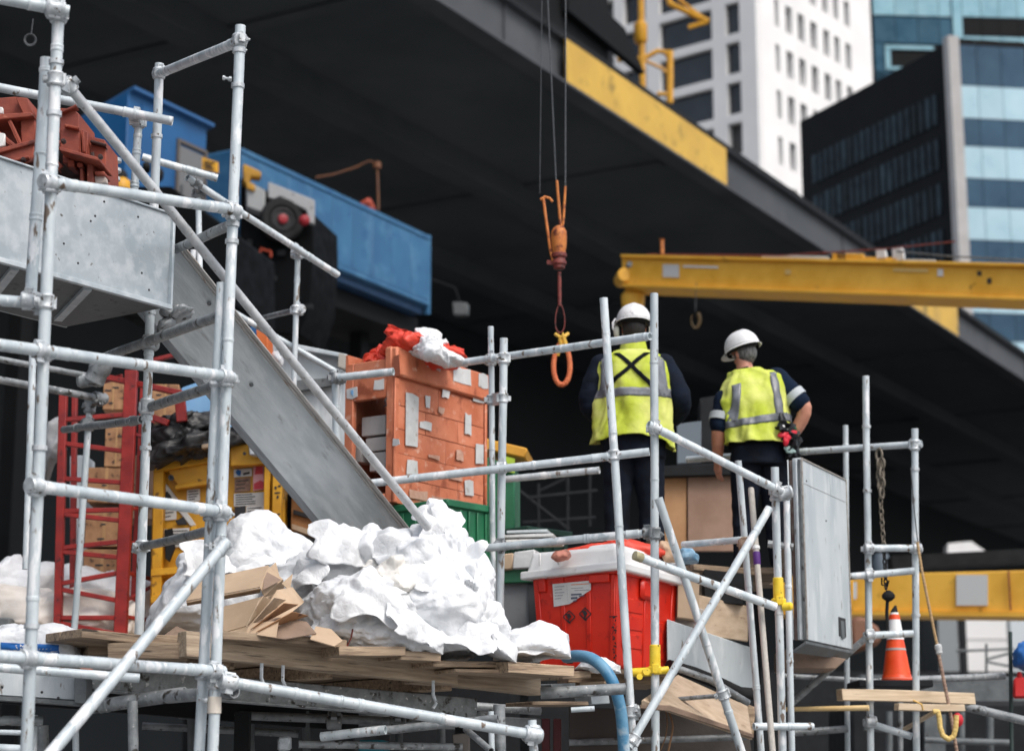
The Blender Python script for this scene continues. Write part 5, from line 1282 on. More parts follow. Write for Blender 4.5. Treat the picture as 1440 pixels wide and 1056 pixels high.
# ---- red lattice mast
rm = thing('lattice_mast', at(145, 890, 13.2), 'red steel lattice mast with square rungs behind the scaffold at the left', 'mast')
def bar(par, pts0, pts1, wd0, mt, nme, dep=.05):
    a, b = at(*pts0), at(*pts1)
    d_ = (b - a).normalized(); s_ = d_.cross(V((0, 1, 0))).normalized()
    if nme == 'rung': a = a + V((0, .008, 0)); b = b + V((0, .008, 0))
    m = MB(); m.box(a - s_ * wd0 / 2, b - a, s_ * wd0, V((0, dep, 0))); return m.build(nme, mt, par, bevel=.004)
px_k = lambda n, d: n * d / F_PX
for (x0, y0, x1, y1, wpx, d) in ((88, 552, 80, 886, 11, 13.0), (104, 556, 100, 886, 7, 13.4), (184, 520, 168, 900, 18, 13.0), (202, 540, 186, 895, 10, 13.5)):
    bar(rm, (x0, y0, d), (x1, y1, d), px_k(wpx, d), RED_STEEL, 'leg', .06)
for yl, yr in ((590, 582), (622, 634), (672, 678), (718, 716), (722, 732), (770, 760), (775, 784), (820, 803), (828, 846), (868, 868), (876, 893)):
    bar(rm, (84, yl, 13.0), (176, yr, 13.0), px_k(6.5, 13), RED_STEEL, 'rung', .035)
for y0, y1 in ((582, 592), (604, 618), (716, 712), (760, 768), (803, 815), (846, 822), (866, 872)):
    bar(rm, (172, y0, 13.0), (216, y1, 13.6), px_k(6, 13), RED_STEEL, 'rung', .035)
bar(rm, (142, 528, 13.1), (255, 552, 13.0), px_k(8, 13), RED_STEEL, 'rung'); bar(rm, (212, 506, 13.1), (246, 498, 13.1), px_k(6, 13), RED_STEEL, 'rung'); bar(rm, (244, 498, 13.1), (256, 512, 13.2), px_k(5, 13), RED_STEEL, 'rung')
bar(rm, (170, 528, 13.2), (142, 536, 13.8), px_k(7, 13), RED_STEEL, 'rung'); bar(rm, (214, 586, 13.1), (236, 594, 13.1), px_k(9, 13), RED_STEEL, 'rung'); bar(rm, (252, 560, 13.1), (255, 592, 13.1), px_k(15, 13), RED_STEEL, 'rung')
# cartons stacked behind the mast
def carton(x0, x1, y0, y1, d, lab, mt=CARD):
    a = at(x0, y1, d); w_ = at(x1, y1, d) - a; h_ = rise_to(a, y0)
    M_ = frame(a, V((w_.x, .08 * w_.x, 0)))
    o = thing('carton', a, lab, 'carton', 'cartons stacked behind the red mast', M=M_)
    if mt is CARD: mt = mat('old_card', lin(176, 132, 92), lin(140, 100, 68), scale=7, spots=(lin(84, 58, 42), 14, .60, .06), bump=.3)
    m = MB(); m.bx(0, w_.x, 0, .35, 0, h_); m.build('body', mt, o, M=M_, local=True, bevel=.006)
    m = MB(); m.bx(w_.x * .46, w_.x * .54, -.003, -.0005, 0, h_); m.build('tape', mat('brown_tape', lin(176, 136, 92), bump=.05), o, M=M_, local=True)
    m = MB()
    for i in range(3): 
        xx = R.uniform(.08, .7) * w_.x; zz = R.uniform(.15, .8) * h_; m.bx(xx, xx + R.uniform(.02, .06), -.004, -.0006, zz, zz + .012)
    m.build('print_mark', INK, o, M=M_, local=True)['kind'] = 'stuff'
    return o
carton(144, 172, 530, 576, 14.2, 'small tan carton high up between the mast legs', CARD)
carton(146, 178, 600, 656, 14.2, 'tan carton level with the knobbly transom behind the mast', CARD)
carton(122, 174, 657, 706, 14.2, 'wide carton at mid height behind the red mast', CARD)
carton(118, 172, 716, 768, 14.2, 'carton just below the mid rung behind the red mast', CARD)
carton(116, 168, 772, 812, 14.2, 'lowest carton behind the red mast, on the cream sacks', CARD)
carton(176, 214, 640, 730, 14.4, 'tall narrow carton right of the mast beside the yellow frame', PLY_BROWN)
carton(212, 250, 540, 590, 14.0, 'carton beside the pale blue panel above the black sheeting', CARD)
m = MB(); m.prism([at(98, 640, 14.6), at(122, 640, 14.6), at(122, 800, 14.6), at(98, 800, 14.6)], V((0, .3, 0))); tag(m.build('grey_board', G_PANEL, bevel=.01), 'grey board standing behind the left legs of the red mast', 'board')
m = MB(); m.prism([at(254, 545, 14), at(300, 530, 14), at(300, 600, 14), at(256, 600, 14)], V((.1, .3, 0))); tag(m.build('blue_board', BLUE_PALE, bevel=.01), 'pale blue board beside the chute above the black sheeting', 'board')
tag(blob([(66, 600), (80, 586), (86, 600), (84, 640), (74, 650), (66, 690), (62, 640)], 13.6, .08, .03, 41, 4, 12).build('plastic_rag', mat('dull_film', (0.3, 0.31, 0.32), bump=.2), sharp=180), 'torn dull plastic hanging in the dark left of the red mast', 'plastic rag')

# ---- yellow machine frame with papers
ym = thing('machine_frame', at(300, 860, 13.3), 'yellow machine frame pasted with papers under black sheeting', 'machine')
q = lambda x, y, d=13.3: at(x, y, d)
def quad(par, pts, dep, mt, nme, bev=.004):
    m = MB(); m.prism([at(*p) for p in pts], V((0, dep, 0))); return m.build(nme, mt, par, bevel=bev)
D1 = 13.3
quad(ym, [(216, 650, D1 + .12), (400, 622, D1 + .12), (400, 880, D1 + .12), (210, 880, D1 + .12)], .4, YELLOW, 'back_panel')
quad(ym, [(217, 648, D1), (344, 624, D1), (344, 642, D1), (217, 664, D1)], .1, YELLOW, 'frame_bar')
quad(ym, [(216, 664, D1), (230, 662, D1), (226, 880, D1), (212, 880, D1)], .1, YELLOW, 'frame_bar')
quad(ym, [(324, 628, D1 - .02), (352, 624, D1 - .02), (374, 652, D1 - .02), (324, 655, D1 - .02)], .1, YELLOW, 'frame_bar')
quad(ym, [(372, 652, D1 - .02), (380, 660, D1 - .02), (378, 760, D1 - .02), (370, 760, D1 - .02)], .1, YELLOW, 'frame_bar')
quad(ym, [(384, 668, D1 - .05), (396, 680, D1 - .05), (394, 778, D1 - .05), (381, 778, D1 - .05)], .12, YELLOW, 'frame_bar')
quad(ym, [(320, 742, D1 - .01), (372, 732, D1 - .01), (372, 742, D1 - .01), (320, 752, D1 - .01)], .1, YELLOW, 'frame_bar')
quad(ym, [(232, 656, D1 + .04), (296, 648, D1 + .04), (296, 676, D1 + .04), (250, 682, D1 + .04)], .05, YELLOW, 'ledge'); quad(ym, [(246, 682, D1 + .02), (298, 674, D1 + .02), (298, 680, D1 + .02), (246, 688, D1 + .02)], .08, YELLOW, 'ledge')
for ya in (800, 838): quad(ym, [(212, ya, D1 - .01), (300, ya - 8, D1 - .01), (300, ya + 2, D1 - .01), (212, ya + 10, D1 - .01)], .1, YELLOW, 'frame_bar')
quad(ym, [(268, 740, D1), (277, 738, D1), (272, 820, D1), (263, 820, D1)], .08, YELLOW, 'frame_bar')
m = MB(); m.lathe(q(241, 672, 13.24), V((0, -1, 0)), [(0, .02), (.02, .02), (.02, .008), (.005, .006)], 12); m.lathe(q(344, 638, 13.24), V((0, -1, 0)), [(0, .012), (.012, .012), (.012, .004)], 10); m.build('bolt', INK, ym)
quad(ym, [(231, 745, D1 + .02), (242, 742, D1 + .02), (244, 756, D1 + .02), (246, 770, D1 + .02), (238, 790, D1 + .02), (232, 785, D1 + .02)], .03, RUBBER, 'grommet')
# warning triangle and papers
quad(ym, [(228, 690, D1 + .10), (234, 680, D1 + .10), (276, 738, D1 + .10), (268, 740, D1 + .10)], .015, PAPER, 'sticker'); quad(ym, [(228, 696, D1 + .09), (235, 690, D1 + .09), (242, 700, D1 + .09), (230, 702, D1 + .09)], .008, INK, 'sticker'); quad(ym, [(246, 732, D1 + .09), (258, 726, D1 + .09), (264, 738, D1 + .09), (250, 738, D1 + .09)], .008, INK, 'sticker')
def notice(x0, x1, y0, y1, mt=PAPER, lines=5, d=D1 + .105, sk=-2):
    o = quad(ym, [(x0, y1, d), (x1, y1 + sk, d), (x1, y0 + sk, d), (x0, y0, d)], .008, mt, 'notice', 0)
    if lines:
        m = MB()
        for i in range(lines):
            yy = y0 + (y1 - y0) * (i + .7) / (lines + .6); xe = x1 - 1.5 - R.uniform(0, (x1 - x0) * .4)
            m.prism([at(x0 + 2, yy + .7, d - .002), at(xe, yy + .7 + sk * .7, d - .002), at(xe, yy - .7 + sk * .7, d - .002), at(x0 + 2, yy - .7, d - .002)], V((0, .0015, 0)))
        m.build('print_lines', INK, o)
    return o
notice(263, 281, 689, 706, lines=4); notice(229, 248, 706, 732, lines=4); notice(230, 266, 744, 770, lines=5)
notice(329, 354, 660, 671, mat('poster_white', (0.66, 0.68, 0.68), bump=0), 0); notice(330, 352, 673, 692, mat('poster_brown', lin(150, 120, 100), lin(120, 90, 76), scale=40, bump=.1), 3); notice(329, 371, 694, 712, PAPER, 5); notice(330, 345, 713, 734, INK, 0); notice(346, 371, 712, 735, PAPER, 5)
notice(356, 371, 656, 690, mat('poster_pink', lin(228, 170, 176), bump=0), 0, D1 + .1)
quad(ym, [(358, 667, D1 + .095), (370, 666, D1 + .095), (369, 656, D1 + .095), (360, 656, D1 + .095)], .004, INK_RED, 'print', 0); quad(ym, [(357, 688, D1 + .095), (371, 687, D1 + .095), (371, 678, D1 + .095), (366, 675, D1 + .095), (357, 680, D1 + .095)], .004, INK_RED, 'print', 0)
quad(ym, [(331, 664, D1 + .095), (334, 668, D1 + .095), (338, 669, D1 + .095), (339, 662, D1 + .095), (334, 660, D1 + .095)], .004, INK_BLUE, 'print', 0); quad(ym, [(342, 668, D1 + .095), (351, 666, D1 + .095), (351, 663, D1 + .095), (342, 665, D1 + .095)], .004, INK, 'print', 0)
# dark marks on the right post
m = MB()
for x, y, w_, h_ in ((386, 684, 3, 4), (391, 682, 4, 3), (386, 692, 8, 2), (389, 697, 3, 4), (385, 725, 3, 3), (390, 722, 4, 2), (388, 728, 4, 5), (381, 742, 3, 3), (385, 754, 4, 2), (387, 762, 2, 3)):
    m.prism([at(x, y + h_, D1 - .054), at(x + w_, y + h_ - .6, D1 - .054), at(x + w_, y - .6, D1 - .054), at(x, y, D1 - .054)], V((0, .003, 0)))
m.build('stencil_marks', INK, ym)
# black pallet wrap on top: layered sheets
bs = thing('black_sheeting', at(270, 630, 13), 'layered black sheeting heaped on top of the yellow machine frame', 'sheeting')
for i, pts in enumerate(([(205, 660), (212, 632), (240, 622), (300, 606), (325, 600), (345, 620), (335, 632), (270, 648), (222, 662)], [(206, 634), (215, 606), (250, 592), (286, 586), (305, 590), (322, 606), (280, 622), (230, 636)], [(212, 612), (226, 596), (262, 588), (290, 584), (300, 594), (262, 604)])):
    blob(pts, 13.35 + i * .05, .25, .035, 50 + i, 5, 12).build('layer', mat('black_film', (0.012, 0.012, 0.012), (0.03, 0.03, 0.03), rough=.5, bump=.3, vary=0), bs, sharp=180)
m = MB(); c = at(283, 631, 13.1); m.box(c, V((.075, .01, .012)), V((0, .06, 0)), Z * .03); tag(m.build('wood_offcut', WOOD, bevel=.006), 'small wood offcut with pale top lying on the yellow frame edge', 'wood offcut')
m = MB(); m.prism([at(400, 690, 13.6), at(412, 700, 13.6), at(408, 800, 13.6), at(392, 800, 13.6)], V((0, .4, 0))); tag(m.build('black_post', BLACK_CLAD, bevel=.01), 'black post right of the yellow machine frame', 'post')
br = thing('wooden_crate', at(430, 770, 13.5), 'brown wooden crate with dark slots behind the black post', 'crate')
quad(br, [(410, 698, 13.5), (452, 730, 13.5), (452, 790, 13.5), (408, 790, 13.5)], .4, mat('crate_brown', lin(150, 104, 64), lin(180, 128, 80), scale=6, bump=.3), 'body')
for ya in (716, 748): quad(br, [(412, ya, 13.47), (446, ya + 10, 13.47), (446, ya + 16, 13.47), (412, ya + 7, 13.47)], .02, INK, 'slot')
quad(br, [(410, 736, 13.46), (450, 750, 13.46), (450, 758, 13.46), (410, 744, 13.46)], .03, PLY, 'batten')
# ================================================================== decks, piles, bin, cabinet, cone
def hit(px, py, P, n):
    r = ray(px, py); return CAM + r * ((P - CAM).dot(n) / r.dot(n))
def boardobj(name, p, q, wdt, thk, mt, parent=None, label=None, cat=None, group=None, up=Z, warp=.008, back=True, n=8):
    """board along p-q (p,q = its near lower edge), width running away from the camera, rough ends"""
    d = q - p; L = d.length
    M_ = frame(p, d, up)
    sd = R.uniform(0, 99)
    m = MB(); vs = []
    for i in range(n + 1):
        x = L * i / n
        wz = warp * 2 * noise.noise(V((x * 1.3, sd, 0))); wy = warp * noise.noise(V((x * 2, sd, 5)))
        ex = (R.uniform(-.02, .02) if i in (0, n) else 0)
        for (yy, zz) in ((0, 0), (wdt, 0), (wdt, thk), (0, thk)):
            vs.append(V((x + (ex + (R.uniform(-.006, .006) if i in (0, n) else 0)), yy + wy, zz + wz)))
    fs = [(3, 2, 1, 0), (4 * n, 4 * n + 1, 4 * n + 2, 4 * n + 3)]
    for i in range(n):
        for k in range(4): fs.append((4 * i + k, 4 * i + (k + 1) % 4, 4 * i + 4 + (k + 1) % 4, 4 * i + 4 + k))
    m.add(vs, fs)
    o = m.build(name, mt, parent, M=M_, local=True, bevel=.003)
    if parent is None: tag(o, label, cat or 'plank', group)
    return o
# ---- lower left store deck carrying mast, sacks and machine
sd_ = at(100, 896, 12.7)
st = thing('store_deck', V((sd_.x, 13.8, sd_.z - .12)), 'shadowed timber store deck under the mast, sacks and yellow machine', 'deck')
xl, xr = at(-80, 900, 12.7).x, at(560, 900, 12.7).x
for k in range(6):
    m = MB(); m.bx(xl, xr, 12.7 + k * .5, 12.7 + k * .5 + .49, sd_.z - .06, sd_.z - .002); m.build('plank', WOOD, st, bevel=.004)
m = MB(); m.bx(xl, xr, 12.64, 12.69, sd_.z - .16, sd_.z - .004); m.build('edge_beam', PLY_BROWN, st, bevel=.004)
for x in (xl + .2, (xl + xr) / 2, xr - .2):
    m = MB(); m.bx(x, x + .1, 13.5, 13.6, 0, sd_.z - .061); m.build('post', DARK_STEEL, st)
tag(blob([(-60, 850), (-55, 800), (-20, 796), (20, 790), (58, 793), (76, 802), (78, 830), (70, 880), (60, 898), (-60, 898)], 13.75, .35, .03, 61, 5, 7).build('sack', WHITE_FILM, sharp=180), 'white sack at the far left behind the tower standard', 'sack')
tag(blob([(-60, 832), (10, 824), (70, 834), (120, 828), (160, 834), (196, 850), (200, 897), (-60, 898)], 13.35, .28, .025, 62, 5, 8).build('sack', CREAM_FILM, sharp=180), 'dirty cream sack slumped in front of the white sacks by the mast', 'sack')
tag(blob([(86, 800), (100, 796), (150, 806), (220, 822), (246, 834), (250, 897), (90, 897)], 13.9, .35, .03, 63, 5, 7).build('sack', WHITE_FILM, sharp=180), 'long white sack behind the foot of the red mast', 'sack')
m = MB(); m.prism([at(-30, 868, 12.9), at(14, 868, 12.9), at(14, 885, 12.9), at(-30, 885, 12.9)], V((0, .2, 0))); tag(m.build('dark_block', GREY_STEEL, bevel=.01), 'dark block lying below the sacks at the left edge', 'block')
# ---- printed white bag on a grey channel at the lower left
bgm = blob([(-60, 922), (-60, 888), (-10, 884), (30, 880), (80, 878), (108, 884), (118, 894), (112, 906), (116, 924), (60, 930)], 9.35, .18, .014, 64, 5, 10)
bag = tag(bgm.build('printed_bag', WHITE_FILM, sharp=180), 'white plastic bag with blue printed band lying at the lower left', 'bag')
def wrapped(par, pts, mt, nme, off, n=10):
    """thin print that hugs the bag"""
    (x0, y0), (x1, y1), (x2, y2), (x3, y3) = pts
    m = MB(); m.grid(lambda u, v: at((x0 * (1 - u) + x1 * u) * (1 - v) + (x3 * (1 - u) + x2 * u) * v, (y0 * (1 - u) + y1 * u) * (1 - v) + (y3 * (1 - u) + y2 * u) * v, 8.9), n * 2, n)
    o = m.build(nme, mt, par, recalc=False)
    md = o.modifiers.new('hug', 'SHRINKWRAP'); md.wrap_method = 'PROJECT'; md.use_project_x = md.use_project_z = False; md.use_project_y = True
    md.use_positive_direction = True; md.use_negative_direction = True; md.target = par; md.offset = off
    return o
wrapped(bag, [(-20, 897), (64, 901), (64, 918), (-20, 920)], INK_BLUE, 'print_band', .004)
m = MB()
for i in range(26):
    w_ = R.uniform(0, 6.28); rr_ = R.uniform(2, 9); x, y = 5 + rr_ * math.cos(w_), 908 + rr_ * math.sin(w_); s_ = R.uniform(.6, 1.4)
    m.add([at(x - s_, y - s_, 8.9), at(x + s_, y - s_ * .4, 8.9), at(x + s_ * 1.3, y + s_, 8.9), at(x - s_ * .5, y + s_, 8.9)], [(0, 1, 2, 3)])
for x in (36, 41, 46, 52):
    m.add([at(x, 907, 8.9), at(x + 2.4, 906, 8.9), at(x + 2.2, 915, 8.9), at(x + .4, 915, 8.9)], [(0, 1, 2, 3)])
o = m.build('white_seal', PAPER, bag, recalc=False); o['kind'] = 'stuff'
md = o.modifiers.new('hug', 'SHRINKWRAP'); md.wrap_method = 'PROJECT'; md.use_project_x = md.use_project_z = False; md.use_project_y = True
md.use_positive_direction = True; md.use_negative_direction = True; md.target = bag; md.offset = .008
gc = thing('grey_channel', at(60, 985, 9.1), 'grey painted steel channel under the printed bag at the lower left', 'channel')
m = MB(); m.prism([at(-60, 934, 9.05), at(118, 954, 9.2), at(118, 985, 9.2), at(-60, 974, 9.05)], V((.05, .04, 0))); m.build('web', G_PANEL, gc, bevel=.004)
m = MB(); m.prism([at(104, 952, 9.14), at(121, 954, 9.14), at(121, 990, 9.14), at(104, 988, 9.14)], V((.02, .05, 0))); m.build('end_angle', GREY_STEEL, gc, bevel=.004)
m = MB(); m.prism([at(-60, 974, 9.02), at(118, 986, 9.17), at(118, 992, 9.17), at(-60, 980, 9.02)], V((.05, .4, 0))); m.build('flange', GREY_STEEL, gc)
m = MB()
for x, y in ((3, 966), (59, 973), (82, 981)): m.lathe(at(x, y, 9.06), V((0, -1, 0)), [(0, .007), (.006, .006)], 8)
m.build('bolt_head', INK, gc)
m = MB(); c = at(112, 941, 8.75); m.box(c, V((.05, .02, -.004)), V((0, .03, 0)), Z * .018); tag(m.build('tape_roll', mat('tape_orange', lin(196, 120, 90), bump=.2), bevel=.005), 'small orange scrap lying between the two lower left ledgers', 'scrap')

# ---- plank deck in the centre
dk = thing('plank_deck', at(500, 980, 9.8), 'rough plank deck under the white plastic pile', 'deck')
pa, pb = at(262, 922, 8.95), at(777, 974, 10.3)
pb.z = pa.z + (pb.z - pa.z)
dE = (pb - pa).normalized()
bw = V((-dE.y, dE.x, 0)).normalized()
def on_edge(px):
    t0_, t1_ = -1.0, 3.0
    for _ in range(50):
        tm = (t0_ + t1_) / 2
        if proj(pa + (pb - pa) * tm)[0] < px: t0_ = tm
        else: t1_ = tm
    return pa + (pb - pa) * t0_
boardobj('front_beam', on_edge(262), on_edge(640), .10, .118, WOOD_PALE if False else mat('beam_wood', (0.28, 0.205, 0.14), (0.50, 0.395, 0.285), rough=.75, scale=6, aniso=(.6, 9, 9), spots=((.12, .085, .06), 7, .6, .12), bump=.5, bscale=22, bdist=.004), dk)
boardobj('front_beam', on_edge(600) + bw * .005 - Z * .01 + bw * .1, on_edge(778) + bw * .1 - Z * .01, .1, .115, MATS['beam_wood'], dk)
for k in range(7):
    a, b = on_edge(150 + R.uniform(-12, 12)), on_edge(765 + R.uniform(-18, 14))
    boardobj('plank', a + bw * (.205 + k * .235) + Z * .055, b + bw * (.205 + k * .235) + Z * .055, .225, .042, WOOD, dk, warp=.003)
for px in (330, 470, 640):
    a = on_edge(px) - Z * .03 + bw * .12
    m = MB(); m.box(a, dE * .07, bw * 1.6, Z * .08); m.build('bearer', WOOD, dk, bevel=.004)
a, b = on_edge(200) - Z * .16 + bw * .5, on_edge(728) - Z * .16 + bw * .35
m = MB(); m.box(a, b - a, bw * .06, Z * .125); m.box(a, b - a, -bw * .03, Z * .012); m.build('joist', G_DIRTY, dk, bevel=.004)
a, b = on_edge(120) - Z * .2 + bw * 1.3, on_edge(700) - Z * .2 + bw * 1.3
m = MB(); m.box(a, b - a, bw * .06, Z * .16); m.build('joist', DARK_STEEL, dk, bevel=.004)
m = MB(); a = on_edge(728) - Z * .15 + bw * .34; m.lathe(a, dE, [(0, .045), (.02, .05), (.06, .05), (.1, .03)], 10); m.build('joist_end', G_COUP, dk)
for i, (px, w_) in enumerate(((365, .03), (395, .03), (606, .02))):
    m = MB(); a = on_edge(px) - Z * .05 - bw * .02; m.path([a + Z * .05, a - Z * .02, a - Z * .06 + dE * .02, a - Z * .09], .009, 6); m.build('strap_clip', G_COUP, dk)
# loose boards along the front edge, each lying on the deck
LB = [((118, 921, 9.2), (164, 920, 9.25), .25, .07, 'short dark board end at the left end of the plank deck', WOOD), ((154, 926, 8.95), (262, 926, 9.0), .2, .075, 'brown board end left of the two middle standards', WOOD), ((200, 905, 9.15), (262, 904, 9.2), .25, .045, 'thin board on top of the brown board left of the standards', WOOD),
      ((318, 899, 8.98), (482, 911, 9.25), .22, .038, 'long loose board lying under the folded cardboard', WOOD), ((482, 920, 9.2), (566, 921, 9.38), .20, .045, 'short split board just right of the cardboard, below the plastic', WOOD), ((564, 927, 9.42), (616, 930, 9.55), .2, .045, 'short board butted between two others below the plastic pile', WOOD),
      ((612, 937, 9.6), (722, 940, 9.9), .25, .03, 'thin grey board under the tall plastic heap', WOOD), ((712, 946, 9.75), (806, 950, 10.05), .35, .055, 'tilted board with sawn end under the small plastic lump', WOOD), ((640, 944, 9.66), (716, 948, 9.85), .2, .02, 'thin batten below the tall plastic heap', WOOD)]
for p_, q_, w_, t_, lb_, mt in LB:
    boardobj('plank', at(*p_), at(*q_), w_, t_, mt, None, lb_, 'plank', 'loose boards along the deck edge')
# stacked offcuts at the right end of the deck, under the bin
OF = [((778, 975, 10.6), (807, 973, 10.75), .3, .05, 'grey offcut end under the blue hose start', GREY_STEEL), ((794, 955, 10.7), (828, 953, 10.8), .3, .04, 'brown offcut beside the start of the blue hose', WOOD), ((812, 968, 10.9), (858, 966, 11.0), .3, .035, 'offcut lying below the hose bend', WOOD),
      ((745, 990, 10.5), (832, 991, 10.7), .3, .02, 'thin tapered batten lowest in the offcut stack', WOOD), ((834, 989, 10.95), (859, 988, 11.0), .2, .045, 'small grey block under the hose bend', G_SHEET), ((820, 946, 11.0), (940, 950, 11.0), .75, .03, 'wide board carrying the red bin', WOOD), ((795, 960, 11.05), (936, 962, 11.1), .6, .055, 'thick board under the board that carries the red bin', WOOD)]
for p_, q_, w_, t_, lb_, mt in OF:
    boardobj('offcut' if mt is not WOOD else 'plank', at(*p_), at(*q_), w_, t_, mt, None, lb_, 'plank', 'offcuts stacked under the red bin')
# deck trestle to the ground below the deck
for i, (px, d) in enumerate(((330, 10.4), (640, 10.6))):
    a = at(px, 1000, d); m = MB(); m.bx(a.x, a.x + .08, a.y, a.y + .08, 0, a.z); m.build('leg', DARK_STEEL, dk)

# ---- white plastic pile: separate crumpled sheets
WP = [([(226, 896), (228, 822), (248, 790), (285, 776), (318, 756), (342, 742), (374, 740), (398, 752), (424, 766), (446, 784), (458, 820), (446, 864), (400, 900)], 10.5, .36, .06, 71, 3.6, 'white plastic sheet heaped behind the folded cardboard at the left of the pile'),
      ([(392, 880), (400, 812), (430, 800), (448, 766), (455, 742), (476, 733), (500, 738), (530, 734), (556, 742), (580, 758), (606, 772), (622, 812), (630, 900), (420, 906)], 10.12, .34, .075, 72, 3.2, 'broad white plastic sheet crumpled in the middle of the pile'),
      ([(430, 905), (436, 850), (470, 820), (520, 806), (552, 810), (585, 838), (604, 870), (622, 890), (614, 916), (500, 912)], 9.66, .24, .06, 73, 3.8, 'white plastic sheet with flat facets at the front of the pile'),
      ([(556, 800), (562, 778), (580, 760), (602, 744), (606, 718), (622, 711), (640, 726), (662, 742), (680, 775), (694, 810), (698, 846), (690, 880), (640, 890), (580, 868)], 10.02, .36, .065, 74, 3.4, 'tallest white plastic bundle rising beside the middle standard'),
      ([(600, 924), (604, 880), (625, 850), (660, 846), (690, 858), (708, 880), (720, 908), (716, 926)], 9.9, .26, .05, 75, 4.4, 'white plastic sheet at the foot of the tallest bundle'),
      ([(694, 928), (700, 896), (722, 886), (756, 876), (776, 880), (799, 892), (800, 926)], 10.2, .26, .02, 76, 5.0, 'smooth white plastic lump between the pile and the red bin'),
      ([(808, 940), (820, 926), (850, 926), (872, 936), (870, 946)], 10.85, .12, .014, 77, 8.0, 'small white scrap under the blue hose in front of the red bin'),
      ([(505, 812), (520, 790), (552, 776), (572, 782), (585, 812), (592, 846), (560, 850)], 9.78, .2, .04, 78, 6.0, 'yellowed plastic fold tucked into the middle of the pile')]
for pts, d, dep, am, sd, fq, lb_ in WP:
    o = blob(pts, d, dep, am, sd, 6 if d < 10.6 and am > .03 else 5, fq).build('plastic_sheet', mat('yellowed_film', (0.80, 0.765, 0.70), (0.86, 0.84, 0.80), rough=.5, trans=.1, bump=.2) if 'yellowed' in lb_ else WHITE_FILM, sharp=46)
    tag(o, lb_, 'plastic sheet', 'white plastic sheets in the pile')
SHEETS = [o for o in bpy.data.objects if o.name.startswith('plastic_sheet')]
def flap(par, px, py, d, su, sv, yaw, tilt, roll, seed):
    """thin loose fold of the film standing off the heap"""
    rr = random.Random(seed)
    Rm = Matrix.Rotation(yaw, 3, 'Z') @ Matrix.Rotation(tilt, 3, 'X') @ Matrix.Rotation(roll, 3, 'Y')
    c = at(px, py, d)
    wv = [(V((rr.gauss(0, 1), rr.gauss(0, 1), 0)).normalized(), rr.uniform(5, 16), rr.uniform(0, 9), rr.uniform(.010, .028)) for _ in range(6)]
    def g(u, v):
        x, y = (u - .5) * su * (1 + .35 * noise.noise(V((v * 3, seed, 1)))), (v - .5) * sv * (1 + .35 * noise.noise(V((u * 3, seed, 4))))
        z = 0.0
        for n, f_, ph, am in wv:
            t = ((n.x * x + n.y * y) * f_ + ph) % 2.0; z += am * ((t if t < 1 else 2 - t) - .5)
        z += -1.4 * (x * x + y * y) + .012 * noise.noise(V((x * 14, y * 14, seed)))
        return c + Rm @ V((x, y, z))
    m = MB(); m.grid(g, 34, 26)
    m.build('fold', WHITE_FILM, par, sharp=24, recalc=False, solid=.0025)
for i, a in enumerate(((300, 782, 10.05, .30, .22, .3, 1.0, .2, 0), (420, 806, 9.75, .32, .2, -.3, .9, -.3, 1), (486, 762, 9.75, .34, .24, .2, 1.1, .3, 1), (560, 770, 9.7, .26, .22, .5, .8, -.4, 1), (520, 838, 9.38, .34, .24, -.2, .9, .25, 2), (580, 876, 9.4, .26, .18, .4, .9, .5, 2),
    (622, 742, 9.75, .24, .26, .2, 1.2, .1, 3), (650, 790, 9.75, .22, .24, -.5, 1.0, -.3, 3), (628, 812, 9.65, .28, .22, .3, .8, .3, 3), (660, 886, 9.6, .28, .2, -.2, .9, .3, 4), (470, 866, 9.5, .26, .16, .1, 1.0, -.2, 2), (752, 900, 9.98, .22, .14, .2, 1.0, .1, 5), (345, 790, 10.1, .26, .2, -.4, .9, .3, 0))):
    flap(SHEETS[a[8]], *a[:8], 300 + i)
m = MB(); m.path([at(445, 846, 9.55), at(455, 864, 9.52), at(463, 878, 9.5)], .007, 6); tag(m.build('twig', INK), 'thin dark stick poking out of the white plastic pile', 'stick')
m = MB(); m.path([at(496, 884, 9.4), at(494, 896, 9.4), at(488, 908, 9.4)], .004, 6); tag(m.build('wire', RUST_DARK), 'short bent rusty wire at the foot of the plastic pile', 'wire')
# ---- folded cardboard
def cardpiece(pts3, lab, name='cardboard', th=.006, mt=CARD, folds=None):
    """several flaps (each a polygon of measured points with its own distance) of one folded sheet"""
    m = MB()
    for fl_ in pts3:
        P3 = [at(*p) for p in fl_]
        n = (P3[1] - P3[0]).cross(P3[2] - P3[0]).normalized()
        m.prism(P3, n * th)
    return tag(m.build(name, mt, bevel=.001), lab, 'cardboard', 'folded cardboard beside the plastic pile')
cardpiece([[(262, 846, 9.35), (366, 826, 9.3), (378, 796, 9.55), (276, 818, 9.6)], [(366, 826, 9.3), (378, 796, 9.55), (398, 814, 9.5), (372, 838, 9.35)], [(372, 838, 9.35), (398, 814, 9.5), (400, 826, 9.6), (380, 852, 9.5)], [(366, 826, 9.3), (262, 846, 9.35), (263, 850, 9.7), (366, 832, 9.7)]], 'folded cardboard sheet with a long flat flap on top of the heap')
cardpiece([[(300, 856, 9.3), (370, 838, 9.2), (345, 880, 9.15), (318, 888, 9.2), (292, 876, 9.3)], [(370, 838, 9.2), (388, 846, 9.3), (362, 876, 9.25), (346, 880, 9.15)]], 'creased cardboard flap under the long flap')
cardpiece([[(362, 876, 9.3), (390, 830, 9.3), (412, 826, 9.45), (424, 850, 9.4), (396, 872, 9.25)], [(412, 826, 9.45), (428, 846, 9.5), (424, 850, 9.4)]], 'cardboard flap folded upright at the right of the heap')
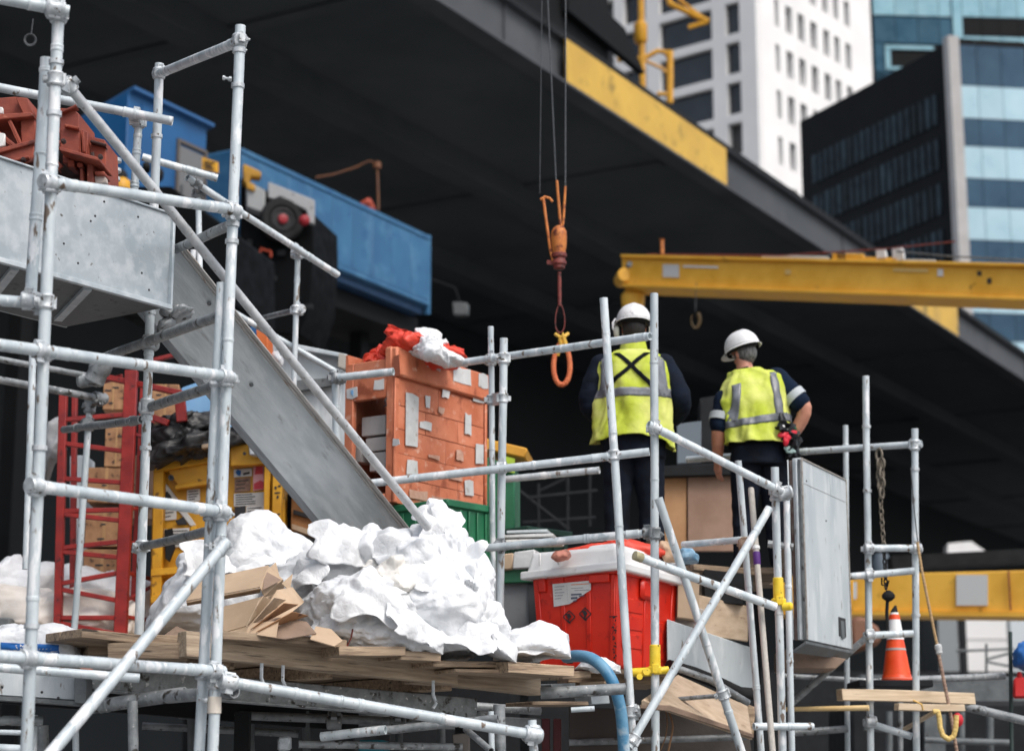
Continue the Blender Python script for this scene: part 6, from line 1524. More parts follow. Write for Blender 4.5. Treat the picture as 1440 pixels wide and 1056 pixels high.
cardpiece([[(345, 892, 9.1), (360, 872, 9.2), (396, 868, 9.2), (432, 874, 9.25), (445, 890, 9.15), (400, 898, 9.05)]], 'brown crumpled cardboard lying low in front', mt=PLY_BROWN)
cardpiece([[(436, 898, 9.1), (444, 880, 9.25), (466, 884, 9.25), (482, 900, 9.15), (470, 908, 9.08)]], 'small cardboard scrap at the right foot of the heap')
cardpiece([[(345, 890, 9.06), (352, 876, 9.1), (392, 872, 9.1), (388, 896, 9.02)]], 'pale cardboard corner lying at the front edge')
cardpiece([[(226, 896, 9.3), (248, 880, 9.4), (268, 888, 9.35), (282, 898, 9.3)]], 'dark cardboard scrap left of the two middle standards', mt=PLY_BROWN)
cardpiece([[(318, 852, 9.5), (302, 866, 9.45), (310, 894, 9.35), (352, 894, 9.35), (380, 866, 9.45)]], 'cardboard sheet at the back of the heap', mt=PLY)

cardpiece([[(346, 882, 9.1), (366, 842, 9.2), (386, 836, 9.38)], [(348, 884, 9.08), (386, 840, 9.15), (404, 844, 9.35)]], 'narrow cardboard leaves fanned upright below the triangular end', th=.004, mt=PLY)
cardpiece([[(352, 886, 9.05), (400, 848, 9.12), (420, 850, 9.3)], [(360, 889, 9.04), (412, 860, 9.1), (434, 866, 9.28)]], 'fan of darker cardboard leaves just left of the plastic', th=.004, mt=mat('old_card', (0, 0, 0)))
cardpiece([[(376, 800, 9.53), (388, 790, 9.62), (394, 812, 9.5)], [(396, 820, 9.45), (412, 806, 9.6), (408, 830, 9.45)]], 'two torn cardboard points standing up behind the triangular end', th=.004)
cardpiece([[(372, 802, 9.50), (396, 815, 9.44), (370, 829, 9.285)]], 'dark triangle standing in for the shaded inside of the open carton end', th=.003, mt=PLY_BROWN)  # brown triangle paints the dark interior of the carton end

# ---- red bin with white lid
bin_o, P, dr_, dl_, w, l, h = box_at('red_bin', 'bright red plastic bin with white lid and paper label', 'bin', 868, 792, 938, 11.15, 30, 953, 749, RED_BIN, part=None)
nr, nl = -dl_, -dr_
ins = .035
def bp(s, t, z): # tapered body: s along right face, t along left face
    k = ins * (1 - z / h)
    return P + dr_ * (k + (w - 2 * k) * s) + dl_ * (k + (l - 2 * k) * t) + Z * z
m = MB(); m.hexa([bp(0, 0, 0), bp(1, 0, 0), bp(1, 1, 0), bp(0, 1, 0), bp(0, 0, h), bp(1, 0, h), bp(1, 1, h), bp(0, 1, h)]); body = m.build('body', RED_BIN, bin_o, bevel=.018, seg=3)
def rib(face, u0, u1, z0, z1, t, mt=RED_BIN, nme='rib', bev=.005):
    m = MB(); f = (lambda u, z: bp(u, 0, z)) if face == 'r' else (lambda u, z: bp(0, u, z)); n_ = nr if face == 'r' else nl
    a = [f(u0, z0), f(u1, z0), f(u1, z1), f(u0, z1)]
    m.prism([p - n_ * .004 for p in a], n_ * (t + .004)); return m.build(nme, mt, bin_o, bevel=bev)
hz = h
rib('l', -.02, 1.02, hz * .90, hz * .985, .02, nme='rim'); rib('r', -.02, 1.02, hz * .90, hz * .985, .02, nme='rim')
for u0, u1 in ((.0, .06), (.30, .36), (.62, .68), (.93, 1.0)): rib('l', u0, u1, .02, hz * .9, .009)
rib('l', .06, .30, hz * .82, hz * .90, .03, nme='handle'); rib('l', .84, .93, hz * .76, hz * .90, .022, nme='handle')
for u0, u1 in ((0, .07), (.46, .52), (.92, 1.0)): rib('r', u0, u1, .02, hz * .9, .009)
rib('r', .36, .62, hz * .70, hz * .90, .035, nme='handle', bev=.02)
for z_ in (.20, .38, .55): rib('r', .10, .44, hz * z_, hz * (z_ + .14), .006)
rib('r', .62, .86, hz * .12, hz * .5, .006)
rib('l', .36, .62, hz * .14, hz * .18, .005); rib('l', .70, .92, hz * .13, hz * .4, .005)
for xx in (.1, .9):
    for yy in (.12, .88):
        m = MB(); c = bp(xx, yy, 0); m.box(c - Z * .02 - dr_ * .03 - dl_ * .03, dr_ * .06, dl_ * .06, Z * .0199); m.build('foot', RUBBER, bin_o)
# lid: skirt rising towards the near corner
lh = rise_to(P, 760) - h
m = MB()
e_ = .035
def lp(s, t, z): return P + dr_ * (-e_ + (w + 2 * e_) * s) + dl_ * (-e_ + (l + 2 * e_) * t) + Z * z
lo_ = h - .012
m.hexa([lp(0, 0, lo_), lp(1, 0, lo_ - .02), lp(1, 1, lo_), lp(0, 1, lo_ - .035), lp(.04, .04, h + lh * .80), lp(.96, .04, h + lh * .66), lp(.96, .96, h + lh * .66), lp(.04, .96, h + lh * .72)]); lid = m.build('lid', WHITE_PAINT, bin_o, bevel=.028, seg=4)
m = MB(); m.hexa([lp(-.03, -.03, lo_ - .03), lp(1.03, -.03, lo_ - .05), lp(1.03, 1.03, lo_ - .03), lp(-.03, 1.03, lo_ - .06), lp(-.03, -.03, lo_ + .022), lp(1.03, -.03, lo_), lp(1.03, 1.03, lo_ + .02), lp(-.03, 1.03, lo_ - .01)]); m.build('lip', WHITE_PAINT, lid, bevel=.012, seg=2)
m = MB(); m.hexa([lp(.1, .1, h + lh * .64), lp(.9, .1, h + lh * .6), lp(.9, .45, h + lh * .6), lp(.1, .45, h + lh * .6), lp(.12, .12, h + lh), lp(.88, .14, h + lh * .9), lp(.85, .4, h + lh * .88), lp(.12, .4, h + lh * .94)]); m.build('lid_hump', WHITE_PAINT, lid, bevel=.02, seg=3)
for t_ in (.62, .82):
    m = MB(); a = lp(-.012, t_, lo_ + .02); m.box(a, dl_ * .012, dr_ * .012, Z * lh * .55); m.build('lid_rib', WHITE_PAINT, lid, bevel=.003)
# label, diamonds and scribble on the bin's left face
pn = (bp(0, 1, 0) - bp(0, 0, 0)).cross(bp(0, 0, h) - bp(0, 0, 0)).normalized(); pn = pn if pn.y < 0 else -pn
def face_poly(pts, off, mt, nme, par, th=.0015):
    m = MB(); P3 = [hit(x, y, bp(0, 0, 0) + pn * off, pn) for x, y in pts]; m.prism(P3, pn * th); return m.build(nme, mt, par)
lab = face_poly([(777, 821), (831, 816), (831, 829), (801, 849), (779, 853)], .0115, PAPER, 'label', bin_o)
m = MB()
def fl(mb, x0, y0, x1, y1, off=.0135, mt=0, t=.8):
    P3 = [hit(x, y, bp(0, 0, 0) + pn * off, pn) for x, y in ((x0, y0 - t), (x1, y1 - t), (x1, y1 + t), (x0, y0 + t))]; mb.prism(P3, pn * .0008)
for i in range(5): fl(m, 780, 825 + i * 4.2, 780 + R.uniform(9, 14), 824.2 + i * 4.2, t=.35)
for x0, y0, x1, t in ((803, 836, 818, 1.2), (803, 841, 812, 1.6), (806, 845, 811, 1), (814, 838, 822, .8), (808, 830, 828, .3), (803, 827, 820, .3)): fl(m, x0, y0, x1, y0 - .8, t=t)
fl(m, 797, 823, 799.0, 847, t=.5)
m.build('print_lines', mat('print_blue_grey', (0.10, 0.11, 0.16), bump=0), lab)
m = MB(); fl(m, 803, 822, 828, 820.5, t=.5); m.build('print_line', mat('print_orange', lin(226, 130, 60), bump=0), lab)
for cx, cy in ((800.5, 867), (823, 863)):
    m = MB()
    ps = [(cx - 8.5, cy), (cx, cy - 8.5), (cx + 8.5, cy), (cx, cy + 8.5)]
    for (x0, y0), (x1, y1) in zip(ps, ps[1:] + ps[:1]): fl(m, x0, y0, x1, y1, .0105, t=1.1)
    for i in range(5): fl(m, cx - 4 + i * .8, cy - 3 + i * 1.7, cx + 3 - abs(i - 2), cy - 4 + i * 1.6, .0105, t=1.0)
    fl(m, cx - 2, cy + 4, cx + 2, cy + 9, .0105, t=1.0); m.build('hazard_diamond', INK, bin_o)
m = MB()
for i in range(16):
    y = 868 + i * 4.4; x = 864 + 2 * math.sin(i * 1.7); fl(m, x - R.uniform(.5, 2.5), y, x + R.uniform(.5, 2.5), y + R.uniform(-2, 2), .012, t=R.uniform(.8, 1.5))
fl(m, 857, 867, 868, 866, .012, t=.7); fl(m, 860, 892, 868, 880, .012, t=.5); m.build('stencil_marks', INK, bin_o)['kind'] = 'stuff'
# red bag and scraps on the lid
tag(blob([(790, 782), (800, 772), (826, 768), (850, 764), (862, 760), (884, 758), (915, 765), (940, 776), (944, 784), (930, 786), (860, 780), (820, 782)], 11.72, .14, .018, 81, 5, 12).build('red_sheeting', RED_SHEET, sharp=180), 'orange red sheeting folded on top of the white bin lid', 'sheeting')
tag(blob([(776, 784), (780, 775), (800, 772), (806, 780), (800, 787), (784, 788)], 11.2, .08, .012, 82, 4, 12).build('pink_cloth', mat('pink_cloth', lin(224, 150, 130), bump=.2), sharp=180), 'pale pink cloth fold at the left of the bin lid', 'cloth')
tag(blob([(952, 786), (958, 772), (972, 771), (983, 780), (980, 790), (962, 792)], 11.75, .08, .012, 83, 4, 14).build('blue_film', mat('film_blue', lin(96, 140, 172), lin(150, 184, 206), scale=20, bump=.4), sharp=180), 'crumpled pale blue film beside the bin lid', 'plastic film')
tag(blob([(926, 774), (930, 764), (945, 764), (952, 776), (950, 790), (934, 790)], 11.7, .08, .015, 84, 4, 14).build('tan_rag', mat('rag_tan', lin(190, 160, 132), bump=.4), sharp=180), 'tan rag bunched behind the slanted brace by the bin lid', 'rag')
# ---- timber and steel right of the bin
def slabp(pts, dep, mt, name, lab, cat, grp=None, bev=.005, dirv=V((.05, 1, 0))):
    m = MB(); m.prism([at(*p) for p in pts], dirv.normalized() * dep); return tag(m.build(name, mt, bevel=bev), lab, cat, grp)
slabp([(954, 800, 11.8), (984, 806, 11.9), (982, 872, 11.9), (952, 868, 11.8)], .25, CARD, 'carton', 'tall carton right behind the red bin', 'carton')
slabp([(982, 836, 12.0), (1052, 852, 12.2), (1052, 902, 12.2), (982, 892, 12.0)], .05, PLY, 'plywood_board', 'plywood board with white paint smears above the grey steel panel', 'board')
slabp([(944, 850, 11.95), (990, 856, 12.0), (990, 884, 12.0), (944, 878, 11.95)], .04, mat('smeared_board', (0.5, 0.46, 0.42), (0.3, 0.24, 0.2), scale=10, bump=.3), 'plywood_board', 'smeared board leaning low behind the crossing braces', 'board')
slabp([(990, 800, 12.1), (1046, 806, 12.1), (1046, 850, 12.1), (990, 846, 12.1)], .3, DARK_STEEL, 'dark_toolbox', 'dark toolbox in shadow above the plywood board', 'toolbox')
slabp([(938, 870, 11.7), (1062, 912, 12.3), (1062, 973, 12.3), (938, 932, 11.7)], .12, G_PANEL, 'steel_sheet', 'grey steel sheet behind the crossing braces', 'steel sheet')
m = MB(); m.path([at(940, 936, 11.6), at(975, 946, 11.7), at(1010, 960, 11.85), at(1040, 974, 12.0), at(1062, 976, 12.1)], .04, 10); tag(m.build('black_pipe', RUBBER), 'black pipe running below the grey steel panel', 'pipe')
m = MB(); m.path([at(948, 938, 11.5), at(1000, 956, 11.6), at(1052, 988, 11.75)], .022, 10); tag(m.build('grey_conduit', G_DIRTY), 'thin grey conduit along the top edge of the plywood sheet', 'conduit')
slabp([(902, 984, 10.95), (953, 948, 11.5), (1051, 992, 11.7), (1058, 1034, 11.4), (940, 994, 11.0)], .03, PLY, 'plywood_sheet', 'bare plywood sheet leaning under the black pipe', 'board', None, .003, V((0, .4, -.9)))
slabp([(900, 990, 10.9), (942, 991, 11.0), (1060, 1032, 11.38), (1060, 1038, 11.38), (940, 1000, 11.0), (900, 996, 10.9)], .03, PLY_BROWN, 'batten', 'brown batten along the lower edge of the plywood sheet', 'batten')
slabp([(1040, 985, 11.9), (1062, 994, 11.9), (1060, 1034, 11.9), (1042, 1030, 11.9)], .1, WOOD, 'timber_block', 'upright timber block at the right end of the plywood sheet', 'block')
slabp([(800, 994, 12.0), (1050, 1000, 12.3), (1060, 1085, 12.3), (800, 1085, 12.0)], .06, mat('shade_brown', (0.05, 0.04, 0.034), (0.075, 0.06, 0.05), bump=.3), 'shade_sheet', 'dark brown sheet standing in for the shade below the red bin', 'shade sheet')  # dark sheet put in as the shade under the boards
# ---- platform for the workers
pz = at(980, 797, 12.5).z
wp = thing('work_platform', V((1.0, 13.2, pz - .05)), 'timber work platform on which the two workers stand', 'platform')
x0_, x1_ = at(668, 800, 12.5).x, at(1112, 800, 12.5).x
for k in range(7):
    boardobj('plank', V((x0_ + R.uniform(-.06, .06), 12.5 + k * .245, pz - .045)), V((x1_ + R.uniform(-.08, .05), 12.5 + k * .245, pz - .045)), .235, .042, WOOD, wp, warp=.003)
for x in (x0_ + .3, (x0_ + x1_) / 2, x1_ - .3):
    m = MB(); m.bx(x, x + .05, 12.5, 14.2, pz - .15, pz - .05); m.build('bearer', GREY_STEEL, wp)
for x in (x0_ + .3, x1_ - .25):
    for y in (12.6, 14.0):
        m = MB(); m.bx(x, x + .05, y, y + .05, 0, pz - .151); m.build('leg', DARK_STEEL, wp)
boardobj('plank', at(972, 801, 12.3), at(1062, 808, 12.45), .2, .04, WOOD, None, 'loose brown plank sticking out beside the slanted braces below the second worker', 'plank')
# boards behind the workers
slabp([(934, 671, 14.6), (966, 671, 14.6), (966, 775, 14.6), (934, 775, 14.6)], .05, mat('tan_ply', lin(176, 132, 92), lin(190, 148, 108), bump=.1), 'plywood_hoarding', 'narrow tan plywood panel behind the first worker', 'panel')
slabp([(967, 669, 14.58), (1040, 666, 14.58), (1040, 775, 14.58), (967, 775, 14.58)], .05, mat('dull_ply', lin(146, 116, 98), lin(164, 134, 116), bump=.1), 'plywood_hoarding', 'wide dull brown panel between the two workers', 'panel')
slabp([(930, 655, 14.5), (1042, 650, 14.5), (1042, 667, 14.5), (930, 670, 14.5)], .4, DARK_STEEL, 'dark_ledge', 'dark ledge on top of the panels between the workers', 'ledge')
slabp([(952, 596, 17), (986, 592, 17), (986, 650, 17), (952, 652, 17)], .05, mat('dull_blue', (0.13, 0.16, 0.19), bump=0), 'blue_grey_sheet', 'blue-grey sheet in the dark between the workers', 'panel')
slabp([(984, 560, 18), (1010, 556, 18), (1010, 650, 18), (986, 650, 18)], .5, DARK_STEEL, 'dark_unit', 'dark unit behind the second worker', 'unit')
# ---- grey cabinet
P = at(1134, 899, 11.95); h = rise_to(P, 643)
dr_, dl_ = azv(26), azv(-64)
w, l = run_to(P + Z * h * .5, dr_, 1194), run_to(P + Z * h * .5, dl_, 1111)
cbn = thing('steel_cabinet', P, 'tall grey steel cabinet hanging beside the second worker', 'cabinet')
nr, nl = -dl_, -dr_
m = MB(); m.box(P + dr_ * .01 - nr * .012, dr_ * (w - .02), dl_ * (l - .04), Z * h); m.build('case', G_PANEL, cbn, bevel=.004)
fbox(cbn, P, dr_, nr, .0, w, 0, h, .0, G_PANEL, 'door', .004, .011)
fbox(cbn, P, dr_, nr, .0, .02, 0, h, .008, mat('worn_edge', (0.34, 0.33, 0.31), (0.22, 0.19, 0.17), scale=30, bump=.3), 'edge_strip', .002)
fbox(cbn, P, dr_, nr, w - .014, w, 0, h, .006, MATS['worn_edge'], 'edge_strip', .002); fbox(cbn, P, dr_, nr, .02, w - .014, h - .012, h, .006, MATS['worn_edge'], 'edge_strip', .002)
fbox(cbn, P, dr_, nr, .02, w - .014, h * .86, h * .8612, .002, MATS['worn_edge'], 'seam', 0); fbox(cbn, P, dr_, nr, w * .62, w * .622, h * .86, h - .012, .002, G_PANEL, 'seam', 0)
fbox(cbn, P, dr_, nr, w * .70, w * .86, h * .06, h * .17, .004, INK, 'latch_recess', .002); fbox(cbn, P, dr_, nr, w * .74, w * .80, h * .05, h * .15, .012, GREY_STEEL, 'latch', .002)
for s0, s1, t_, mt in ((.02, .22, .0, GREY_STEEL), (.30, .50, .004, G_SHEET), (.58, .98, -.03, mat('slot_red', (0.10, 0.045, 0.035), (0.2, 0.17, 0.15), scale=14, bump=.3)), (.93, 1.0, .006, G_SHEET)):
    fbox(cbn, P, dl_, nl, l * s0, l * s1, .0, h - .01, t_ + .002, mt, 'side_channel', .003, .006 if t_ >= 0 else -t_ + .03)
m = MB(); m.prism([P - Z * .006, P + dr_ * w - Z * .006, P + dr_ * w + dl_ * l * .4 - Z * .05, P + dl_ * l - Z * .06], -Z * .02); m.build('bottom_tray', GREY_STEEL, cbn, bevel=.003)
for a, b in ((.1, .88), (.5, .7), (.82, .12)):
    m = MB(); m.lathe(P + dr_ * w * a + Z * h * b + nr * .0005, nr, [(0, .006), (.004, .005)], 8); m.build('screw', INK, cbn)
m = MB(); m.path([P + dl_ * .05 + Z * h * .5 + nl * .05, P + dl_ * .2 + Z * h * .52 + nl * .1], .024, 8); m.build('bracket', G_DIRTY, cbn)
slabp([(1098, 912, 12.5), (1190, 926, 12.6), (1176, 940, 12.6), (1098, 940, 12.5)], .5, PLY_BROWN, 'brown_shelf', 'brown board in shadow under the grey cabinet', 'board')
slabp([(1100, 830, 14.5), (1200, 815, 14.5), (1200, 858, 14.5), (1100, 865, 14.5)], .1, YELLOW, 'yellow_plate', 'yellow plate showing between the posts left of the cabinet', 'plate')
slabp([(1196, 868, 22), (1216, 866, 22), (1240, 884, 22), (1240, 905, 22), (1196, 920, 22)], .4, mat('rust_brown', lin(120, 82, 62), bump=.2), 'brown_drum', 'brown rounded block behind the rungs beside the cone', 'block', None, .05)

# ---- traffic cone, ledge, chain, rope, pale timbers
lg = at(1262, 958, 13.75)
m = MB(); m.bx(lg.x - .32, lg.x + .2, 13.5, 14.0, lg.z - .05, lg.z); tag(m.build('dark_ledge', DARK_STEEL, bevel=.006), 'dark steel ledge carrying the traffic cone', 'ledge')
cn = thing('traffic_cone', V((lg.x, 13.75, lg.z)), 'orange traffic cone with white collars standing inside the right-hand scaffold', 'traffic cone')
kx = 13.75 / F_PX
cb0 = V((lg.x - .5 * kx, 13.75, lg.z))
def zz(y): return (957 - y) * kx * .995
def rad_c(y): return (5.0 + (y - 857) / (946 - 857) * 14.0) * kx
def cone_part(y0, y1, mt, nme, extra=0.0, par=cn):
    m = MB(); m.lathe(cb0, Z, [(zz(y0), rad_c(y0) + extra), (zz(y1), rad_c(y1) + extra)], 28, True); return m.build(nme, mt, par)
m = MB(); m.lathe(cb0, Z, [(.0, 21.5 * kx), (.012, 22 * kx), (.03, 20.5 * kx), (.045, 19.5 * kx)], 28); m.build('base', CONE_OR, cn)
m = MB(); m.lathe(cb0, Z, [(.0195, 21.6 * kx), (.024, 21.6 * kx)], 28, False); m.build('base_edge', mat('faded_orange', lin(236, 160, 140), bump=.1), cn)
m = MB(); m.lathe(cb0, Z, [(.04, rad_c(949))] + [(zz(y), rad_c(y)) for y in (940, 920, 900, 880, 866)], 28); m.build('body', CONE_OR, cn)
cone_part(899, 871, WHITE_PAINT, 'reflective_collar', .003); cone_part(914, 911, mat('scuff_grey', (0.4, 0.38, 0.36), bump=.2), 'scuff_ring', .002)
m = MB(); m.lathe(cb0, Z, [(zz(866), rad_c(866)), (zz(861), rad_c(861))], 20); m.build('neck', WHITE_PAINT, cn)
m = MB(); m.lathe(cb0 + Z * zz(861), V((.25, 0, 1)), [(0, rad_c(861)), (zz(851) - zz(861), .008)], 14); m.build('tip', RUBBER, cn)
cone_part(871, 864, CONE_OR, 'top_ring', .004)
chn = thing('hanging_chain', at(1240, 640, 13.0), 'dirty hanging chain with a dark ball inside the right-hand frame', 'chain')
def links(p0, p1, r, wr, mt, nme):
    d = p1 - p0; L = d.length; dn = d.normalized(); n = int(L / (r * 2.6)); a = dn.orthogonal().normalized(); b = dn.cross(a)
    for i in range(n):
        c = p0 + dn * (L * (i + .5) / n); s_ = a if i % 2 else b
        m = MB(); m.path([c + dn * math.cos(t) * r * 1.75 + s_ * math.sin(t) * r for t in [j * math.pi / 8 for j in range(17)]], wr, 6, caps=False); m.build(nme, mt, chn)
links(at(1236, 632, 13.0), at(1238, 690, 13.0), .024, .009, CHAIN, 'link'); links(at(1240, 645, 12.97), at(1240, 700, 12.98), .022, .009, CHAIN, 'link'); links(at(1238, 700, 13.0), at(1243, 770, 13.0), .014, .006, CHAIN, 'link'); links(at(1243, 772, 13.05), at(1246, 828, 13.05), .012, .006, mat('black_chain', (0.03, 0.03, 0.03), metal=.4, bump=.2), 'link')
m = MB(); m.lathe(at(1249, 830, 13.05), -Z, [(0, .012), (.012, .03), (.03, .045), (.05, .045), (.065, .028), (.075, .012)], 16); m.build('ball', RUBBER, chn)
m = MB(); m.path([at(1248, 845, 13.05), at(1247, 860, 13.05), at(1248, 888, 13.05)], .012, 8); m.build('rod', RUBBER, chn)
m = MB(); m.path([at(1240, 812, 13.05), at(1240, 822, 13.05), at(1248, 824, 13.05), at(1250, 816, 13.05)], .006, 6); m.build('hook', RUBBER, chn)
rp = thing('tan_rope', at(1318, 910, 12.9), 'tan rope with a white knot slanting down from the right-hand frame', 'rope')
m = MB(); rope(m, [at(1290, 762, 12.9), at(1296, 800, 12.9), at(1306, 850, 12.9), at(1318, 908, 12.9)], .010); m.build('strand', ROPE_TAN, rp)
m = MB(); rope(m, [at(1319, 915, 12.9), at(1328, 960, 12.9), at(1338, 1010, 12.9), at(1350, 1085, 12.9)], .012); m.build('strand', mat('dusky_rope', lin(130, 104, 90), lin(160, 134, 116), scale=50, bump=.6), rp)
m = MB(); m.lathe(at(1318.5, 905, 12.9), V((.15, 0, -1)), [(0, .012), (.01, .024), (.03, .026), (.045, .02), (.06, .024), (.075, .012)], 10); m.build('knot', TAPE, rp)
m = MB(); m.path([at(1281, 660, 12.92), at(1286, 720, 12.92), at(1291, 765, 12.92)], .004, 6); m.build('cord', WIRE, rp)
boardobj('pale_timber', at(1186, 985, 12.85), at(1372, 989, 13.1), .09, .075, WOOD_PALE, None, 'pale sawn timber laid across the right-hand frame', 'timber')
boardobj('pale_timber', at(1268, 998, 12.8), at(1361, 999, 12.9), .09, .045, WOOD_PALE, None, 'shorter pale timber tucked below the longer one', 'timber')
m = MB(); a, b = at(1100, 997, 12.95), at(1222, 995, 12.75); m.lathe(a, (b - a).normalized(), [(0, .014), ((b - a).length * .3, .016), ((b - a).length * .3 + .01, .018), ((b - a).length * .3 + .02, .016), ((b - a).length, .019)], 12); tag(m.build('bamboo_pole', mat('bamboo', lin(206, 176, 122), lin(224, 196, 146), bump=.1)), 'thin yellow bamboo pole left of the pale timbers', 'pole')
m = MB(); m.path([at(1284, 984, 12.74), at(1296, 990, 12.72), at(1298, 998, 12.74)], .006, 6); tag(m.build('tie', mat('tie_yellow', lin(220, 176, 96), bump=.2)), 'yellow tie round the pale timbers', 'tie')
m = MB(); rope(m, [at(x, y, 12.75) for x, y in ((1312, 1000), (1319, 1000), (1321, 1010), (1322, 1022), (1326, 1034), (1334, 1039), (1341, 1035), (1344, 1024), (1345, 1005))], .017, amp=.06); tag(m.build('yellow_rope', mat('rope_yellow', lin(202, 170, 96), lin(222, 194, 124), scale=60, bump=.5)), 'looped yellow rope hanging under the pale timbers', 'rope')
m = MB(); m.path([at(1272, 1025, 13.3), at(1318, 999, 12.9)], .016, 8); tag(m.build('tan_stick', WOOD_PALE), 'tan stick slanting behind the right standard to the yellow rope', 'stick')
m = MB(); m.lathe(at(1346, 1002, 14.0), -Z, [(0, .01), (.02, .035), (.05, .042), (.08, .035), (.1, .01)], 14); tag(m.build('red_float', mat('float_red', lin(200, 30, 44), bump=0)), 'small red ball hanging beside the yellow rope loop', 'ball')
hs_ = thing('blue_hose', at(840, 940, 10.5), 'blue hose arching over the plank ends in front of the red bin', 'hose')
hp = [(796, 924, 10.75), (812, 922, 10.62), (830, 925, 10.52), (846, 936, 10.45), (858, 952, 10.42), (867, 974, 10.42), (873, 1000, 10.44), (876, 1030, 10.46), (879, 1085, 10.5)]
def smooth(pts, k=8):
    out = []
    for i in range(len(pts) - 1):
        p0, p1, p2, p3 = pts[max(i - 1, 0)], pts[i], pts[i + 1], pts[min(i + 2, len(pts) - 1)]
        for j in range(k):
            t = j / k; out.append(0.5 * ((2 * p1) + (p2 - p0) * t + (2 * p0 - 5 * p1 + 4 * p2 - p3) * t * t + (3 * p1 - p0 - 3 * p2 + p3) * t ** 3))
    out.append(pts[-1]); return out
m = MB(); m.path(smooth([at(*p) for p in hp]), .033, 14); m.build('tube', HOSE, hs_)
m = MB(); m.lathe(at(797, 924, 10.76), V((1, -.4, .05)), [(0, .024), (.001, .036), (.03, .036), (.03, .033)], 14); m.build('hose_end', RUBBER, hs_)
m = MB(); m.path(smooth([at(*p) for p in ((930, 985, 11.2), (940, 1000, 11.2), (946, 1020, 11.2), (942, 1045, 11.2), (934, 1080, 11.2))]), .006, 6); m.path(smooth([at(*p) for p in ((932, 985, 11.25), (938, 1010, 11.25), (936, 1035, 11.25), (928, 1056, 11.25))]), .004, 6); tag(m.build('brown_string', mat('cord_brown', lin(130, 96, 66), bump=.2)), 'thin brown cords hanging below the yellow clamp', 'cord')
# ---- dark plant and clutter at the bottom
slabp([(1195, 985, 20), (1460, 985, 20), (1460, 1095, 20), (1195, 1095, 20)], 2.0, DARK_STEEL, 'dark_plant', 'dark plant body at the lower right behind the pale timbers', 'plant body', None, .05)
slabp([(1210, 948, 24), (1460, 952, 24), (1460, 1000, 24), (1210, 1000, 24)], .8, GREY_STEEL, 'grey_beam', 'dark grey beam behind the cone ledge', 'beam', None, .02)
slabp([(1300, 1005, 19.8), (1330, 1004, 19.8), (1330, 1060, 19.8), (1300, 1060, 19.8)], .1, GREY_STEEL, 'side_door', 'grey hatch on the dark plant body', 'hatch')
tag(blob([(1424, 938), (1424, 916), (1432, 905), (1450, 900), (1464, 910), (1464, 940)], 14.4, .15, .015, 91, 4, 9).build('blue_bundle', mat('bundle_blue', lin(36, 98, 170), lin(52, 116, 190), bump=.3), sharp=180), 'blue cloth bundle at the right edge by the dark green post', 'bundle')
jc = thing('red_canister', at(1434, 985, 14.3), 'red plastic canister at the right edge below the blue bundle', 'canister')
m = MB(); m.prism([at(1426, 952, 14.3), at(1456, 952, 14.3), at(1456, 981, 14.3), at(1425, 981, 14.3)], V((.03, .14, 0))); m.build('body', mat('canister_red', lin(196, 34, 34), bump=.1), jc, bevel=.015, label=None)
m = MB(); m.lathe(at(1434, 952, 14.36), Z, [(0, .02), (.02, .02), (.025, .014), (.04, .014)], 12); m.build('cap', mat('canister_red', (0, 0, 0)), jc)
slabp([(504, 1040, 10.6), (540, 1040, 10.6), (540, 1095, 10.6), (504, 1095, 10.6)], .3, mat('teal_paint', lin(24, 120, 136), bump=.1), 'teal_box', 'teal box at the bottom below the plank deck', 'box', None, .01)
slabp([(390, 1036, 10.0), (408, 1034, 10.0), (408, 1054, 10.0), (390, 1056, 10.0)], .06, G_COUP, 'white_fitting', 'pale scaffold fitting at the bottom below the deck', 'fitting', None, .01)
for i, (x, lb_) in enumerate(((762, 'left dark maroon post under the offcut stack'), (778, 'right dark maroon post under the offcut stack'))):
    slabp([(x, 1010, 12.0), (x + 11, 1010, 12.0), (x + 11, 1095, 12.0), (x, 1095, 12.0)], .1, mat('maroon', lin(88, 30, 32), bump=.1), 'maroon_post', lb_, 'post', 'maroon posts')
slabp([(250, 985, 11.2), (760, 1010, 11.6), (760, 1030, 11.6), (250, 1010, 11.2)], .1, GREY_STEEL, 'under_beam', 'grey steel beam in shadow under the plank deck', 'beam')
slabp([(636, 1032, 10.4), (660, 1030, 10.4), (660, 1095, 10.4), (640, 1095, 10.4)], .06, mat('taupe', (0.16, 0.14, 0.12), bump=.1), 'taupe_board', 'taupe board end at the bottom left of the ledger coupler', 'board')

# ---- more of the shadowed tubes and joists under the plank deck
for i, (a_, b_, r_) in enumerate((((300, 1004, 10.6), (620, 1016, 10.8), .024), ((200, 1020, 10.9), (420, 1032, 11.0), .02), ((420, 1046, 10.2), (650, 1050, 10.4), .02), ((560, 985, 10.9), (760, 1000, 11.1), .024))):
    W.T('transom', a_, b_, mt=G_DIRTY, r=r_)
for x in (268, 352, 430, 560, 620): W.T('standard', (x, 1000 + R.uniform(-8, 8), 10.9), (x + 2, 1085, 10.9), mt=GREY_STEEL, r=.022)
for x, y in ((300, 1003), (470, 1010), (560, 1012)): W.clamp(at(x, y, 10.58), V((0, 0, 1)), at(x, y + 6, 10.55), V((1, 0, 0)), mt=G_DIRTY, big=1.3)
for x0, x1, y in ((1215, 1255, 1022), (1300, 1420, 1040)): W.T('ledger', (x0, y, 18.5), (x1, y + 4, 18.5), mt=GREY_STEEL, r=.03)
for x in (1250, 1352, 1392): W.T('standard', (x, 1000, 18.6), (x, 1085, 18.6), mt=GREY_STEEL, r=.035)
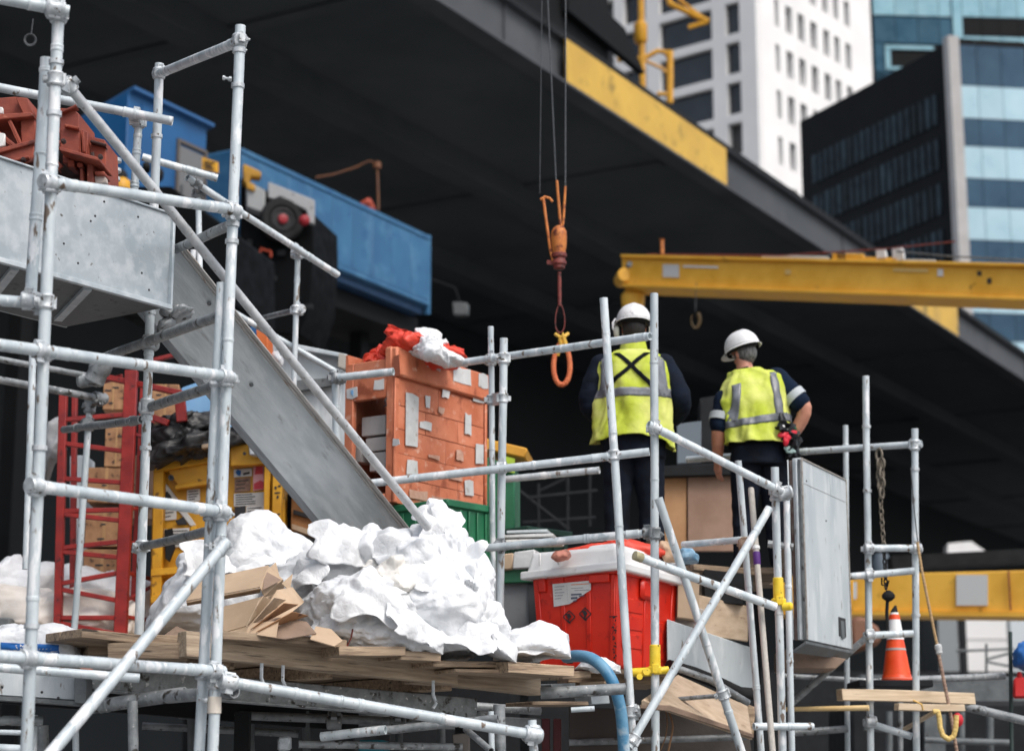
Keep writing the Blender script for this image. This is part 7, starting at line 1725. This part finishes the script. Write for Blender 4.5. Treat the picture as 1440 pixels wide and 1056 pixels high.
# ================================================================== the two workers
def remeshed(mb, name, mt, parent, M, voxel, smooth_it=3, cloth=0.0, cscale=9.0, seed=0.0):
    me = bpy.data.meshes.new(name); me.from_pydata([tuple(p) for p in mb.v], [], mb.f)
    bm = bmesh.new(); bm.from_mesh(me); bmesh.ops.recalc_face_normals(bm, faces=bm.faces); bm.to_mesh(me); bm.free()
    t = bpy.data.objects.new('tmp', me); COL.objects.link(t)
    md = t.modifiers.new('r', 'REMESH'); md.mode = 'VOXEL'; md.voxel_size = voxel
    if smooth_it:
        sm = t.modifiers.new('s', 'SMOOTH'); sm.factor = .5; sm.iterations = smooth_it
    dg = bpy.context.evaluated_depsgraph_get()
    out = bpy.data.meshes.new_from_object(t.evaluated_get(dg))
    bpy.data.objects.remove(t); bpy.data.meshes.remove(me)
    if cloth:
        nrm = [v.normal.copy() for v in out.vertices]
        for v, n in zip(out.vertices, nrm):
            p = v.co
            a = noise.noise(V((p.x * cscale, p.y * cscale, p.z * cscale * 1.8 + seed))) + .5 * noise.noise(V((p.x * cscale * 2.1 + p.z * 6, p.y * cscale * 2, p.z * cscale * 2.6 + seed)))
            r = 1 - abs(noise.noise(V((p.x * cscale * .8 - p.z * 5, p.y * cscale * .8, p.z * cscale * 1.1 + 7 + seed)))) * 2
            v.co = p + n * cloth * (a * .6 + r * .5)
    out.name = name; out.materials.clear(); out.materials.append(mt)
    out.shade_smooth()
    o = bpy.data.objects.new(name, out); link(o, parent, M); return o
def ball(mb, c, r, sc=(1, 1, 1), n=14):
    c = V(c)
    mb.grid(lambda u, v: c + V((math.cos(2 * math.pi * u) * math.sin(math.pi * (v * .98 + .01)) * r * sc[0], math.sin(2 * math.pi * u) * math.sin(math.pi * (v * .98 + .01)) * r * sc[1], math.cos(math.pi * (v * .98 + .01)) * r * sc[2])), n, n // 2 + 2, closed=True)
    k = len(mb.v); rows = n // 2 + 3
    mb.f.append(tuple(k - rows * n + i for i in range(n))); mb.m.append(0)
    mb.f.append(tuple(reversed([k - n + i for i in range(n)]))); mb.m.append(0)
def limb(mb, pts, rad, n=18, k=6):
    P = [V(p) for p in pts]
    Q = smooth([V((*p, )) for p in P], k) if len(P) > 2 else [P[0].lerp(P[1], i / k) for i in range(k + 1)]
    m_ = len(Q) - 1
    def rr(i):
        f = i / m_ * (len(rad) - 1); j = min(int(f), len(rad) - 2); return rad[j] + (rad[j + 1] - rad[j]) * (f - j)
    mb.path(Q, rr, n)
    ball(mb, P[0], rad[0]); ball(mb, P[-1], rad[-1])
def sup(t, e): return math.copysign(abs(t) ** e, t)
def torso_fn(rings, tilt=0.0, ex=.82):
    def f(a, z):
        j = 0
        while j < len(rings) - 2 and rings[j + 1][0] < z: j += 1
        r0, r1 = rings[j], rings[j + 1]
        t = (z - r0[0]) / (r1[0] - r0[0]); t = max(0, min(1, t))
        t2 = t * t * (3 - 2 * t) * .5 + t * .5
        cx, cy, rx, ry, tl = [r0[i] + (r1[i] - r0[i]) * t2 for i in range(1, 6)]
        x, y = rx * sup(math.cos(a), ex), ry * sup(math.sin(a), ex)
        return V((cx + x, cy + y, z + tl * x))
    return f
def loft(mb, f, z0, z1, na=40, nz=26, grow=0.0, cap=True):
    def g(u, v):
        a = 2 * math.pi * u; z = z0 + (z1 - z0) * v; p = f(a, z)
        if grow:
            n = V((math.cos(a), math.sin(a), 0)); p = p + n * grow
        return p
    mb.grid(g, na, nz, closed=True)
    if cap:
        k = len(mb.v); b = k - na * (nz + 1)
        mb.f.append(tuple(reversed(range(b, b + na)))); mb.f.append(tuple(range(k - na, k))); mb.m += [0, 0]
def hand(mb, W, d, pn, curl=.5, s=1.0, thumb_side=1):
    """palm, four unequal fingers with knuckle bends, thumb leaving the side of the palm"""
    d = V(d).normalized(); pn = V(pn); pn = (pn - d * pn.dot(d)).normalized(); sd = d.cross(pn) * thumb_side
    W = V(W)
    for i in range(4):
        o = (i - 1.5) * .021 * s
        mb.path([W + sd * o * .55, W + sd * o * .9 + d * .05 * s, W + sd * o + d * .092 * s], lambda k_: .0145 * s, 10)
    for i, ln in enumerate((.072, .080, .074, .058)):
        base = W + sd * ((1.5 - i) * .021 * s) + d * .088 * s; dd = d.copy(); p = base; pts = [p]
        for j, seg in enumerate((.45, .32, .23)):
            ang = curl * (.75, .95, .7)[j]
            dd = (dd * math.cos(ang) + pn * math.sin(ang)).normalized(); nb = (dd, )
            p = p + dd * ln * seg * s * 1.15; pts.append(p)
        mb.path(pts, lambda k_: (.0098, .0092, .0085, .0075)[k_] * s, 10); ball(mb, pts[-1], .0078 * s, n=10)
    t0_ = W + sd * .028 * s + d * .028 * s
    t1_ = t0_ + (sd * .75 + d * .6 + pn * .35).normalized() * .042 * s; t2_ = t1_ + (sd * .25 + d * .85 + pn * .5).normalized() * .034 * s
    mb.path([t0_ - sd * .02, t0_, t1_, t2_], lambda k_: (.014, .0135, .011, .009)[k_] * s, 10); ball(mb, t2_, .0092 * s, n=10)
def head_mesh(mb, H):
    """skull, jaw, nose and ears; H places the head (its origin at the skull centre, +y the face)"""
    b = MB()
    ball(b, (0, -.008, .01), .1, (.78, .98, 1.12), 22); ball(b, (0, .03, -.06), .075, (.82, .85, .85), 18); ball(b, (0, .052, -.098), .035, (1.0, .8, .7), 12)
    limb(b, [(0, .088, -.005), (0, .108, -.038)], [.010, .016], 10, 3); ball(b, (.011, .098, -.04), .010); ball(b, (-.011, .098, -.04), .010)
    ball(b, (0, .088, -.068), .02, (1.1, .5, .35), 12); ball(b, (0, .085, -.08), .018, (1.0, .5, .4), 12); ball(b, (0, .08, .022), .05, (1.1, .35, .2), 12)
    for s in (-1, 1): ball(b, (s * .079, -.008, -.022), .030, (.35, .62, 1.05), 14)
    mb.add([H @ p for p in b.v], b.f)
def helmet(root, H, M, mark=False, muffs=False):
    hm = MB()
    def dome(u, v):
        a = 2 * math.pi * u; ph = v * math.pi / 2
        rx, ry, rz = .122, .146, .135
        r = math.cos(ph) ** .85
        p = V((rx * r * math.cos(a), ry * r * math.sin(a), .028 + rz * math.sin(ph) ** .95))
        ridge = max(0, 1 - abs(p.x) / .03) * .007 * math.cos(ph * .7) * (1 if v > .12 else v / .12)
        return p + V((0, 0, ridge))
    hm.grid(dome, 44, 16, closed=True)
    def brim(u, v):
        a = 2 * math.pi * u; fr = max(0, math.sin(a)); e = .012 + .052 * fr ** 2.2 + .006 * (1 - fr)
        r_ = v
        return V(((.122 + e * r_ * .75) * math.cos(a), (.146 + e * r_) * math.sin(a), .028 - .012 * r_ * (1 + .8 * fr) ))
    hm.grid(brim, 44, 3, closed=True)
    hb = MB(); hb.add([H @ p for p in hm.v], hm.f)
    o = hb.build('helmet', HELMET, root, M=M, local=True, sharp=60, solid=.004)
    ib = MB(); ib.grid(lambda u, v: H @ V(((.112) * math.cos(2 * math.pi * u), (.134) * math.sin(2 * math.pi * u), .0 + .03 * v)), 36, 2, closed=True); ib.build('head_band', RUBBER, o, M=M, local=True, solid=.004)
    if mark:
        lb_ = MB()
        for pts in (((-.030, .062), (-.012, .072), (-.016, .060)), ((-.016, .060), (.0, .050), (-.008, .064), (-.010, .058)), ((-.022, .052), (-.006, .046), (-.012, .054))):
            vv = []
            for x, z in pts:
                y = -.146 * math.sqrt(max(0, 1 - (x / .122) ** 2)) * math.cos(math.asin(min(1, (z - .028) / .135))) ** .85 - .0025
                vv.append(H @ V((x, y, z)))
            lb_.add(vv, [tuple(range(len(vv)))])
        lb_.build('logo', INK, o, M=M, local=True, recalc=False, solid=.001)
    if muffs:
        for s in (-1, 1):
            em = MB(); b = MB(); ball(b, (s * .118, .0, -.035), .046, (.55, .8, 1.05), 18); em.add([H @ p for p in b.v], b.f); c_ = em.build('ear_muff', mat('muff_cream', (0.62, 0.60, 0.48), (0.7, 0.69, 0.6), bump=.05), root, M=M, local=True)
            am = MB(); am.path([H @ V((s * .126, .0, .065)), H @ V((s * .146, -.004, .035)), H @ V((s * .146, -.004, -.01)), H @ V((s * .132, 0, -.03))], .008, 8); am.build('muff_arm', WHITE_PAINT, c_, M=M, local=True)
            pd = MB(); b = MB(); ball(b, (s * .098, .0, -.035), .042, (.4, .8, 1.02), 16); pd.add([H @ p for p in b.v], b.f); pd.build('muff_pad', RUBBER, c_, M=M, local=True)
    return o
def vest(root, M, f, z0, z1, name_bands, seed, verts, horiz, crop=None, hem=None, strap=None, folds=.03):
    def s(a, z, off=0.0):
        p = f(a, z); n = V((math.cos(a), math.sin(a) * 1.2, 0)).normalized()
        low = max(0, min(1, (z1 - z) / (z1 - z0)))
        fold = (noise.noise(V((a * 2.6 + z * 2.2, z * 3.0, seed))) * 1.0 + (0.5 - abs(noise.noise(V((a * 4 - z * 7, z * 5.5, seed + 5))))) * .8) * folds * (.45 + low) + (.5 - abs(noise.noise(V((a * 1.6 + z * 5.5, z * 2.0 - a * .7, seed + 9))))) * .022
        return p + n * (.026 + .034 * low ** 2 + fold + off)
    vm = MB()
    def g(u, v):
        a = 2 * math.pi * u; z = z0 + (z1 - z0) * v
        p = s(a, z)
        if hem and v < .5: p.z += hem(a) * (1 - v * 2)
        return p
    vm.grid(g, 96, 60, closed=True)
    vo = vm.build('vest', HIVIS, root, M=M, local=True, sharp=180, solid=.004, recalc=True)
    for (za, zb) in horiz:
        b = MB(); b.grid(lambda u, v: s(2 * math.pi * u, za + (zb - za) * v + 0.0, .004), 96, 4, closed=True); b.build('reflective_band', REFLECT, vo, M=M, local=True, sharp=180, solid=.002)
    def ang(x, z):
        # angle on the back (-y) whose x offset is x
        best = None
        lo_a, hi_a = math.pi, 2 * math.pi
        for _ in range(40):
            md = (lo_a + hi_a) / 2
            if f(md, z).x < x: lo_a = md
            else: hi_a = md
        return (lo_a + hi_a) / 2
    for (xa, xb, za, zb, wd_) in verts:
        b = MB(); b.grid(lambda u, v: s(ang(xa + (xb - xa) * v + wd_ * (u - .5), za + (zb - za) * v), za + (zb - za) * v, .0042), 4, 22); b.build('reflective_band', REFLECT, vo, M=M, local=True, sharp=180, solid=.002)
    for (xa, xb, za, zb, wd_) in (strap or ()):
        b = MB(); b.grid(lambda u, v: s(ang(xa + (xb - xa) * v + wd_ * (u - .5), za + (zb - za) * v), za + (zb - za) * v, .009), 3, 24); b.build('harness_strap', STRAP, root, M=M, local=True, sharp=180, solid=.004)
    return vo, s, ang
def boots(root, M, feet):
    for (x, y, yaw) in feet:
        b = MB(); c, s_ = math.cos(yaw), math.sin(yaw)
        def tr(p): return V((x + p[0] * c - p[1] * s_, y + p[0] * s_ + p[1] * c, p[2]))
        limb(b, [tr((0, -.06, .06)), tr((0, .06, .055)), tr((0, .17, .045))], [.055, .05, .043], 14); limb(b, [tr((0, -.05, .08)), tr((0, -.045, .2))], [.055, .056], 14)
        o = remeshed(b, 'boot', mat('boot_brown', (0.05, 0.035, 0.025), (0.09, 0.065, 0.045), rough=.7, bump=.3), root, M, .012, 2)
        sb = MB(); sb.prism([tr(p) for p in ((-.05, -.11, 0), (.05, -.11, 0), (.055, .05, 0), (.045, .2, 0), (-.045, .2, 0), (-.055, .05, 0))], Z * .022); sb.build('sole', RUBBER, o, M=M, local=True)

# ------------------------------------------------ worker one
fl1 = at(893, 800, 13.0); fl1.z = pz
M1 = Matrix.Translation(fl1) @ Matrix.Rotation(math.radians(-3), 4, 'Z')
H1 = Matrix.Translation((.015, .035, 1.74)) @ Matrix.Rotation(math.radians(-6), 4, 'X')
#            z     cx    cy    rx    ry   tilt
rg1 = [(.82, 0, .0, .205, .145, 0), (.95, 0, 0, .212, .150, 0), (1.08, 0, .005, .212, .146, 0), (1.25, 0, .0, .226, .142, 0), (1.38, 0, -.005, .236, .136, 0), (1.46, 0, -.005, .226, .118, 0), (1.515, .002, .0, .175, .095, 0), (1.55, .006, .01, .10, .07, 0), (1.60, .01, .02, .066, .062, 0)]
f1 = torso_fn(rg1)
body = MB()
loft(body, f1, .83, 1.59)
limb(body, [(.008, .01, 1.52), (.012, .03, 1.66)], [.062, .058], 18, 4)
head_mesh(body, H1)
RA = [(.215, 0, 1.455), (.335, -.03, 1.20), (.285, .20, 1.10)]
LA = [(-.215, 0, 1.455), (-.305, -.02, 1.19), (-.20, .21, 1.11)]
for A_ in (RA, LA): limb(body, A_, [.066, .054, .046, .044, .032], 16, 6)
hand(body, V(RA[-1]), (-.55, .8, -.1), (-.6, -.4, -.5), .55, 1.0, 1); hand(body, V(LA[-1]), (.55, .8, -.1), (.6, -.4, -.5), .55, 1.0, -1)
for s_ in (-1, 1): limb(body, [(s_ * .10, 0, .86), (s_ * .115, .015, .48), (s_ * .125, -.015, .10)], [.105, .085, .06, .062, .042], 18, 6); limb(body, [(s_ * .125, -.02, .06), (s_ * .13, .12, .04)], [.045, .035], 12, 4)
p1 = remeshed(body, 'person', SKIN, None, M1, .0075, 3)
tag(p1, 'person with back turned, navy sleeves, yellow vest with black cross strap, helmet with ear muffs', 'person')
hb = MB(); b = MB(); ball(b, (0, -.018, -.008), .104, (.80, .94, .95), 24); hb.add([H1 @ p for p in b.v if True], b.f)
hr1 = hb.build('hair', HAIR_D, p1, M=M1, local=True)
nk = MB(); b = MB()
for s_ in (-1, 1):
    b = MB(); ball(b, (s_ * .03, .082, .002), .0125, (1, 1, 1), 12); e = MB(); e.add([H1 @ p for p in b.v], b.f); e.build('eye', WHITE_PAINT, p1, M=M1, local=True)
sh = MB(); loft(sh, f1, .90, 1.55, grow=.008); 
for A_ in (RA, LA): limb(sh, A_, [.084, .078, .070, .062, .044], 18, 8)
remeshed(sh, 'shirt', NAVY, p1, M1, .010, 2, .008, 8, 3.0)
tr_ = MB(); loft(tr_, f1, .80, 1.05, grow=.016)
for s_ in (-1, 1): limb(tr_, [(s_ * .095, 0, .86), (s_ * .115, .015, .48), (s_ * .125, -.015, .13)], [.122, .108, .086, .082, .078], 20, 8)
remeshed(tr_, 'trousers', TROUSER, p1, M1, .010, 2, .010, 7, 9.0)
vest(p1, M1, f1, .955, 1.556, None, 11.0, [(-.175, -.165, 1.22, 1.50, .052), (.172, .16, 1.22, 1.50, .052)], [(1.205, 1.265)], hem=lambda a: -.085 * math.cos(a) ** 2 + .02 * math.sin(a) + .04 * (1 if math.cos(a) < 0 else -.6) * math.cos(a) ** 4, strap=[(-.125, .085, 1.30, 1.52, .034), (.12, -.09, 1.27, 1.52, .034)])
cl_ = MB(); cl_.grid(lambda u, v: V((.010 + (.102 - .026 * v) * math.cos(2 * math.pi * u), .018 + (.096 - .022 * v) * math.sin(2 * math.pi * u), 1.54 + .115 * v)), 36, 4, closed=True); cl_.build('vest_collar', HIVIS, p1, M=M1, local=True, solid=.006)
boots(p1, M1, ((-.128, -.02, .05), (.128, -.02, -.08)))
helmet(p1, H1, M1, mark=True, muffs=True)

# ------------------------------------------------ worker two, leaning to the left
fl2 = at(1072, 800, 13.3); fl2.z = pz
M2 = Matrix.Translation(fl2) @ Matrix.Rotation(math.radians(6), 4, 'Z')
H2 = Matrix.Translation((-.082, .055, 1.632)) @ Matrix.Rotation(math.radians(-10), 4, 'Y') @ Matrix.Rotation(math.radians(28), 4, 'Z') @ Matrix.Rotation(math.radians(-7), 4, 'X') @ Matrix.Scale(.95, 4)
rg2 = [(.82, 0, .0, .178, .13, 0), (.95, -.005, 0, .178, .132, .08), (1.05, -.01, .005, .175, .125, .16), (1.18, -.02, .01, .188, .126, .24), (1.30, -.035, .015, .202, .126, .30), (1.385, -.045, .02, .192, .11, .36), (1.435, -.055, .025, .15, .09, .34), (1.465, -.068, .032, .095, .07, .28), (1.51, -.085, .04, .064, .06, .2)]
f2 = torso_fn(rg2)
body = MB()
loft(body, f2, .83, 1.50)
limb(body, [(-.072, .03, 1.43), (-.085, .05, 1.58)], [.062, .057], 18, 4)
head_mesh(body, H2)
RA = [(.145, .02, 1.435), (.325, -.05, 1.215), (.215, .03, .975)]
LA = [(-.225, .03, 1.275), (-.285, -.0, 1.06), (-.275, .10, .86)]
for A_ in (RA, LA): limb(body, A_, [.064, .055, .052, .046, .031], 16, 6)
hand(body, V(RA[-1]), (-.75, .35, -.45), (-.5, -.1, -.8), .5, 1.0, 1); hand(body, V(LA[-1]), (.05, .35, -.9), (.8, .3, .1), .35, 1.0, -1)
for s_ in (-1, 1): limb(body, [(s_ * .095, 0, .86), (s_ * .11, .02, .48), (s_ * .13, -.015, .10)], [.10, .082, .058, .06, .042], 18, 6); limb(body, [(s_ * .13, -.02, .06), (s_ * .135, .12, .04)], [.045, .035], 12, 4)
p2 = remeshed(body, 'person', SKIN, None, M2, .0075, 3)
tag(p2, 'person leaning left with bare forearms, lime vest, tool belt and plain white helmet', 'person')
hb = MB(); b = MB(); ball(b, (0, -.016, -.014), .102, (.80, .95, .93), 24); hb.add([H2 @ p for p in b.v], b.f); hb.build('hair', HAIR_G, p2, M=M2, local=True)
for s_ in (-1, 1):
    b = MB(); ball(b, (s_ * .03, .082, .002), .0125, (1, 1, 1), 12); e = MB(); e.add([H2 @ p for p in b.v], b.f); e.build('eye', WHITE_PAINT, p2, M=M2, local=True)
sh = MB(); loft(sh, f2, .90, 1.49, grow=.010)
def part_way(A_, t): 
    a, b_ = V(A_[0]), V(A_[1]); return a.lerp(b_, t)
re_, le_ = part_way(RA, .80), part_way(LA, .86)
limb(sh, [RA[0], part_way(RA, .4), re_], [.082, .080, .078], 18, 6); limb(sh, [LA[0], part_way(LA, .4), le_], [.080, .076, .074], 18, 6)
remeshed(sh, 'shirt', mat('blue_navy_cloth', lin(11, 20, 35), lin(20, 34, 54), rough=.9, spec=.15, scale=7, bump=.5, bscale=16, bdist=.015), p2, M2, .010, 2, .007, 8, 13.0)
for A_, e_ in ((RA, re_), (LA, le_)):
    d_ = (V(A_[1]) - V(A_[0])).normalized(); b = MB(); c = e_ - d_ * .045; b.lathe(c, d_, [(-.03, .0865), (-.028, .089), (.026, .087), (.028, .0845)], 24, False); b.build('reflective_cuff', mat('cuff_grey', (0.42, 0.46, 0.48), bump=.2), p2, M=M2, local=True)
cl_ = MB(); cl_.grid(lambda u, v: V((-.075 - .02 * v + (.074 - .006 * v) * math.cos(2 * math.pi * u), .035 + .01 * v + (.070 - .004 * v) * math.sin(2 * math.pi * u), 1.455 + .05 * v + .25 * .07 * math.cos(2 * math.pi * u))), 36, 4, closed=True); cl_.build('collar', STRAP, p2, M=M2, local=True, solid=.006)
tr_ = MB(); loft(tr_, f2, .80, 1.02, grow=.016)
for s_ in (-1, 1): limb(tr_, [(s_ * .09, 0, .86), (s_ * .11, .02, .48), (s_ * .13, -.015, .13)], [.116, .104, .084, .08, .076], 20, 8)
remeshed(tr_, 'trousers', TROUSER, p2, M2, .010, 2, .010, 7, 19.0)
HV = bpy.data.materials
vest(p2, M2, f2, .965, 1.492, None, 31.0, [(-.17, -.155, 1.12, 1.40, .048), (.085, .07, 1.12, 1.42, .048)], [(1.075, 1.13)], hem=lambda a: -.02 * math.cos(a) ** 2 + .02 * math.sin(a) - .02 * math.cos(a))
boots(p2, M2, ((-.135, -.02, .1), (.135, -.02, -.1)))
helmet(p2, H2, M2)
bl = MB(); loft(bl, f2, .935, .985, grow=.026, nz=3, cap=False); belt = bl.build('tool_belt', STRAP, p2, M=M2, local=True, solid=.006)
def lump(c, r, sc, mt, nme, sd=0, amp=.012):
    b = MB(); ball(b, c, r, sc, 18)
    for i, p in enumerate(b.v): b.v[i] = p + (p - V(c)) * amp / r * 6 * noise.noise(p * 30 + V((sd, 0, 0)))
    return b.build(nme, mt, belt, M=M2, local=True)
lump((.135, -.18, 1.055), .052, (.95, .8, 1.0), mat('pouch_black', (0.006, 0.007, 0.008), (0.014, 0.016, 0.018), rough=.4, spec=.3, bump=.3), 'pouch', 1)
lump((.18, -.165, .985), .068, (.95, .7, 1.0), MATS['pouch_black'], 'pouch', 2); lump((.20, -.15, .90), .07, (.8, .7, 1.3), MATS['pouch_black'], 'pouch', 3); lump((.235, -.10, .95), .045, (.8, .9, 1.4), MATS['pouch_black'], 'pouch', 4)
lump((.160, -.20, .985), .022, (1.2, .5, .8), mat('pouch_red', lin(206, 34, 54), bump=.3), 'red_glove', 5, .02); lump((.135, -.20, .975), .015, (.9, .6, 1.2), MATS['pouch_red'], 'red_glove', 6, .02)
lump((.175, -.175, .885), .024, (1, .5, .8), mat('pouch_teal', lin(150, 176, 172), bump=.2), 'tape_reel', 7); lump((.215, -.15, .90), .013, (1, .6, 1.6), WHITE_PAINT, 'glint_bead', 8); lump((.125, -.205, 1.065), .010, (.6, .5, 1.8), WHITE_PAINT, 'glint_bead', 9)  # small white lumps paint glints on the pouches
lump((.20, -.15, 1.02), .03, (1, .6, .8), GREEN, 'tape_reel', 10)
